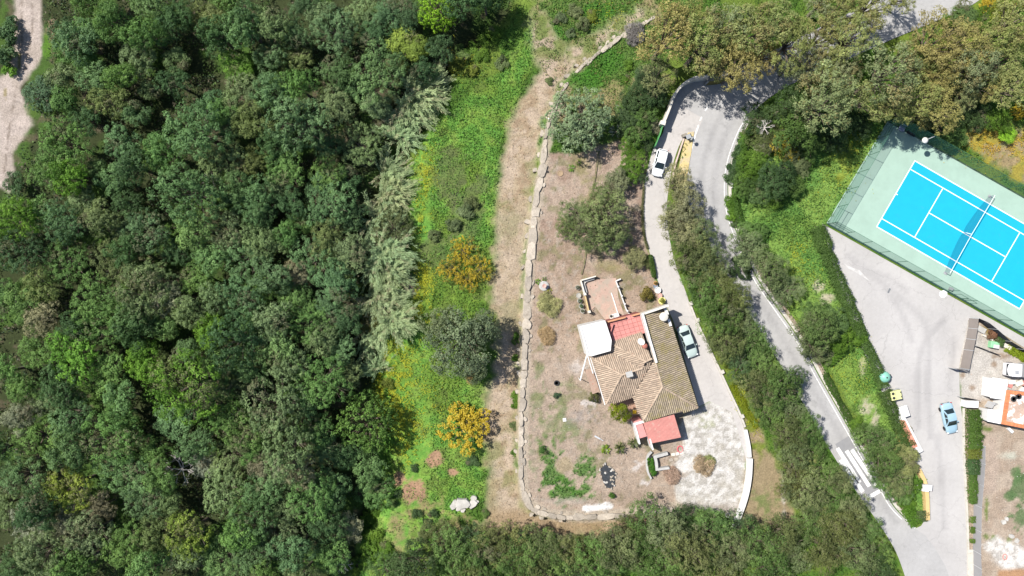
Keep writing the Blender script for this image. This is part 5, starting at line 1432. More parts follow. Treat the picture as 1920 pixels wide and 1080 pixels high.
pot(1228, 531, .30, .5, mat('orange_clay_pot', (0.45, 0.24, 0.10), 0.8, 0.1), 'orange clay pot, topmost in the row beside the driveway', (.12, .1, .03)); pot(1228, 536.5, .34, .45, m_bluepot, 'blue-grey pot second in the row beside the driveway')
pot(1232, 544, .46, .5, m_white, 'large white pot in the row beside the driveway'); pot(1236, 554, .36, .45, m_pinkpot, 'pink pot with dark soil in the row beside the driveway')
t = pot(1240, 564, .5, .5, mat('yellow_glazed_pot', (0.62, 0.58, 0.20), 0.6, 0.1), 'pale yellow pot at the corner of the villa by the driveway', (.16, .17, .03))
# fountain and little garden things
t = thing('bird_bath', 'round grey stone basin with a clay bowl on top in the garden', 'bird bath', W(1020, 536))
q = W(1020, 536)
m = M(); m.lathe([(.72, -.1), (.72, .10), (.6, .16), (0, .18)], 18, q); part(t, 'base', m, m_concrete)
m = M(); m.lathe([(.2, .15), (.16, .6), (.2, .7)], 12, q); part(t, 'pedestal', m, m_concrete)
m = M(); m.lathe([(.16, .68), (.28, .82), (.31, .9), (.24, .88), (0, .78)], 16, q); part(t, 'bowl', m, m_pinkpot)
def tyre(px, py, z, r, w_, label, on=None, flat=True):
    c = W(px, py, z); m = M()
    m.lathe([(r * .62, .02), (r * .82, .0), (r, w_ * .2), (r, w_ * .8), (r * .82, w_), (r * .62, w_ - .02), (r * .62, .02)], 20, (0, 0, 0))
    o = m.build('tyre', m_black, None, c); tag(o, label, 'tyre')
tyre(1043.5, 718, 0.0, .40, .2, 'old black tyre lying on the bare garden soil left of the villa')
m = M(); m.box((0, 0, .04), (.5, .5, .08), .1, .01); tag(m.build('paving_slab', m_white, None, W(1058.5, 787)), 'single square white slab on the garden soil', 'slab')
m = M(); m.box((0, 0, .05), (.9, .22, .06), -.5); m.box((.55, -.3, .06), (.7, .1, .05), -.6); tag(m.build('scrap_plank', m_ltmetal, None, W(1120, 820)), 'weathered grey plank lying on the soil below the villa', 'plank')
m = M(); m.box((0, 0, .05), (.25, .25, .12), .4); tag(m.build('small_block', m_dark, None, W(1026.5, 322)), 'small dark block on the upper garden soil', 'block')
m = M(); m.lathe([(.42, -.05), (.42, .05), (.34, .05), (.33, -.02), (0, -.02)], 18); tag(m.build('planting_ring', m_wood, None, W(1050.5, 325)), 'dark ring of earth edging in the upper garden', 'ring')
# agaves and yuccas
def rosette(px, py, r, n, w_, col, label, name='agave', up=0.5, cat='plant', stem=0.0, seed=1):
    rng = np.random.default_rng(seed); pos = []; al = []; nr = []; LL = []
    for i in range(n):
        a = rng.uniform(0, 6.283); e = rng.uniform(0.05, 1.2) * up + 0.1
        d = np.array([math.cos(a) * math.cos(e), math.sin(a) * math.cos(e), math.sin(e)]); L = r * rng.uniform(.75, 1.1)
        for k in range(2):
            dd = d + np.array([0, 0, -0.35 * k]); dd /= np.linalg.norm(dd)
            st = (d * L * 0.5) if k else np.zeros(3)
            pos.append(st + dd * L * .28 + np.array([0, 0, stem])); al.append(dd); LL.append(L * .62)
            n0 = np.cross(dd, np.array([-math.sin(a), math.cos(a), 0])); nr.append(-n0 if n0[2] < 0 else n0)
    pos = np.array(pos); al = norm(np.array(al)); nr = norm(np.array(nr)); LL = np.array(LL)
    V, F = leaf_quads(pos, nr, LL, np.full(len(LL), w_), rng, along=al)
    t = thing(name, label, cat, G(px, py))
    link('leaves', np_mesh('rosette', V, F, m_leaf_gloss, face_tone=np.clip(.5 + rng.normal(0, .18, len(F)), 0, 1), alt=np.zeros(len(F))), t, color=col)
    m = M(); m.tube([(0, 0, -.2), (0, 0, .12 + stem)], .12, 8); m.build('stem', m_bark, t)
AG = (0.16, 0.19, 0.13)
rosette(1164, 203, .95, 26, .16, AG, 'spiky grey-green agave, upper one beside the bushes by the bend', seed=3); rosette(1155, 247, 1.1, 30, .16, AG, 'spiky grey-green agave, lower one right of the round bush', seed=4)
rosette(1161, 838, 1.0, 46, .15, (0.075, 0.09, 0.025), 'dark green yucca with pointed leaves below the villa, left one', 'yucca', .9, 'plant', .5, 5); rosette(1186, 828, 1.0, 46, .15, (0.07, 0.085, 0.028), 'dark green yucca with pointed leaves below the villa, right one', 'yucca', .9, 'plant', .5, 6)
rosette(1135, 842, .75, 26, .22, (0.11, 0.16, 0.012), 'small bright green fan palm left of the yuccas', 'palm', .4, 'plant', .2, 7)
rosette(1031, 545, .45, 18, .10, (0.2, 0.2, 0.03), 'small yellowish spiky plant beside the stone basin', 'plant', .7, 'plant', 0, 8); rosette(1008, 528, .5, 24, .16, (0.09, 0.15, 0.02), 'small green plant left of the stone basin', 'plant', .6, 'plant', 0, 9); rosette(1021, 523, .4, 18, .14, (0.08, 0.12, 0.02), 'small green plant above the stone basin', 'plant', .6, 'plant', 0, 10)
rosette(1071, 315, .6, 26, .14, (0.09, 0.16, 0.016), 'small green plant in the upper bare garden', 'plant', .5, 'plant', 0, 11); rosette(1085, 305, .5, 20, .12, (0.12, 0.15, 0.03), 'yellowish small plant in the upper bare garden', 'plant', .5, 'plant', 0, 12)
for x, y, r, c_, lb in ((1028, 570, 22, (0.15, 0.14, 0.06), 'wide straw-coloured dry bush below the stone basin'), (1026, 630, 16, (0.17, 0.125, 0.065), 'reddish straw dry bush in the garden, middle left'), (1320, 875, 19, (0.155, 0.115, 0.08), 'round brown brushwood heap on the pale gravel'), (1262, 893, 16, (0.16, 0.12, 0.095), 'brown brushwood heap beside the concrete planter'), (1330, 866, 12, (0.13, 0.14, 0.05), 'small brushwood heap with green tips on the gravel')):
    T1('bare_shrub', x, y, r, 'n', None, color=[q * 2.0 for q in c_], label=lb, name='dry_bush', zs=.55)
T1('shrub', 1213, 551, 13, 'o', None, color=(0.12, 0.10, 0.025), label='round russet-green shrub in the garden near the driveway pots')
T1('shrub', 1222, 558, 7, 'd', None, color=(0.05, 0.09, 0.03), label='dark green small shrub touching the russet shrub')
T1('shrub', 1018, 845, 8, 'm', None, color=(0.05, 0.11, 0.025), label='small round green shrub in the lower left garden')
T1('shrub', 1115, 745, 11, 'o', None, color=(0.08, 0.085, 0.03), label='small shrub below the porch at the left corner of the villa')
T1('shrub', 1043, 742, 6, 'd', None, color=(0.04, 0.075, 0.04), label='tiny dark bush below the old tyre')
T1('shrub', 1148, 930, 6, 'f', None, color=(0.06, 0.12, 0.02), label='tiny green bush below the black pond liner')
T1('bare_shrub', 1192, 62, 20, 's', None, color=(0.20, 0.18, 0.165), label='grey pile of dry cuttings at the upper end of the stone wall', name='dry_bush')
# pond liner
t = thing('pond', 'angular black pond liner pit edged with small stones in the lower garden', 'pond', W(1140, 893))
PL = [(1126, 880), (1133, 871), (1144, 875), (1148, 881), (1156, 886), (1154, 896), (1152, 910), (1146, 916), (1136, 914), (1132, 906), (1127, 893)]
m = M(); P = pw(PL, .06); m.prism([(p.x, p.y) for p in P], -.2, .06); part(t, 'liner', m, mat('black_pond_sheet', (0.028, 0.032, 0.036), 0.45, 0.3, 3, 12, 0.3, bump=1.0))
for i in range(24):
    x, y = (PL[i % 11][0] + RNG.uniform(-2, 2), PL[i % 11][1] + RNG.uniform(-2, 2)) if i < 14 else (RNG.uniform(1131, 1150), RNG.uniform(880, 910))
    m = M(); stone(m, W(x, y, .06), RNG.uniform(.22, .45), RNG.uniform(.18, .32), .14, RNG.uniform(0, 3), rng, .05, 7); part(t, 'stone', m, m_stone if i % 3 else m_rock)
# concrete planters
t = thing('planter', 'U-shaped grey concrete planter open to the right, on the soil below the red annex', 'planter', W(1235, 865))
for nm, ln, w_ in (('side', [(1225, 855), (1250, 848)], .42), ('side', [(1231, 878), (1253, 875)], .34), ('back', [(1226, 853), (1229, 866), (1230, 880)], .40)):
    m = M(); ribbon_wall(m, ln, w_, 0, .75 if nm == 'side' else .754); part(t, nm, m, m_concrete)
t = thing('planter', 'narrow curved concrete bed full of green plants beside the U-shaped planter', 'planter', W(1219, 872))
m = M(); ribbon_wall(m, smooth([(1221, 846), (1214, 854), (1212, 868), (1214, 884), (1220, 896)], 4), .26, 0, .5); part(t, 'rim', m, m_concrete)
m = M(); m.prism([(p.x, p.y) for p in pw([(1216, 858), (1224, 858), (1228, 880), (1224, 892), (1216, 884)], 0)], -.1, .3); part(t, 'soil', m, m_soil)
for i, (x, y) in enumerate(((1219, 864), (1220, 871), (1222, 878), (1224, 885))):
    link('plants', KINDS['shrub'][i][0], t, loc=W(x, y, .25) - t.location, scale=(.5, .55, .35), color=(0.045, 0.12, 0.015))
m = M(); m.lathe([(.30, 0), (.30, .05), (0, .06)], 14); tag(m.build('bucket_lid', m_dark, None, W(1219, 857.5, .32)), 'round dark lid at the top of the green planter bed', 'lid')
c = W(1275, 842); m = M()
m.tube([(math.cos(a) * .42, math.sin(a) * .5, .06) for a in [k * math.pi / 10 for k in range(21)]], .035, 6, False); m.tube([(math.cos(a) * .36, math.sin(a) * .44, .11) for a in [k * math.pi / 10 for k in range(18)]], .03, 6, False)
tag(m.build('garden_hose', mat('pink_hose', (0.55, 0.10, 0.13), 0.5, 0.05), None, c), 'coiled pink garden hose on the white gravel edge', 'hose')
m = M(); m.lathe([(.34, -.3), (.34, .06), (.26, .06), (.26, -.1), (0, -.1)], 16); tag(m.build('manhole', m_concrete, None, W(1364.5, 966)), 'round open concrete manhole ring at the bottom of the gravel', 'manhole')
# step path below the annex
for i, (x, y) in enumerate(((1262, 852), (1270, 850.5), (1278, 849), (1258, 862), (1268, 861))):
    m = M(); m.box((0, 0, .03), (.55, .42, .06), .28); o = m.build('stepping_stone', m_cream if i < 3 else m_stone, None, W(x, y)); tag(o, 'cream paving stone in the short row beside the pink hose, number from left'.replace('number', ['first', 'second', 'third'][i]) if i < 3 else 'brown paving stone right of the U-shaped planter, ' + ['left', 'right'][i - 3], 'stone', 'paving stones below the annex')
# broken ladder leaning over the wall
t = thing('ladder', 'broken timber ladder leaning over the bottom stretch of the stone wall', 'ladder', W(1152, 985))
a, b_ = W(1147, 974, .4), W(1156, 1006, -.2)
for dx in (-.22, .22):
    m = M(); m.tube([a + Vector((dx, 0, 0)), b_ + Vector((dx, 0, 0))], .045, 6); part(t, 'rail', m, m_wood)
for k in range(5):
    p = a.lerp(b_, (k + .5) / 5); m = M(); m.tube([p - Vector((.22, 0, 0)), p + Vector((.22, 0, 0))], .03, 6); part(t, 'rung', m, m_wood)
# ================================================================ DRIVEWAY AND ROAD FURNITURE
m_kerbw = mat('pale_kerb_concrete', (0.39, 0.37, 0.33), 0.85, 0.12, 1.5, 12, 0.12, dirt=(0.28, 0.25, 0.20), dirt_scale=1.2, dirt_lo=0.55, dirt_hi=0.72)
LW = smooth([(1293, 570), (1304, 598), (1322, 638), (1345, 686), (1366, 732), (1384, 770), (1396, 800)], 4)
t = thing('low_wall', 'long low pale wall along the right edge of the driveway', 'wall', W(1340, 690))
m = M(); ribbon_wall(m, LW, .28, 0, .30); part(t, 'wall', m, m_kerbw)
for i, (x, y) in enumerate(((1293, 569), (1306, 600), (1352, 697), (1389, 780))):
    m = M(); q = W(x, y); m.box((q.x + .1, q.y, .25), (.5, .5, .5 + .02 * i), .4, .03); part(t, 'pillar', m, m_kerbw)
t = thing('low_wall', 'broad white wall curving round the right side of the gravel forecourt', 'wall', W(1396, 880))
m = M(); ribbon_wall(m, smooth([(1396, 805), (1402, 835), (1404, 856)], 4), .45, 0, .55); part(t, 'wall', m, m_white)
m = M(); ribbon_wall(m, smooth([(1404, 858), (1402, 895), (1394, 935), (1375, 988)], 5), .75, 0, .60); part(t, 'wall', m, m_white)
t = thing('boundary_wall', 'tall curved cream wall at the road bend, in front of dark bushes', 'wall', W(1262, 185))
m = M(); ribbon_wall(m, smooth([(1322, 150), (1300, 152), (1282, 160), (1268, 172), (1257, 190), (1249, 212), (1240, 234)], 5), .32, 0, 1.9); part(t, 'wall', m, m_cream)
m = M(); q = W(1238, 236); m.box((q.x, q.y, .95), (.75, .6, 2.1), -.25, .04); part(t, 'pillar', m, m_cream)
t = thing('gate_panel', 'olive screened gate under the rust-tinted eucalyptus crowns by the bend', 'gate', W(1345, 155))
m = M(); ribbon_wall(m, [(1322, 160), (1345, 158), (1372, 150)], .06, 0.06, 1.9); part(t, 'panel', m, mat('olive_screen', (0.13, 0.11, 0.03), 0.8, 0.15))
for x, y in ((1321, 160), (1372, 150)):
    m = M(); q = W(x, y); m.box((q.x, q.y, .95), (.14, .14, 2.2)); part(t, 'post', m, m_grey)
t = thing('green_gate', 'slim green metal gate standing open by the white hatchback', 'gate', W(1231, 260))
m = M(); ribbon_wall(m, [(1238, 241), (1234, 256), (1225, 277)], .05, .1, 1.7); part(t, 'panel', m, mat('bright_green_paint', (0.09, 0.30, 0.10), 0.5, 0.1))
for x, y in ((1238, 240), (1225, 278)):
    m = M(); q = W(x, y); m.box((q.x, q.y, .8), (.12, .12, 2.0)); part(t, 'post', m, m_gmetal)
m = M(); m.box((0, 0, .15), (.5, .45, .5), .3, .03); tag(m.build('wall_stub', m_concrete, None, W(1227, 283)), 'short grey wall stub below the green gate', 'wall')
# yellow-kerbed traffic island
m = M(); m.prism([(p.x, p.y) for p in pw([(1301, 247), (1290, 249), (1284, 262), (1276, 296), (1269, 330), (1268, 350), (1285, 350), (1290, 318), (1296, 284)], 0)], -.1, .13)
o = part(None, 'traffic_island', m, mat('yellow_painted_concrete', (0.43, 0.34, 0.16), 0.85, 0.12, 1, 10, 0.12, dirt=(0.34, 0.29, 0.2), dirt_scale=1.0, dirt_lo=0.5, dirt_hi=0.65)); tag(o, kind='structure')
t = thing('low_wall', 'narrow pinkish edging wall with weeds left of the yellow traffic island', 'wall', W(1268, 300))
m = M(); ribbon_wall(m, smooth([(1284, 254), (1273, 285), (1264, 315), (1259, 345)], 4), .2, 0, .3); part(t, 'wall', m, mat('pinkish_concrete', (0.42, 0.34, 0.29), 0.85, 0.1))
hedge('thin dry weeds between the edging wall and the yellow traffic island', [(1276, 275), (1268, 305), (1263, 335)], .35, .25, (0.10, 0.09, 0.03), 61, 90, name='weed_strip', cat='weeds', leaf=(.08, .16))
t = thing('utility_box', 'dark utility cabinet with a flat grey lid at the tip of the traffic island', 'cabinet', W(1290, 256))
m = M(); m.box(W(1291, 256, .5), (.62, .55, 1.0), .4, .03); part(t, 'body', m, mat('olive_cabinet', (0.06, 0.06, 0.045), 0.6, 0.1))
m = M(); m.box(W(1291, 256, 1.03), (.7, .62, .06), .4); part(t, 'lid', m, m_grey)
m = M(); m.box(W(1283, 254, .35), (.65, .45, .7), .4, .03); part(t, 'side_box', m, mat('grey_brown_box', (0.20, 0.18, 0.15), 0.8, 0.1))
t = thing('road_sign', 'round road sign on a thin pole at the edge of the traffic island', 'road sign', W(1292, 264))
q = W(1292, 264)
m = M(); m.tube([(q.x, q.y, -.1), (q.x, q.y, 1.9)], .035, 8); part(t, 'pole', m, m_grey)
m = M(); tmp = M(); tmp.lathe([(0, -.012), (.29, -.012), (.29, .012), (0, .012)], 20); Rm = to_sun.to_track_quat('Z', 'Y').to_matrix(); Rm = Vector((to_sun.x, to_sun.y, .15)).to_track_quat('Z', 'Y').to_matrix()
m.add([Rm @ Vector(v) + Vector((q.x, q.y, 1.62)) for v in tmp.v], tmp.f); part(t, 'sign_plate', m, m_grey)
# outer kerb of the road
KL = [(x + 4, y - 2) for x, y in ROAD_R if y > 205]
t = thing('road_kerb', 'pale concrete kerb along the outer edge of the curving road', 'kerb', W(1400, 500))
for i in range(0, len(KL) - 5, 5):
    m = M(); ribbon_wall(m, KL[i:i + 6], .42, 0, .12); part(t, 'kerb_stone', m, m_kerbw)
kerb('sand_verge', [(x + 11, y - 3) for x, y in ROAD_R if 420 < y < 960], .55, 0, .05, mat('sandy_verge', (0.24, 0.19, 0.15), 0.95, 0.25), None, None, 'structure')
for i, (x, y, L, a, lb) in enumerate(((1372, 346, 1.1, 1.5, 'short white culvert slab beside the road bend, upper one'), (1384, 404, 1.0, 2.2, 'short white culvert slab beside the road bend, lower one'))):
    m = M(); m.box((0, 0, .1), (L, .25, .3), a, .02); tag(m.build('culvert_slab', m_white, None, W(x, y)), lb, 'slab')

# ================================================================ TENNIS COURT
m_ct = mat('pale_green_court_coating', (0.245, 0.345, 0.290), 0.8, 0.03, 0.6, 20, 0.03, dirt=(0.225, 0.315, 0.265), dirt_scale=0.5, dirt_lo=0.45, dirt_hi=0.7)
m_blue = mat('bright_blue_court_coating', (0.004, 0.285, 0.41), 0.75, 0.03, 0.8, 20, 0.03, dirt=(0.02, 0.27, 0.38), dirt_scale=1.0, dirt_lo=0.58, dirt_hi=0.75)
m_line = mat('white_line_paint', (0.66, 0.67, 0.67), 0.75, 0.05)
m_net, nt, out = new_mat('fence_mesh')
tr = nt.nodes.new('ShaderNodeBsdfTransparent'); df = nt.nodes.new('ShaderNodeBsdfDiffuse'); df.inputs[0].default_value = (0.10, 0.22, 0.16, 1)
mx = nt.nodes.new('ShaderNodeMixShader'); mx.inputs[0].default_value = 0.33
nt.links.new(tr.outputs[0], mx.inputs[1]); nt.links.new(df.outputs[0], mx.inputs[2]); nt.links.new(mx.outputs[0], out.inputs[0])
m_tnet, nt, out = new_mat('tennis_net_mesh')
tr = nt.nodes.new('ShaderNodeBsdfTransparent'); df = nt.nodes.new('ShaderNodeBsdfDiffuse'); df.inputs[0].default_value = (0.01, 0.03, 0.10, 1)
mx = nt.nodes.new('ShaderNodeMixShader'); mx.inputs[0].default_value = 0.22
nt.links.new(tr.outputs[0], mx.inputs[1]); nt.links.new(df.outputs[0], mx.inputs[2]); nt.links.new(mx.outputs[0], out.inputs[0])
U = np.array([0.8665, 0.4992]); Vv = np.array([-0.5005, 0.8657])
cA = np.array([1715.3, 301.5])
def cp(a, b_):     # metres along / across the blue court from its west corner, to pixel
    q = cA + U * a * PXM + Vv * b_ * PXM
    return (q[0], q[1])
SW = (1551, 420); NW = (1665, 228)
FU = np.array([0.871, 0.491])
def along(p, k): return (p[0] + FU[0] * k, p[1] + FU[1] * k)
m = M(); m.prism([(p.x, p.y) for p in pw([SW, NW, along(NW, 480), along(SW, 480)])], -.2, .05)
o = part(None, 'tennis_court', m, m_ct); tag(o, kind='structure')
m = M(); m.prism([(p.x, p.y) for p in pw([cp(0, 0), cp(23.77, 0), cp(23.77, 10.97), cp(0, 10.97)], .056)], .04, .056)
o = part(None, 'playing_surface', m, m_blue); tag(o, kind='structure')
def cline(a0, b0, a1, b1, w_=.09):
    m = M(); A, B_ = W(*cp(a0, b0), .062), W(*cp(a1, b1), .062); d = (B_ - A).normalized(); n = Vector((-d.y, d.x, 0)) * w_ / 2
    m.face([A - n - d * w_ / 2, B_ - n + d * w_ / 2, B_ + n + d * w_ / 2, A + n - d * w_ / 2]); o = part(None, 'court_line', m, m_line); tag(o, kind='structure')
    o.location.z = cline.k * .0012; cline.k += 1
cline.k = 0
for L in ((0, 0, 23.77, 0), (0, 10.97, 23.77, 10.97), (0, 0, 0, 10.97), (23.77, 0, 23.77, 10.97), (0, 1.37, 23.77, 1.37), (0, 9.6, 23.77, 9.6), (5.485, 1.37, 5.485, 9.6), (18.285, 1.37, 18.285, 9.6), (5.485, 5.485, 18.285, 5.485), (0, 5.485, .25, 5.485)):
    cline(*L, w_=.13)
# net
t = thing('tennis_net', 'dark tennis net with white top band and posts across the blue court', 'net', W(*cp(11.885, 5.485), .06))
def netp(b_, z, bul=0.0): 
    p = W(*cp(11.885 - bul, b_), 0); return Vector((p.x, p.y, .06 + z))
Nn = 24; m = M(); tp = M()
for i in range(Nn):
    f0, f1 = i / Nn, (i + 1) / Nn
    b0, b1 = -.91 + f0 * 12.79, -.91 + f1 * 12.79
    z = lambda f: 1.07 - .155 * (1 - abs(2 * f - 1))
    bul = lambda f: .15 + .70 * math.sin(math.pi * f) * (1 - .25 * math.exp(-((f - .5) / .03) ** 2))
    for (za, zb, ka, kb) in ((0, .5, 1, .8), (.5, 1, .8, 0)):
        m.face([netp(b0, z(f0) * za + .02, bul(f0) * ka), netp(b1, z(f1) * za + .02, bul(f1) * ka), netp(b1, z(f1) * zb, bul(f1) * kb), netp(b0, z(f0) * zb, bul(f0) * kb)])
part(t, 'mesh', m, m_tnet, True)
tp.tube([netp(-.91 + k / 24 * 12.79, 1.07 - .155 * (1 - abs(2 * k / 24 - 1)) + .02) for k in range(25)], .034, 6); part(t, 'top_band', tp, m_line)
m = M(); m.tube([netp(5.485, .92), netp(5.485, .5, .5), netp(5.485, .02, .62)], .035, 6); part(t, 'centre_strap', m, m_line)
for b_ in (-.91, 11.88):
    m = M(); m.tube([netp(b_, -.05), netp(b_, 1.1)], .04, 10); part(t, 'post', m, m_ltmetal)
    m = M(); q = netp(b_, 0); m.box((q.x, q.y, .10), (.5, .35, .08), math.radians(-30)); part(t, 'end_shadow_box', m, m_grey)  # flat grey box standing in for the net's shadow at each end
# fence
def mesh_fence(name, label, p0, stepv, n, h, gate=None):
    t = thing(name, label, 'fence', W(*p0))
    pts = [(p0[0] + stepv[0] * k, p0[1] + stepv[1] * k) for k in range(n + 1)]
    for i, (x, y) in enumerate(pts):
        q = W(x, y); m = M(); m.tube([(q.x, q.y, -.1), (q.x, q.y, h)], .036, 8); part(t, 'post', m, m_gmetal)
        if i < n:
            r = W(*pts[i + 1]); d = (r - q).normalized() * .04
            m = M(); m.face([q + d + Vector((0, 0, .06)), r - d + Vector((0, 0, .06)), r - d + Vector((0, 0, h - .05)), q + d + Vector((0, 0, h - .05))]); part(t, 'mesh_panel', m, m_net)
            m = M(); m.tube([(q.x, q.y, h), (r.x, r.y, h)], .022, 6); part(t, 'top_rail', m, m_gmetal)
            m = M(); m.tube([(q.x, q.y, .06), (r.x, r.y, .06)], .022, 6); part(t, 'bottom_rail', m, m_gmetal)
    return t, pts
t1, pp = mesh_fence('court_fence', 'green mesh fence along the short left side of the tennis court', SW, ((NW[0] - SW[0]) / 6, (NW[1] - SW[1]) / 6), 6, 3.3)
t2, pp2 = mesh_fence('court_fence', 'green mesh fence on dark base along the car park side of the court', SW, (36.4 * FU[0], 36.4 * FU[1]), 12, 3.3)
t3, pp3 = mesh_fence('court_fence', 'green mesh fence along the far right side of the court below the grove', NW, (36.4 * FU[0], 36.4 * FU[1]), 9, 3.3)
m = M(); ribbon_wall(m, [SW, along(SW, 440)], .16, 0, .30); part(t2, 'base_wall', m, mat('dark_green_plinth', (0.03, 0.075, 0.06), 0.7, 0.1))
m = M(); ribbon_wall(m, [NW, along(NW, 330)], .12, 0, .22); part(t3, 'base_wall', m, mat('mossy_plinth', (0.05, 0.08, 0.05), 0.8, 0.2))
m = M(); ribbon_wall(m, [(SW[0] - 1, SW[1] - 1), (NW[0] - 1, NW[1])], .10, 0, .2); part(t1, 'base_wall', m, m_ct)
# corner braces and gate frame
def frame(t, a, b_, z0, z1, nm):
    A, B_ = W(*a), W(*b_); m = M()
    for z in (z0, z1): m.tube([(A.x, A.y, z), (B_.x, B_.y, z)], .03, 6)
    for q in (A, B_): m.tube([(q.x, q.y, z0), (q.x, q.y, z1)], .03, 6)
    part(t, nm, m, m_gmetal)
frame(t2, along(SW, 268), along(SW, 284), .15, 2.1, 'gate_frame'); frame(t2, along(SW, 286), along(SW, 302), .15, 2.1, 'gate_frame')
frame(t1, pp[0], pp[1], 1.6, 2.4, 'brace'); frame(t2, pp2[0], pp2[1], 1.6, 2.4, 'brace'); frame(t1, pp[5], pp[6], 1.6, 2.4, 'brace')
t = thing('floodlight', 'white floodlight head on a pole beside the upper corner of the court', 'lamp post', W(1724, 266))
q = W(1724, 266)
m = M(); m.tube([(q.x, q.y, -.1), (q.x, q.y, 3.6)], [.07, .05], 10); part(t, 'pole', m, m_ltmetal)
c = W(1735, 263, 3.7); m = M(); m.tube([(q.x, q.y, 3.6), c], .04, 8); part(t, 'arm', m, m_ltmetal)
m = M(); m.lathe([(.14, .25), (.40, .05), (.44, -.05), (.40, -.08), (.30, .03), (.1, .14), (0, .15)][::-1], 18, c); part(t, 'lamp_head', m, m_white, True)
t = thing('bench', 'grey court bench with a square seat in the shaded upper corner of the court', 'bench', W(1690, 243, .05))
m = M(); m.box(W(1691, 241, .5), (.85, .75, .06), -.5); part(t, 'seat', m, mat('blue_grey_plastic', (0.20, 0.22, 0.30), 0.5, 0.05))
q = W(1691, 241, .3)
for dx, dy in ((-.3, -.25), (.3, -.25), (.3, .25), (-.3, .25)):
    m = M(); m.box((q.x + dx, q.y + dy, .26), (.05, .05, .46)); part(t, 'leg', m, m_grey)
m = M(); m.box((q.x + .1, q.y + .36, .78), (.8, .05, .45), -.5); part(t, 'backrest', m, mat('blue_grey_back', (0.20, 0.22, 0.30), 0.5, 0.05))
m = M(); m.box(W(1708, 250, .45), (1.3, .5, .06), -.52); m.box(W(1704, 248, .22), (.08, .4, .4), -.52); m.box(W(1712, 252, .22), (.08, .4, .4), -.52)  # dark slab on legs, built in place of a cast shadow
tag(part(None, 'shadow_block', m, m_dark), 'dark block standing in for a shadow beside the grey court bench', 'bench'); bpy.data.objects['shadow_block'].name = 'bench'
m = M(); m.box(W(1783, 542, .25), (.5, .45, .5), -.5, .02); tag(part(None, 'bin', m, m_grey), 'small grey bin inside the court fence by the gate', 'bin')

# ================================================================ CAR PARK
t = thing('bottle_bank', 'pale green dome-shaped glass recycling container at the hedge', 'recycling container', W(1654, 706))
m = M(); m.lathe([(.70, 0), (.84, .12), (.88, .55), (.82, 1.0), (.62, 1.38), (.32, 1.56), (.10, 1.6), (0, 1.6)], 26, W(1652, 705.5)); part(t, 'shell', m, mat('mint_green_plastic', (0.16, 0.37, 0.29), 0.45, 0.06), True)
m = M(); m.lathe([(.11, 1.58), (.11, 1.66), (0, 1.67)], 12, W(1652, 705.5)); part(t, 'lifting_ring', m, m_dark)
for a in (.4, 2.2):
    m = M(); c = W(1652, 705.5) + Vector((math.cos(a) * .70, math.sin(a) * .70, 1.15)); m.box(c, (.26, .26, .2), a); part(t, 'opening', m, m_dark)
m_yel = mat('pale_yellow_plastic', (0.46, 0.46, 0.22), 0.5, 0.06)
t = thing('recycling_bin', 'pale yellow recycling container with two round dark openings', 'recycling container', W(1671, 738))
RZ = math.radians(12); c = W(1671, 738.5); Rm = Matrix.Rotation(RZ, 3, 'Z')
m = M(); m.box((c.x, c.y, .65), (1.45, 1.25, 1.3), RZ, .05); part(t, 'body', m, m_yel)
m = M(); m.box((c.x, c.y, 1.33), (1.5, 1.32, .07), RZ, .02); part(t, 'lid', m, m_yel)
m = M(); m.box(Rm @ Vector((-.1, 0, 0)) + Vector((c.x, c.y, 1.37)), (.02, 1.3, .02), RZ); part(t, 'lid_seam', m, m_dark)
for dy in (-.32, .30):
    m = M(); m.lathe([(.20, 0), (.20, .02), (.14, .025), (0, .025)], 14, Rm @ Vector((-.42, dy, 0)) + Vector((c.x, c.y, 1.366))); part(t, 'opening', m, m_dark)
    m = M(); m.box(Rm @ Vector((.64, dy, 0)) + Vector((c.x, c.y, 1.37)), (.10, .22, .04), RZ); part(t, 'latch', m, m_dark)
m = M(); m.box(Rm @ Vector((.3, .72, 0)) + Vector((c.x, c.y, .7)), (1.1, .1, .25), RZ); part(t, 'side_bar', m, m_grey)
t = thing('waste_container', 'white waste container with flat lid between yellow bin and brick-topped wall', 'waste container', W(1688, 769))
c = W(1687, 769); RZ = math.radians(18); Rm = Matrix.Rotation(RZ, 3, 'Z')
m = M(); m.box((c.x, c.y, .6), (1.15, 1.55, 1.1), RZ, .06); part(t, 'body', m, m_white)
m = M(); m.box((c.x, c.y, 1.20), (1.22, 1.62, .10), RZ, .03); part(t, 'lid', m, m_white)
m = M(); m.box(Rm @ Vector((-.66, .1, 0)) + Vector((c.x, c.y, 1.0)), (.12, 1.2, .12), RZ); part(t, 'handle', m, m_grey)
for dx, dy in ((-.4, -.6), (.4, -.6), (.4, .6), (-.4, .6)):
    m = M(); q = Rm @ Vector((dx, dy, 0)) + Vector((c.x, c.y, 0)); m.lathe([(.09, 0), (.09, .1)], 8, q); part(t, 'wheel', m, m_black)
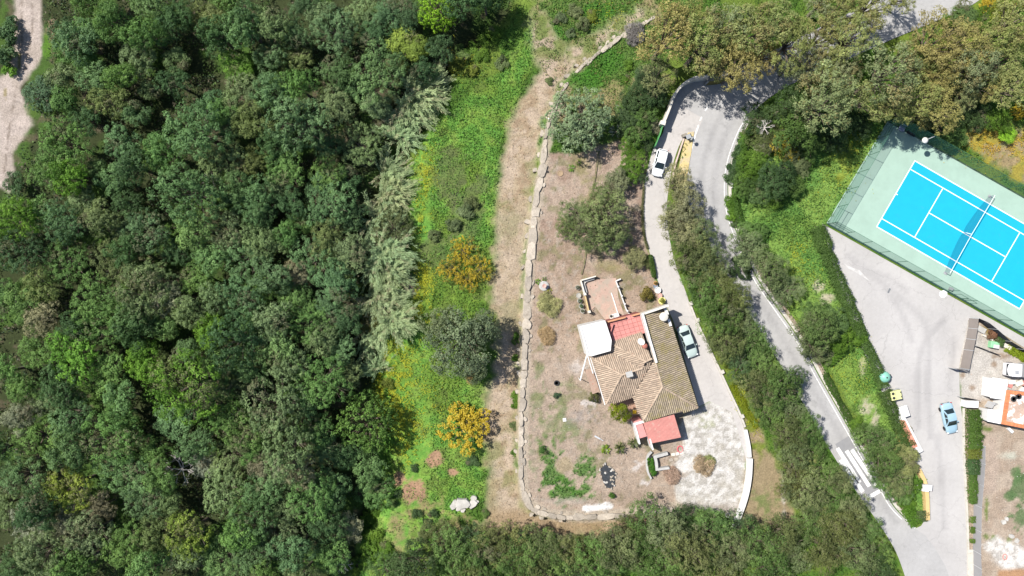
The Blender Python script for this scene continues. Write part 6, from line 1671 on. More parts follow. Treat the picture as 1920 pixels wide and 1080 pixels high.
# white wall with a terracotta coping
t = thing('entrance_wall', 'white wall capped with terracotta coping tiles at the car park entrance', 'wall', W(1705, 815))
m = M(); ribbon_wall(m, [(1686, 783), (1703, 815), (1719, 845)], .8, 0, 1.0); part(t, 'wall', m, m_white)
m_cop = mat('terracotta_coping', (0.44, 0.20, 0.14), 0.8, 0.12, 3, 14, 0.1, tone=0.15)
A, B_ = W(1689, 787, 1.04), W(1715, 840, 1.04); d = (B_ - A).normalized(); nv = Vector((-d.y, d.x, 0))
if nv.x < 0: nv = -nv
ncop = 17
for k in range(ncop):
    q = A.lerp(B_, (k + .5) / ncop) + nv * .12
    m = M(); m.t = RNG.random(); m.box(q, ((B_ - A).length / ncop * .86, .78, .07), math.atan2(d.y, d.x), .015); part(t, 'coping_tile', m, m_cop)
m = M(); q = W(1688, 783, .6); m.box((q.x, q.y, .55), (.9, .5, 1.16), -.1); part(t, 'end_pillar', m, m_white)
t = thing('entrance_wall', 'ochre-topped low wall along the traffic island beside the white sign pillar', 'wall', W(1732, 910))
m = M(); ribbon_wall(m, smooth([(1714, 872), (1722, 887), (1728, 900), (1731, 912), (1733, 935), (1734, 972)], 4), .55, 0, .8); part(t, 'wall', m, mat('ochre_render', (0.46, 0.33, 0.15), 0.85, 0.08))
m = M(); ribbon_wall(m, smooth([(1737, 925), (1739, 950), (1737, 976)], 4), .14, 0, .35); part(t, 'footing', m, m_cream)
t = thing('sign_pillar', 'white pillar with a projecting white sign board at the car park entrance', 'sign', W(1735, 913))
m = M(); m.box(W(1731, 913, .65), (.9, .95, 1.5), -.1, .03); part(t, 'pillar', m, m_white)
m = M(); m.box(W(1741, 914, 1.1), (.8, .85, .5), -.1, .02); part(t, 'sign_board', m, m_white)
m = M(); m.box(W(1741.5, 919.5, 1.0), (.8, .06, .34), -.1); part(t, 'red_strip', m, mat('dull_red', (0.25, 0.09, 0.08), 0.6, 0.1))
for i, (x, y, rz, lb) in enumerate(((1565.5, 489, 1.2, 'left'), (1667, 545, 1.1, 'right'))):
    t = thing('drain_grate', 'small dark drain grate in the car park surface, ' + lb + ' one', 'drain', W(x, y, .022), rz)
    m = M(); m.box((0, 0, .004), (.72, .30, .012)); m.build('frame', m_grey, t)
    for k in range(5):
        m = M(); m.box((-.28 + k * .14, 0, .012), (.07, .24, .01)); m.build('slot', m_dark, t)
m_dust = mat('lime_dust', (0.43, 0.42, 0.41), 0.95, 0.15, 1.5, 10, 0.1, dirt=(0.33, 0.32, 0.31), dirt_scale=1.5, dirt_lo=0.45, dirt_hi=0.6)
m = M(); m.lathe([(.16, -.05), (.17, .45), (.12, .55), (0, .57)], 12); tag(m.build('bollard', mat('blue_grey_bollard', (0.17, 0.20, 0.26), 0.5, 0.1), None, W(1593, 558)), 'short round blue-grey bollard at the hedge edge of the car park', 'bollard')
for poly, lb in (([(1761, 552), (1763, 546), (1770, 544), (1776, 548), (1776, 553), (1770, 558), (1764, 557)], 0), ([(1582, 494), (1596, 501), (1612, 507), (1622, 518), (1632, 528), (1616, 518), (1604, 510), (1590, 503)], 1)):
    m = M(); P = pw(poly, .028); m.face([p for p in (P if sum(P[i].x * P[(i + 1) % len(P)].y - P[(i + 1) % len(P)].x * P[i].y for i in range(len(P))) > 0 else P[::-1])]); o = part(None, 'lime_spill', m, m_line if lb == 0 else m_dust); tag(o, kind='structure')

# ================================================================ WORKS YARD
m_screen = mat('grey_brown_screening', (0.20, 0.175, 0.16), 0.85, 0.06, 1.0, 25, 0.06)
m_scrblk = mat('black_screening', (0.03, 0.032, 0.04), 0.8, 0.1)
m_scrgry = mat('grey_screening', (0.235, 0.23, 0.235), 0.85, 0.05, 1.0, 25, 0.05)
def screen_fence(label, pts, h, material, rail=True):
    t = thing('screen_fence', label, 'fence', W(*pts[0]))
    for i, (x, y) in enumerate(pts):
        q = W(x, y); m = M(); m.box((q.x, q.y, h / 2), (.07, .07, h + .06)); part(t, 'post', m, m_ltmetal)
        if i < len(pts) - 1:
            r = W(*pts[i + 1]); m = M(); d = (r - q); n = Vector((-d.y, d.x, 0)).normalized() * .015; e = d.normalized() * .045
            m.prism([((q + e - n)[0], (q + e - n)[1]), ((r - e - n)[0], (r - e - n)[1]), ((r - e + n)[0], (r - e + n)[1]), ((q + e + n)[0], (q + e + n)[1])], .03, h, True)
            part(t, 'panel', m, material)
    return t
screen_fence('tall grey-brown screened fence of four panels at the car park corner', [(1817, 596), (1815, 615), (1811.5, 635), (1807, 655), (1800, 690)], 2.05, m_screen)
screen_fence('black screened fence running from the corner toward the right edge below the court', [(1817.5, 595.5), (1837, 604), (1852, 616), (1877, 638), (1902, 653), (1930, 668)], 2.0, m_scrblk)
screen_fence('open gate leaf with grey-brown screening below the tall fence', [(1777, 689), (1799, 691.5)], 2.0, m_screen)
screen_fence('dark gate leaf left of the white pillar at the works yard entrance', [(1794, 742.5), (1824, 748)], 1.6, m_scrblk)
screen_fence('long grey screened fence along the right side of the lower hedge', [(1832, 832), (1832, 865), (1829, 905), (1825.5, 945), (1824.5, 990), (1824, 1031), (1825, 1058), (1826, 1090)], 1.75, m_scrgry)
screen_fence('low dark fence panel in front of the green chest in the works yard', [(1824, 648), (1847, 657), (1868, 665)], .9, m_scrblk)
m = M(); m.box((0, 0, .7), (1.7, 1.0, 1.4), -.03, .03); tag(m.build('gate_pillar', m_white, None, W(1804 + 8, 755)), 'white rendered pillar box at the top of the thick hedge', 'pillar')
kerb('pale_kerb', smooth([(1806, 765), (1807, 850), (1811, 930), (1814, 1000), (1815, 1090)], 4), .3, 0, .13, m_kerbw, 'pale kerb between the car park lane and the hedges', 'kerb')
m = M(); m.prism([(p.x, p.y) for p in pw([(1815, 1030), (1824, 1030), (1825, 1090), (1816, 1090)])], -.1, .1); tag(part(None, 'pavement', m, m_kerbw), kind='structure')
t = thing('storage_chest', 'green and white plastic storage chest in the works yard', 'chest', W(1862, 646)); c = W(1860, 646)
m = M(); m.box((c.x, c.y, .35), (1.2, .95, .7), -.15, .04); part(t, 'body', m, mat('green_plastic', (0.20, 0.42, 0.24), 0.5, 0.1))
m = M(); m.box((c.x + .15, c.y - .25, .72), (.8, .5, .06), -.15, .02); part(t, 'lid', m, m_white)
m = M(); m.box((c.x + 1.0, c.y + .15, .3), (.35, .35, .6), .2, .03); tag(part(None, 'blue_drum', m, mat('blue_plastic', (0.18, 0.24, 0.42), 0.5, 0.1)), 'small blue container right of the green chest', 'container')
for i, (x, y, sx, sy, lb) in enumerate(((1838, 618, 1.2, .8, 'grey rubble block just right of the tall screened fence'), (1885, 649, 1.4, .6, 'pale rubble block beside the lime weed strip'), (1850, 633, 1.6, .25, 'long thin pale kerb piece in the planted bed, left'), (1870, 645, 1.4, .25, 'long thin pale kerb piece in the planted bed, right'))):
    m = M(); m.box((0, 0, .2), (sx, sy, .4), -.5, .03); tag(m.build('rubble_block', m_concrete if i == 0 else m_cream, None, W(x, y)), lb, 'block')
T1('shrub', 1878, 640, 9, 'd', None, color=(0.05, 0.09, 0.03), label='small green shrub in the planted bed below the black fence')
T1('shrub', 1862, 628, 9, 'n', None, color=(0.16, 0.09, 0.05), label='reddish low shrub in the planted bed below the black fence')
# outbuilding with the red parapet
t = thing('outbuilding', 'flat-roofed outbuilding with a terracotta parapet at the right edge', 'building', W(1900, 770))
OB = [(1888, 731), (1975, 742), (1965, 812), (1878, 795)]
P = pw(OB, 2.4); m = M(); m.prism([(p.x, p.y) for p in P], -.2, 2.4); part(t, 'wall', m, m_white)
m = M(); m.prism([(p.x, p.y) for p in pw(OB, 2.41)], 2.395, 2.42); part(t, 'roof', m, mat('stained_roof', (0.34, 0.25, 0.20), 0.9, 0.15, 0.8, 6, 0.12, dirt=(0.56, 0.54, 0.52), dirt_scale=0.6, dirt_lo=0.50, dirt_hi=0.54))
m_par = mat('terracotta_parapet', (0.46, 0.165, 0.075), 0.8, 0.1, 3, 14, 0.12, tone=0.12)
for (a, b_, nn) in (((1888, 731), (1878, 795), 22), ((1878, 795), (1965, 812), 26), ((1888, 731), (1975, 742), 26)):
    A, B_ = W(*a, 2.5), W(*b_, 2.5); d = (B_ - A).normalized(); c0 = W(1915, 768, 2.5); nv = Vector((-d.y, d.x, 0)); nv = nv if nv.dot(c0 - A) > 0 else -nv
    for k in range(nn):
        q = A.lerp(B_, (k + .5) / nn) + nv * .25; m = M(); m.t = RNG.random(); m.box(q, ((B_ - A).length / nn * .93, .52, .22 if nn != 26 else .2), math.atan2(d.y, d.x), .02); part(t, 'parapet_tile', m, m_par)
tyre(1909, 743, 2.43, .42, .2, 'black tyre lying on the outbuilding roof, upper right one'); tyre(1900, 748, 2.43, .40, .15, 'worn grey tyre lying on the outbuilding roof, left one')
tyre(1899, 718, .1, .34, .2, 'black tyre among the junk above the outbuilding, left one'); tyre(1920, 728, .1, .34, .2, 'black tyre among the junk above the outbuilding, right one')
for nm, pts, z, lb in (('white_shed', [(1861, 708), (1890, 712), (1886, 750), (1857, 746)], 2.1, 'white flat-roofed shed above left of the outbuilding'), ('white_shed', [(1853, 767), (1879, 770), (1876, 795), (1851, 790)], 2.0, 'white flat-roofed shed left of the outbuilding parapet')):
    t = thing(nm, lb, 'shed', W(*pts[0])); P = pw(pts, z); c0 = sum(P, Vector()) / 4
    m = M(); m.prism([((p * .94 + c0 * .06).x, (p * .94 + c0 * .06).y) for p in P], -.2, z - .08); part(t, 'wall', m, m_white)
    m = M(); m.prism([(p.x, p.y) for p in P], z - .08, z, True); part(t, 'roof', m, mat('white_sheet_roof', (0.64, 0.64, 0.63), 0.6, 0.03))
m = M(); m.box((0, 0, .8), (1.0, .06, 1.6), 1.0); m.box((.4, .1, .7), (.9, .05, 1.3), .3); tag(m.build('sheet_stack', m_ltmetal, None, W(1849, 757)), 'pale metal sheets leaning by the lower white shed', 'sheets')
for i, (x, y, z, sx, sy, mt, lb) in enumerate(((1895, 716, .4, .9, .6, m_white, 'white crate among the junk above the outbuilding'), (1908, 718, .4, 1.1, .7, m_cream, 'cream board among the junk above the outbuilding'), (1914, 731, .4, .8, .5, m_white, 'white box beside the right junk tyre'), (1893, 723, .3, .6, .5, m_terra, 'red box at the corner of the outbuilding'), (1918, 718, .4, .7, .4, m_terra, 'red box at the right edge above the outbuilding'), (1848, 783, .4, .7, .6, m_ltmetal, 'grey metal drum beside the lower white shed'), (1892, 806, .4, .9, .4, m_white, 'white bent bracket below the outbuilding'))):
    m = M(); m.box((0, 0, z / 2), (sx, sy, z), i * .4, .02); tag(m.build('junk_box' if i != 5 else 'metal_drum', mt, None, W(x, y)), lb, 'box')
m = M(); m.tube([(math.cos(a) * .3, math.sin(a) * .42, .05) for a in [k * math.pi / 8 for k in range(17)]], .05, 6, False); tag(m.build('hoop', mat('pink_hoop', (0.45, 0.16, 0.14), 0.6, 0.1), None, W(1884, 1044)), 'pink hoop on the white rubble at the lower right', 'hoop')
for i, (x, y) in enumerate(((1895, 1005), (1905, 1013), (1880, 978), (1886, 972))):
    m = M(); stone(m, Vector((0, 0, 0)), .8 - .1 * i, .6, .3, i, rng, .1, 9); tag(m.build('boulder', m_rock, None, W(x, y)), ['larger white stone beside the white rubble', 'second white stone beside the white rubble', 'small stone in the right-hand soil, lower of two', 'small stone in the right-hand soil, upper of two'][i], 'rock')
# ================================================================ VEHICLES
def paintm(name, col):
    m, nt, out = new_mat(name)
    b = nd(nt, 'ShaderNodeBsdfPrincipled'); b.inputs['Base Color'].default_value = (*col, 1); b.inputs['Roughness'].default_value = 0.38
    b.inputs['Coat Weight'].default_value = 0.6; b.inputs['Coat Roughness'].default_value = 0.12; b.inputs['Specular IOR Level'].default_value = 0.4
    co = obj_coord(nt); 
    c = mixc(nt, 'MIX', maprange(nt, noise(nt, 3, 4, .7, co), .55, .8, 0, .25), col, (.45, .42, .38)); nt.links.new(c, b.inputs['Base Color'])
    nt.links.new(b.outputs[0], out.inputs[0]); return m
m_tail = mat('red_tail_lamp', (0.35, 0.02, 0.02), 0.3, 0.05); m_head = mat('clear_head_lamp', (0.55, 0.57, 0.58), 0.15, 0.03, spec=0.6); m_plate = mat('number_plate', (0.6, 0.6, 0.58), 0.5, 0.03); m_trim = mat('black_trim', (0.025, 0.025, 0.027), 0.5, 0.1)
m_rim = mat('alloy_rim', (0.35, 0.35, 0.36), 0.35, 0.05, metal=0.6)
def loft(m, sts):
    """sts: list of (x, half width, z low, z top); rounded box section"""
    secs = []
    for x, w_, zl, zt in sts:
        h = zt - zl; c = min(.13, h * .3)
        secs.append([(x, -w_ * .90, zl), (x, -w_, zl + c), (x, -w_, zl + h * .55), (x, -w_ * .955, zt - c * .55), (x, -w_ * .80, zt - .012), (x, -w_ * .4, zt + .012), (x, 0, zt + .02), (x, w_ * .4, zt + .012), (x, w_ * .80, zt - .012), (x, w_ * .955, zt - c * .55), (x, w_, zl + h * .55), (x, w_, zl + c), (x, w_ * .90, zl)])
    n = len(secs[0]); vs = [p for s_ in secs for p in s_]; fs = []
    for i in range(len(secs) - 1):
        for k in range(n):
            k2 = (k + 1) % n
            fs.append((i * n + k, (i + 1) * n + k, (i + 1) * n + k2, i * n + k2))
    fs.append(tuple(range(n))); fs.append(tuple(range((len(secs) - 1) * n, len(secs) * n))[::-1])
    m.add(vs, fs)
def car(label, px0, py0, px1, py1, L, Wd, col, kind='sedan'):
    """px0,py0 = rear end, px1,py1 = nose, in pixels at mid-height"""
    a, b_ = W(px0, py0, .6), W(px1, py1, .6); d = b_ - a; c = (a + b_) / 2
    t = thing('parked_car', label, 'car', (c.x, c.y, .024), math.atan2(d.y, d.x), 'parked cars')
    pm = paintm('car_paint', col); w_ = Wd / 2; h = L / 2
    if kind == 'sedan':
        sts = [(-h, w_ * .70, .38, .72), (-h + .06, w_ * .84, .28, .86), (-h + .35, w_ * .95, .24, .93), (-h + .9, w_, .22, .94), (-.4, w_, .2, .92), (.6, w_, .2, .91), (h - 1.35, w_ * .99, .21, .90), (h - .7, w_ * .96, .22, .83), (h - .3, w_ * .87, .24, .74), (h - .08, w_ * .70, .28, .64), (h, w_ * .52, .36, .54)]
        xb0, xb1, xt0, xt1, zt = -h + .78, h - 1.22, -h + 1.42, h - 2.0, 1.42
    else:
        sts = [(-h, w_ * .76, .38, .80), (-h + .06, w_ * .88, .28, .93), (-h + .4, w_ * .97, .24, .97), (-h + 1.0, w_, .22, .96), (0, w_, .2, .94), (h - 1.2, w_ * .99, .21, .92), (h - .6, w_ * .94, .22, .84), (h - .25, w_ * .82, .24, .74), (h - .07, w_ * .62, .28, .64), (h, w_ * .44, .36, .54)]
        xb0, xb1, xt0, xt1, zt = -h + .12, h - 1.05, -h + .42, h - 1.85, 1.50
    m = M(); loft(m, sts); m.build('body', pm, t, shade=False)
    me = t.children[-1].data
    me.polygons.foreach_set('use_smooth', [True] * len(me.polygons))
    zb = .90; wb = w_ * .88; wt = w_ * .70
    # pillars + roof shell
    m = M()
    lo = [(xb0, -wb, zb), (xb1, -wb, zb), (xb1, wb, zb), (xb0, wb, zb)]
    N = 6; ring = []
    hi = [(xt0, -wt, zt), (xt1, -wt, zt), (xt1, wt, zt), (xt0, wt, zt)]
    m.add(lo + hi, [(0, 1, 5, 4), (1, 2, 6, 5), (2, 3, 7, 6), (3, 0, 4, 7)])
    m.build('pillars', pm, t)
    m = M(); g = 6; vs = []; fs = []
    for i in range(g + 1):
        for j in range(g + 1):
            u, v = i / g * 2 - 1, j / g * 2 - 1
            x = (xt0 + xt1) / 2 + u * (xt1 - xt0) / 2 * 1.02 * (1 - .03 * v * v); y = v * wt * 1.02 * (1 - .05 * u * u)
            vs.append((x, y, zt + .07 * (1 - u * u * .75) * (1 - .7 * v * v) + .004))
    for i in range(g):
        for j in range(g):
            k = i * (g + 1) + j; fs.append((k, k + g + 1, k + g + 2, k + 1))
    m.add(vs, fs); m.build('roof', pm, t, shade=True)
    def pane(nm, q, sx=.90, sz=(.08, .93), out=.006):
        P = [Vector(p) for p in q]   # bottom-left, bottom-right, top-right, top-left
        c_ = lambda u, v: P[0].lerp(P[1], u).lerp(P[3].lerp(P[2], u), v)
        e = (1 - sx) / 2
        pts = [c_(e, sz[0]), c_(1 - e, sz[0]), c_(1 - e * 1.2, sz[1]), c_(e * 1.2, sz[1])]
        nn = (pts[1] - pts[0]).cross(pts[3] - pts[0]).normalized() * out
        cen = sum(pts, Vector()) / 4
        if nn.dot(cen - Vector((0, 0, .8))) < 0: nn = -nn
        mm = M(); mm.face([p + nn for p in pts]); mm.build(nm, m_glass, t)
    pane('windscreen', [lo[1], lo[2], hi[2], hi[1]], .92, (.02, .97)); pane('rear_window', [lo[3], lo[0], hi[0], hi[3]], .88, (.06, .94))
    for s_ in (-1, 1):
        f = lambda x, z: (x, s_ * (wb + (wt - wb) * (z - zb) / (zt - zb)), z)
        xm = (xb0 + xb1) / 2 - .05
        za, zc = zb + .06, zt - .05
        fr = lambda z: xb1 - .18 + (xt1 - xb1) * (z - zb) / (zt - zb); rr = lambda z: xb0 + .22 + (xt0 - xb0) * (z - zb) / (zt - zb)
        pane('side_window', [f(xm + .05, za), f(fr(za), za), f(fr(zc), zc), f(xm + .05, zc)], .99, (0, 1)); pane('side_window', [f(rr(za), za), f(xm - .05, za), f(xm - .05, zc), f(rr(zc), zc)], .99, (0, 1))
        m = M(); m.box((h - 1.55 + (.1 if kind != 'sedan' else -.05), s_ * (w_ + .09), .95), (.14, .2, .13), 0, .03); m.build('wing_mirror', pm, t)
        m = M(); m.box((h - .22, s_ * w_ * .72, .66), (.22, .30, .10), -s_ * .55, .03); m.build('headlight', m_head, t)
        m = M(); m.box((-h + .05, s_ * w_ * .74, .76), (.10, .28, .14), s_ * .3, .02); m.build('tail_light', m_tail, t)
        for x in (-h + .82, h - .85):
            wh = bpy.data.objects.new('wheel', None); COL.objects.link(wh); wh.parent = t; wh.location = (x, s_ * (w_ - .10), .31)
            m = M(); tmp = M(); tmp.lathe([(.20, -.1), (.31, -.1), (.315, 0), (.31, .1), (.20, .1)], 18); Rw = Matrix.Rotation(math.pi / 2, 3, 'X'); m.add([Rw @ Vector(v) for v in tmp.v], tmp.f); m.build('tyre', m_black, wh)
            m = M(); tmp = M(); tmp.lathe([(0, -.085), (.20, -.085), (.20, .085), (0, .085)], 14); m.add([Rw @ Vector(v) for v in tmp.v], tmp.f); m.build('rim', m_rim, wh)
    m = M(); m.box((h - .05, 0, .42), (.12, Wd * .62, .16), 0, .04); m.build('front_bumper', m_trim, t)
    m = M(); m.box((-h + .03, 0, .44), (.12, Wd * .72, .16), 0, .04); m.build('rear_bumper', m_trim, t)
    m = M(); m.box((-h - .03, 0, .60), (.02, .5, .11)); m.build('number_plate', m_plate, t)
    m = M()
    for s_ in (-1, 1): m.tube([(xb1 - .02, s_ * .35, zb + .02), (xb1 - .28, s_ * .35 - .25, zb + .16)], .012, 5)
    m.build('wipers', m_trim, t)
    return t
car('white hatchback parked on the upper driveway beside the green gate', 1243.5, 281, 1231, 330, 3.95, 1.72, (0.62, 0.64, 0.66), 'hatch')
car('pale mint green saloon parked on the driveway right of the villa', 1278, 610.5, 1300, 670, 4.75, 1.80, (0.34, 0.41, 0.395), 'sedan')
car('light blue saloon parked in the car park lane beside the thick hedge', 1772.5, 755.5, 1786, 813, 4.45, 1.74, (0.235, 0.35, 0.42), 'sedan')
# lorry, partly outside the picture
t = thing('lorry', 'white-cabbed lorry with grey box behind the cab at the right edge', 'lorry', W(1905, 692), math.radians(-3))
def lp(nm, m, mats, par=None): return m.build(nm, mats, par or t)
m = M(); loft(m, [(-.95, .70, .7, 1.5), (-.85, .88, .5, 2.0), (-.55, .95, .45, 2.25), (.35, .96, .45, 2.30), (.72, .95, .45, 2.2)])
m.v = [(x - 1.45, y, z) for x, y, z in m.v]; lp('cab', m, paintm('white_lorry_paint', (.62, .61, .63)))
m = M(); m.box((-1.55, -.25, 2.36), (.5, .45, .14), .1, .03); lp('roof_vent', m, m_grey)
m = M(); m.box((-.62, 0, 1.15), (.35, 1.6, .9)); lp('engine_bay', m, m_dark)
m = M(); m.box((.35, 0, 1.55), (1.15, 1.95, 1.9), 0, .05); lp('grey_box', m, m_grey)
m = M(); m.box((2.7, 0, 1.0), (3.3, 1.9, .35), 0, .02); lp('load_bed', m, m_cream)
for s_ in (-1, 1):
    m = M(); m.box((2.7, s_ * .95, 1.28), (3.3, .05, .4)); lp('side_board', m, mat('rusty_board', (0.22, 0.09, 0.06), 0.8, 0.2))
m = M(); m.box((1.2, 0, .6), (6.0, 1.1, .2)); lp('chassis', m, m_trim)
for x in (-1.3, 2.2, 3.3):
    for s_ in (-1, 1):
        wh = bpy.data.objects.new('wheel', None); COL.objects.link(wh); wh.parent = t; wh.location = (x, s_ * .85, .42)
        m = M(); tmp = M(); tmp.lathe([(.26, -.13), (.42, -.13), (.43, 0), (.42, .13), (.26, .13)], 18); Rw = Matrix.Rotation(math.pi / 2, 3, 'X'); m.add([Rw @ Vector(v) for v in tmp.v], tmp.f); m.build('tyre', m_black, wh)
        m = M(); tmp = M(); tmp.lathe([(0, -.11), (.26, -.11), (.26, .11), (0, .11)], 14); m.add([Rw @ Vector(v) for v in tmp.v], tmp.f); m.build('rim', m_rim, wh)
m = M(); m.face([(-2.42, -.8, 1.45), (-2.42, .8, 1.45), (-2.28, .78, 2.02), (-2.28, -.78, 2.02)]); lp('windscreen', m, m_glass)

# ================================================================ SMALL GRASS AND FLOWERS
def grass_cover():
    rng = np.random.default_rng(77); n = 330000
    X = rng.uniform(-12, 76, n); Y = rng.uniform(-44, 44, n)
    i = np.clip(np.searchsorted(xs, X), 0, len(xs) - 1); j = np.clip(np.searchsorted(ys, Y), 0, len(ys) - 1)
    c = C[i, j]; zn = ZN[i, j]; z = GZ2[i, j]
    green = c[:, 1] / (c[:, 0] + 1e-3)
    px = X * PXM + 960; py = 540 - Y * PXM
    road = np.zeros(n, bool)
    for P in (road_poly, lane_poly, APRON, [SW, NW, along(NW, 480), along(SW, 480)]): road |= sdist(px, py, P) > -7
    pr = np.where(green > 1.7, 0.85, np.where(green > 1.2, 0.55, np.where(zn == 2, 0.22, np.where(zn == 3, 0.09, 0.05))))
    pr = np.where((zn == 4) | (zn == 5), 0.02, pr)
    pr = np.where(zn == 6, pr * .4, pr)
    keep = (~road) & (rng.random(n) < pr)
    X, Y, z, c, green = X[keep], Y[keep], z[keep], c[keep], green[keep]; n = len(X)
    gsz = np.where(green > 1.5, 1.0, 0.65)
    L = rng.uniform(.16, .38, n) * gsz
    cl = fbm(X * 0.9, Y * 0.9, 120, 3)
    h = rng.uniform(.03, .30, n) * gsz * (0.4 + 1.4 * cl)
    a = rng.uniform(0, 6.283, n)
    al = np.stack([np.cos(a), np.sin(a), rng.uniform(-.3, .9, n)], 1); al = norm(al)
    nr = norm(np.array([0, 0, .8]) + rng.normal(0, .55, (n, 3))); nr = norm(nr - al * (nr * al).sum(1, keepdims=True))
    V, F = leaf_quads(np.stack([X, Y, z + h], 1), nr, L, L * rng.uniform(.25, .6, n), rng, along=al)
    f = rng.uniform(.85, 1.55, (n, 1)) * (0.85 + 0.4 * (cl[:, None] - .4))
    hue = rng.normal(0, .10, (n, 1))
    col = c * f * np.concatenate([1 + hue, np.ones((n, 1)), 1 - hue * .5], 1)
    tag(link('grass', np_mesh('grass', V, F, m_cover, fcol=np.clip(col, .004, .8))), 'rough grass and weeds growing over meadow, banks and paths', 'grass', kind='stuff')
grass_cover()
def flower_cover():
    rng = np.random.default_rng(78); out = []
    spots = ((798, 320, 18, 55, 900), (788, 400, 14, 40, 600), (785, 560, 22, 60, 1100), (795, 525, 20, 30, 400), (745, 690, 36, 60, 2200), (735, 770, 30, 60, 1900), (762, 810, 28, 50, 1200), (715, 720, 18, 60, 900), (800, 760, 30, 60, 700), (760, 850, 20, 30, 400), (810, 600, 12, 30, 300), (870, 110, 40, 40, 500),
             (1140, 25, 50, 25, 300), (1560, 340, 60, 60, 250), (1600, 255, 40, 30, 500), (1520, 520, 30, 40, 150), (1600, 700, 40, 60, 200), (1870, 270, 60, 30, 1800), (1900, 8, 24, 10, 300), (1500, 480, 20, 30, 400), (1580, 250, 20, 20, 200), (1390, 740, 14, 30, 300), (1415, 790, 14, 30, 300))
    P = []
    for cx, cy, rx, ry, n in spots:
        P.append(np.stack([rng.normal(cx, rx * .6, n), rng.normal(cy, ry * .55, n)], 1))
    P = np.concatenate(P); X = (P[:, 0] - 960) / PXM; Y = (540 - P[:, 1]) / PXM
    cl = fbm(X * 1.5, Y * 1.5, 300, 3); ok = cl > .47; X, Y = X[ok], Y[ok]; n = len(X)
    Z = terrain(X, Y) + rng.uniform(.12, .38, n)
    nr = norm(np.array([0, 0, 1.]) + rng.normal(0, .3, (n, 3))); L = rng.uniform(.08, .17, n)
    V, F = leaf_quads(np.stack([X, Y, Z], 1), nr, L, L * .8, rng)
    col = np.where((X > 60)[:, None] & (Y > 12)[:, None], np.array([.40, .26, .02]), np.array([.34, .33, .02])) * rng.uniform(.7, 1.2, (n, 1))
    tag(link('wild_flowers', np_mesh('wild_flowers', V, F, m_cover, fcol=col)), 'drifts of small yellow wild flowers in the meadow and on the banks', 'flowers', kind='stuff')
flower_cover()
def pebbles():
    rng = np.random.default_rng(80); rr = random.Random(5); m = M()
    for k in range(700):
        z = rr.random()
        if z < .5: x, y = rr.uniform(985, 1300), rr.uniform(290, 960)
        elif z < .8: x, y = rr.uniform(1270, 1395), rr.uniform(770, 960)
        else: x, y = rr.uniform(1825, 1920), rr.uniform(820, 1075)
        q = W(x, y)
        i = int(np.clip(np.searchsorted(xs, q.x), 0, len(xs) - 1)); j = int(np.clip(np.searchsorted(ys, q.y), 0, len(ys) - 1))
        if ZN[i, j] not in (3, 4, 6): continue
        s_ = rr.uniform(.03, .10); q = Vector((q.x, q.y, GZ2[i, j]))
        vs = [q + Vector((math.cos(a) * s_ * rr.uniform(.7, 1.1), math.sin(a) * s_ * rr.uniform(.7, 1.1), -.02)) for a in (0, 1.26, 2.5, 3.77, 5.0)]
        m.t = rr.random(); m.add(vs + [q + Vector((0, 0, s_ * .7))], [(i_, (i_ + 1) % 5, 5) for i_ in range(5)])
    tag(m.build('pebbles', m_rock), 'scattered pale pebbles on garden soil and gravel', 'pebbles', kind='stuff')
pebbles()

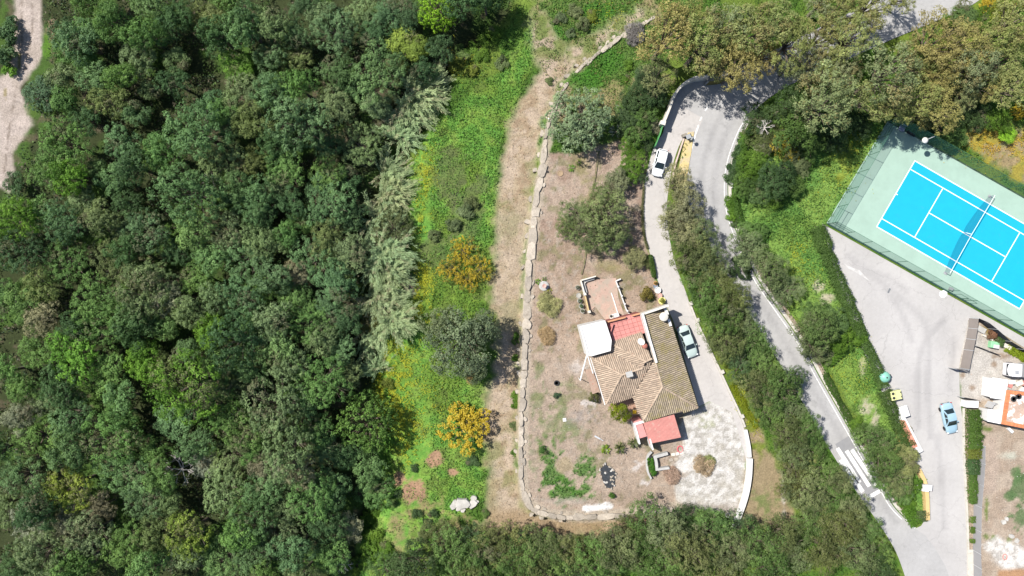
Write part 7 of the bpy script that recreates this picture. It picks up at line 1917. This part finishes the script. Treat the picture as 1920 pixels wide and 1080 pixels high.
# ================================================================ LABELS FOR THE MANY TREES AND SHRUBS
KW = {'oak_large': ('broad', 'oak'), 'oak': ('middling', 'oak'), 'oak_small': ('small', 'young tree'), 'eucalyptus': ('tall', 'eucalyptus'), 'mastic': ('dense', 'mastic tree'), 'shrub': ('low', 'shrub')}
def place(px, py, region):
    if region == 'wood':
        if px < 90 and py < 290: return 'beside the pale dirt track'
        row = 'at the top edge' if py < 110 else 'in the upper part' if py < 330 else 'in the middle' if py < 610 else 'in the lower part' if py < 860 else 'near the bottom edge'
        colm = 'left side' if px < 170 else 'centre left' if px < 350 else 'centre right' if px < 520 else 'stream side'
        return row + ' of the wood, ' + colm
    if region == 'grove':
        return 'in the grove by the road bend' if px < 1480 else 'in the grove above the court' if px < 1730 else 'in the grove at the upper right corner'
    if region == 'row':
        return 'between driveway and road, ' + ('by the traffic island' if py < 460 else 'opposite the patio' if py < 600 else 'opposite the villa' if py < 740 else 'opposite the gravel yard' if py < 900 else 'at the lower end')
    if region == 'foot':
        return 'along the bottom edge, ' + ('below the meadow' if px < 930 else 'below the stone wall' if px < 1230 else 'below the gravel yard')
    if region == 'bank':
        if px > 1760: return 'at the right edge above the tawny field'
        return 'right of the bend, ' + ('above the court corner' if py < 265 else 'left of the court') if py < 420 else ('on the bank beside the car park hedge' if py < 680 else 'on the traffic island by the crossing')
    if region == 'garden':
        return 'beside the curved cream wall' if py < 328 else 'along the driveway edge of the garden'
    return 'in the meadow' if 330 < py < 850 and px < 950 else 'on the upper bank' if py < 250 else 'along the foot of the stone wall' if px > 950 else 'at the lower end of the meadow'
groups = {}
for rec in TREES:
    t, px, py, r, tint, kind, region = rec
    size, noun = KW.get(kind, ('golden', 'broom'))
    if 'bush' in t.name: noun = 'bush'
    lab = f'{size} {TINT[tint][0]} {noun} {place(px, py, region)}'
    groups.setdefault(lab, []).append(rec)
ORD = ['leftmost', 'second from left', 'third from left', 'fourth from left', 'fifth from left', 'sixth from left', 'seventh from left', 'eighth from left', 'ninth from left', 'tenth from left']
used = {}
for lab, recs in groups.items():
    recs.sort(key=lambda q: q[1])
    for i, q in enumerate(recs):
        L = lab if len(recs) == 1 else (ORD[i] + ' ' + lab)
        q[0]['label'] = L
        q[0]['group'] = {'wood': 'trees of the dense wood', 'grove': 'eucalyptus trees of the grove', 'row': 'trees between driveway and road', 'foot': 'trees along the bottom edge', 'bank': 'bushes on the road bank', 'garden': 'bushes by the driveway', 'meadow': 'shrubs of meadow and bank'}[q[6]]
        if len(L.split()) > 16: print('LONG', L)
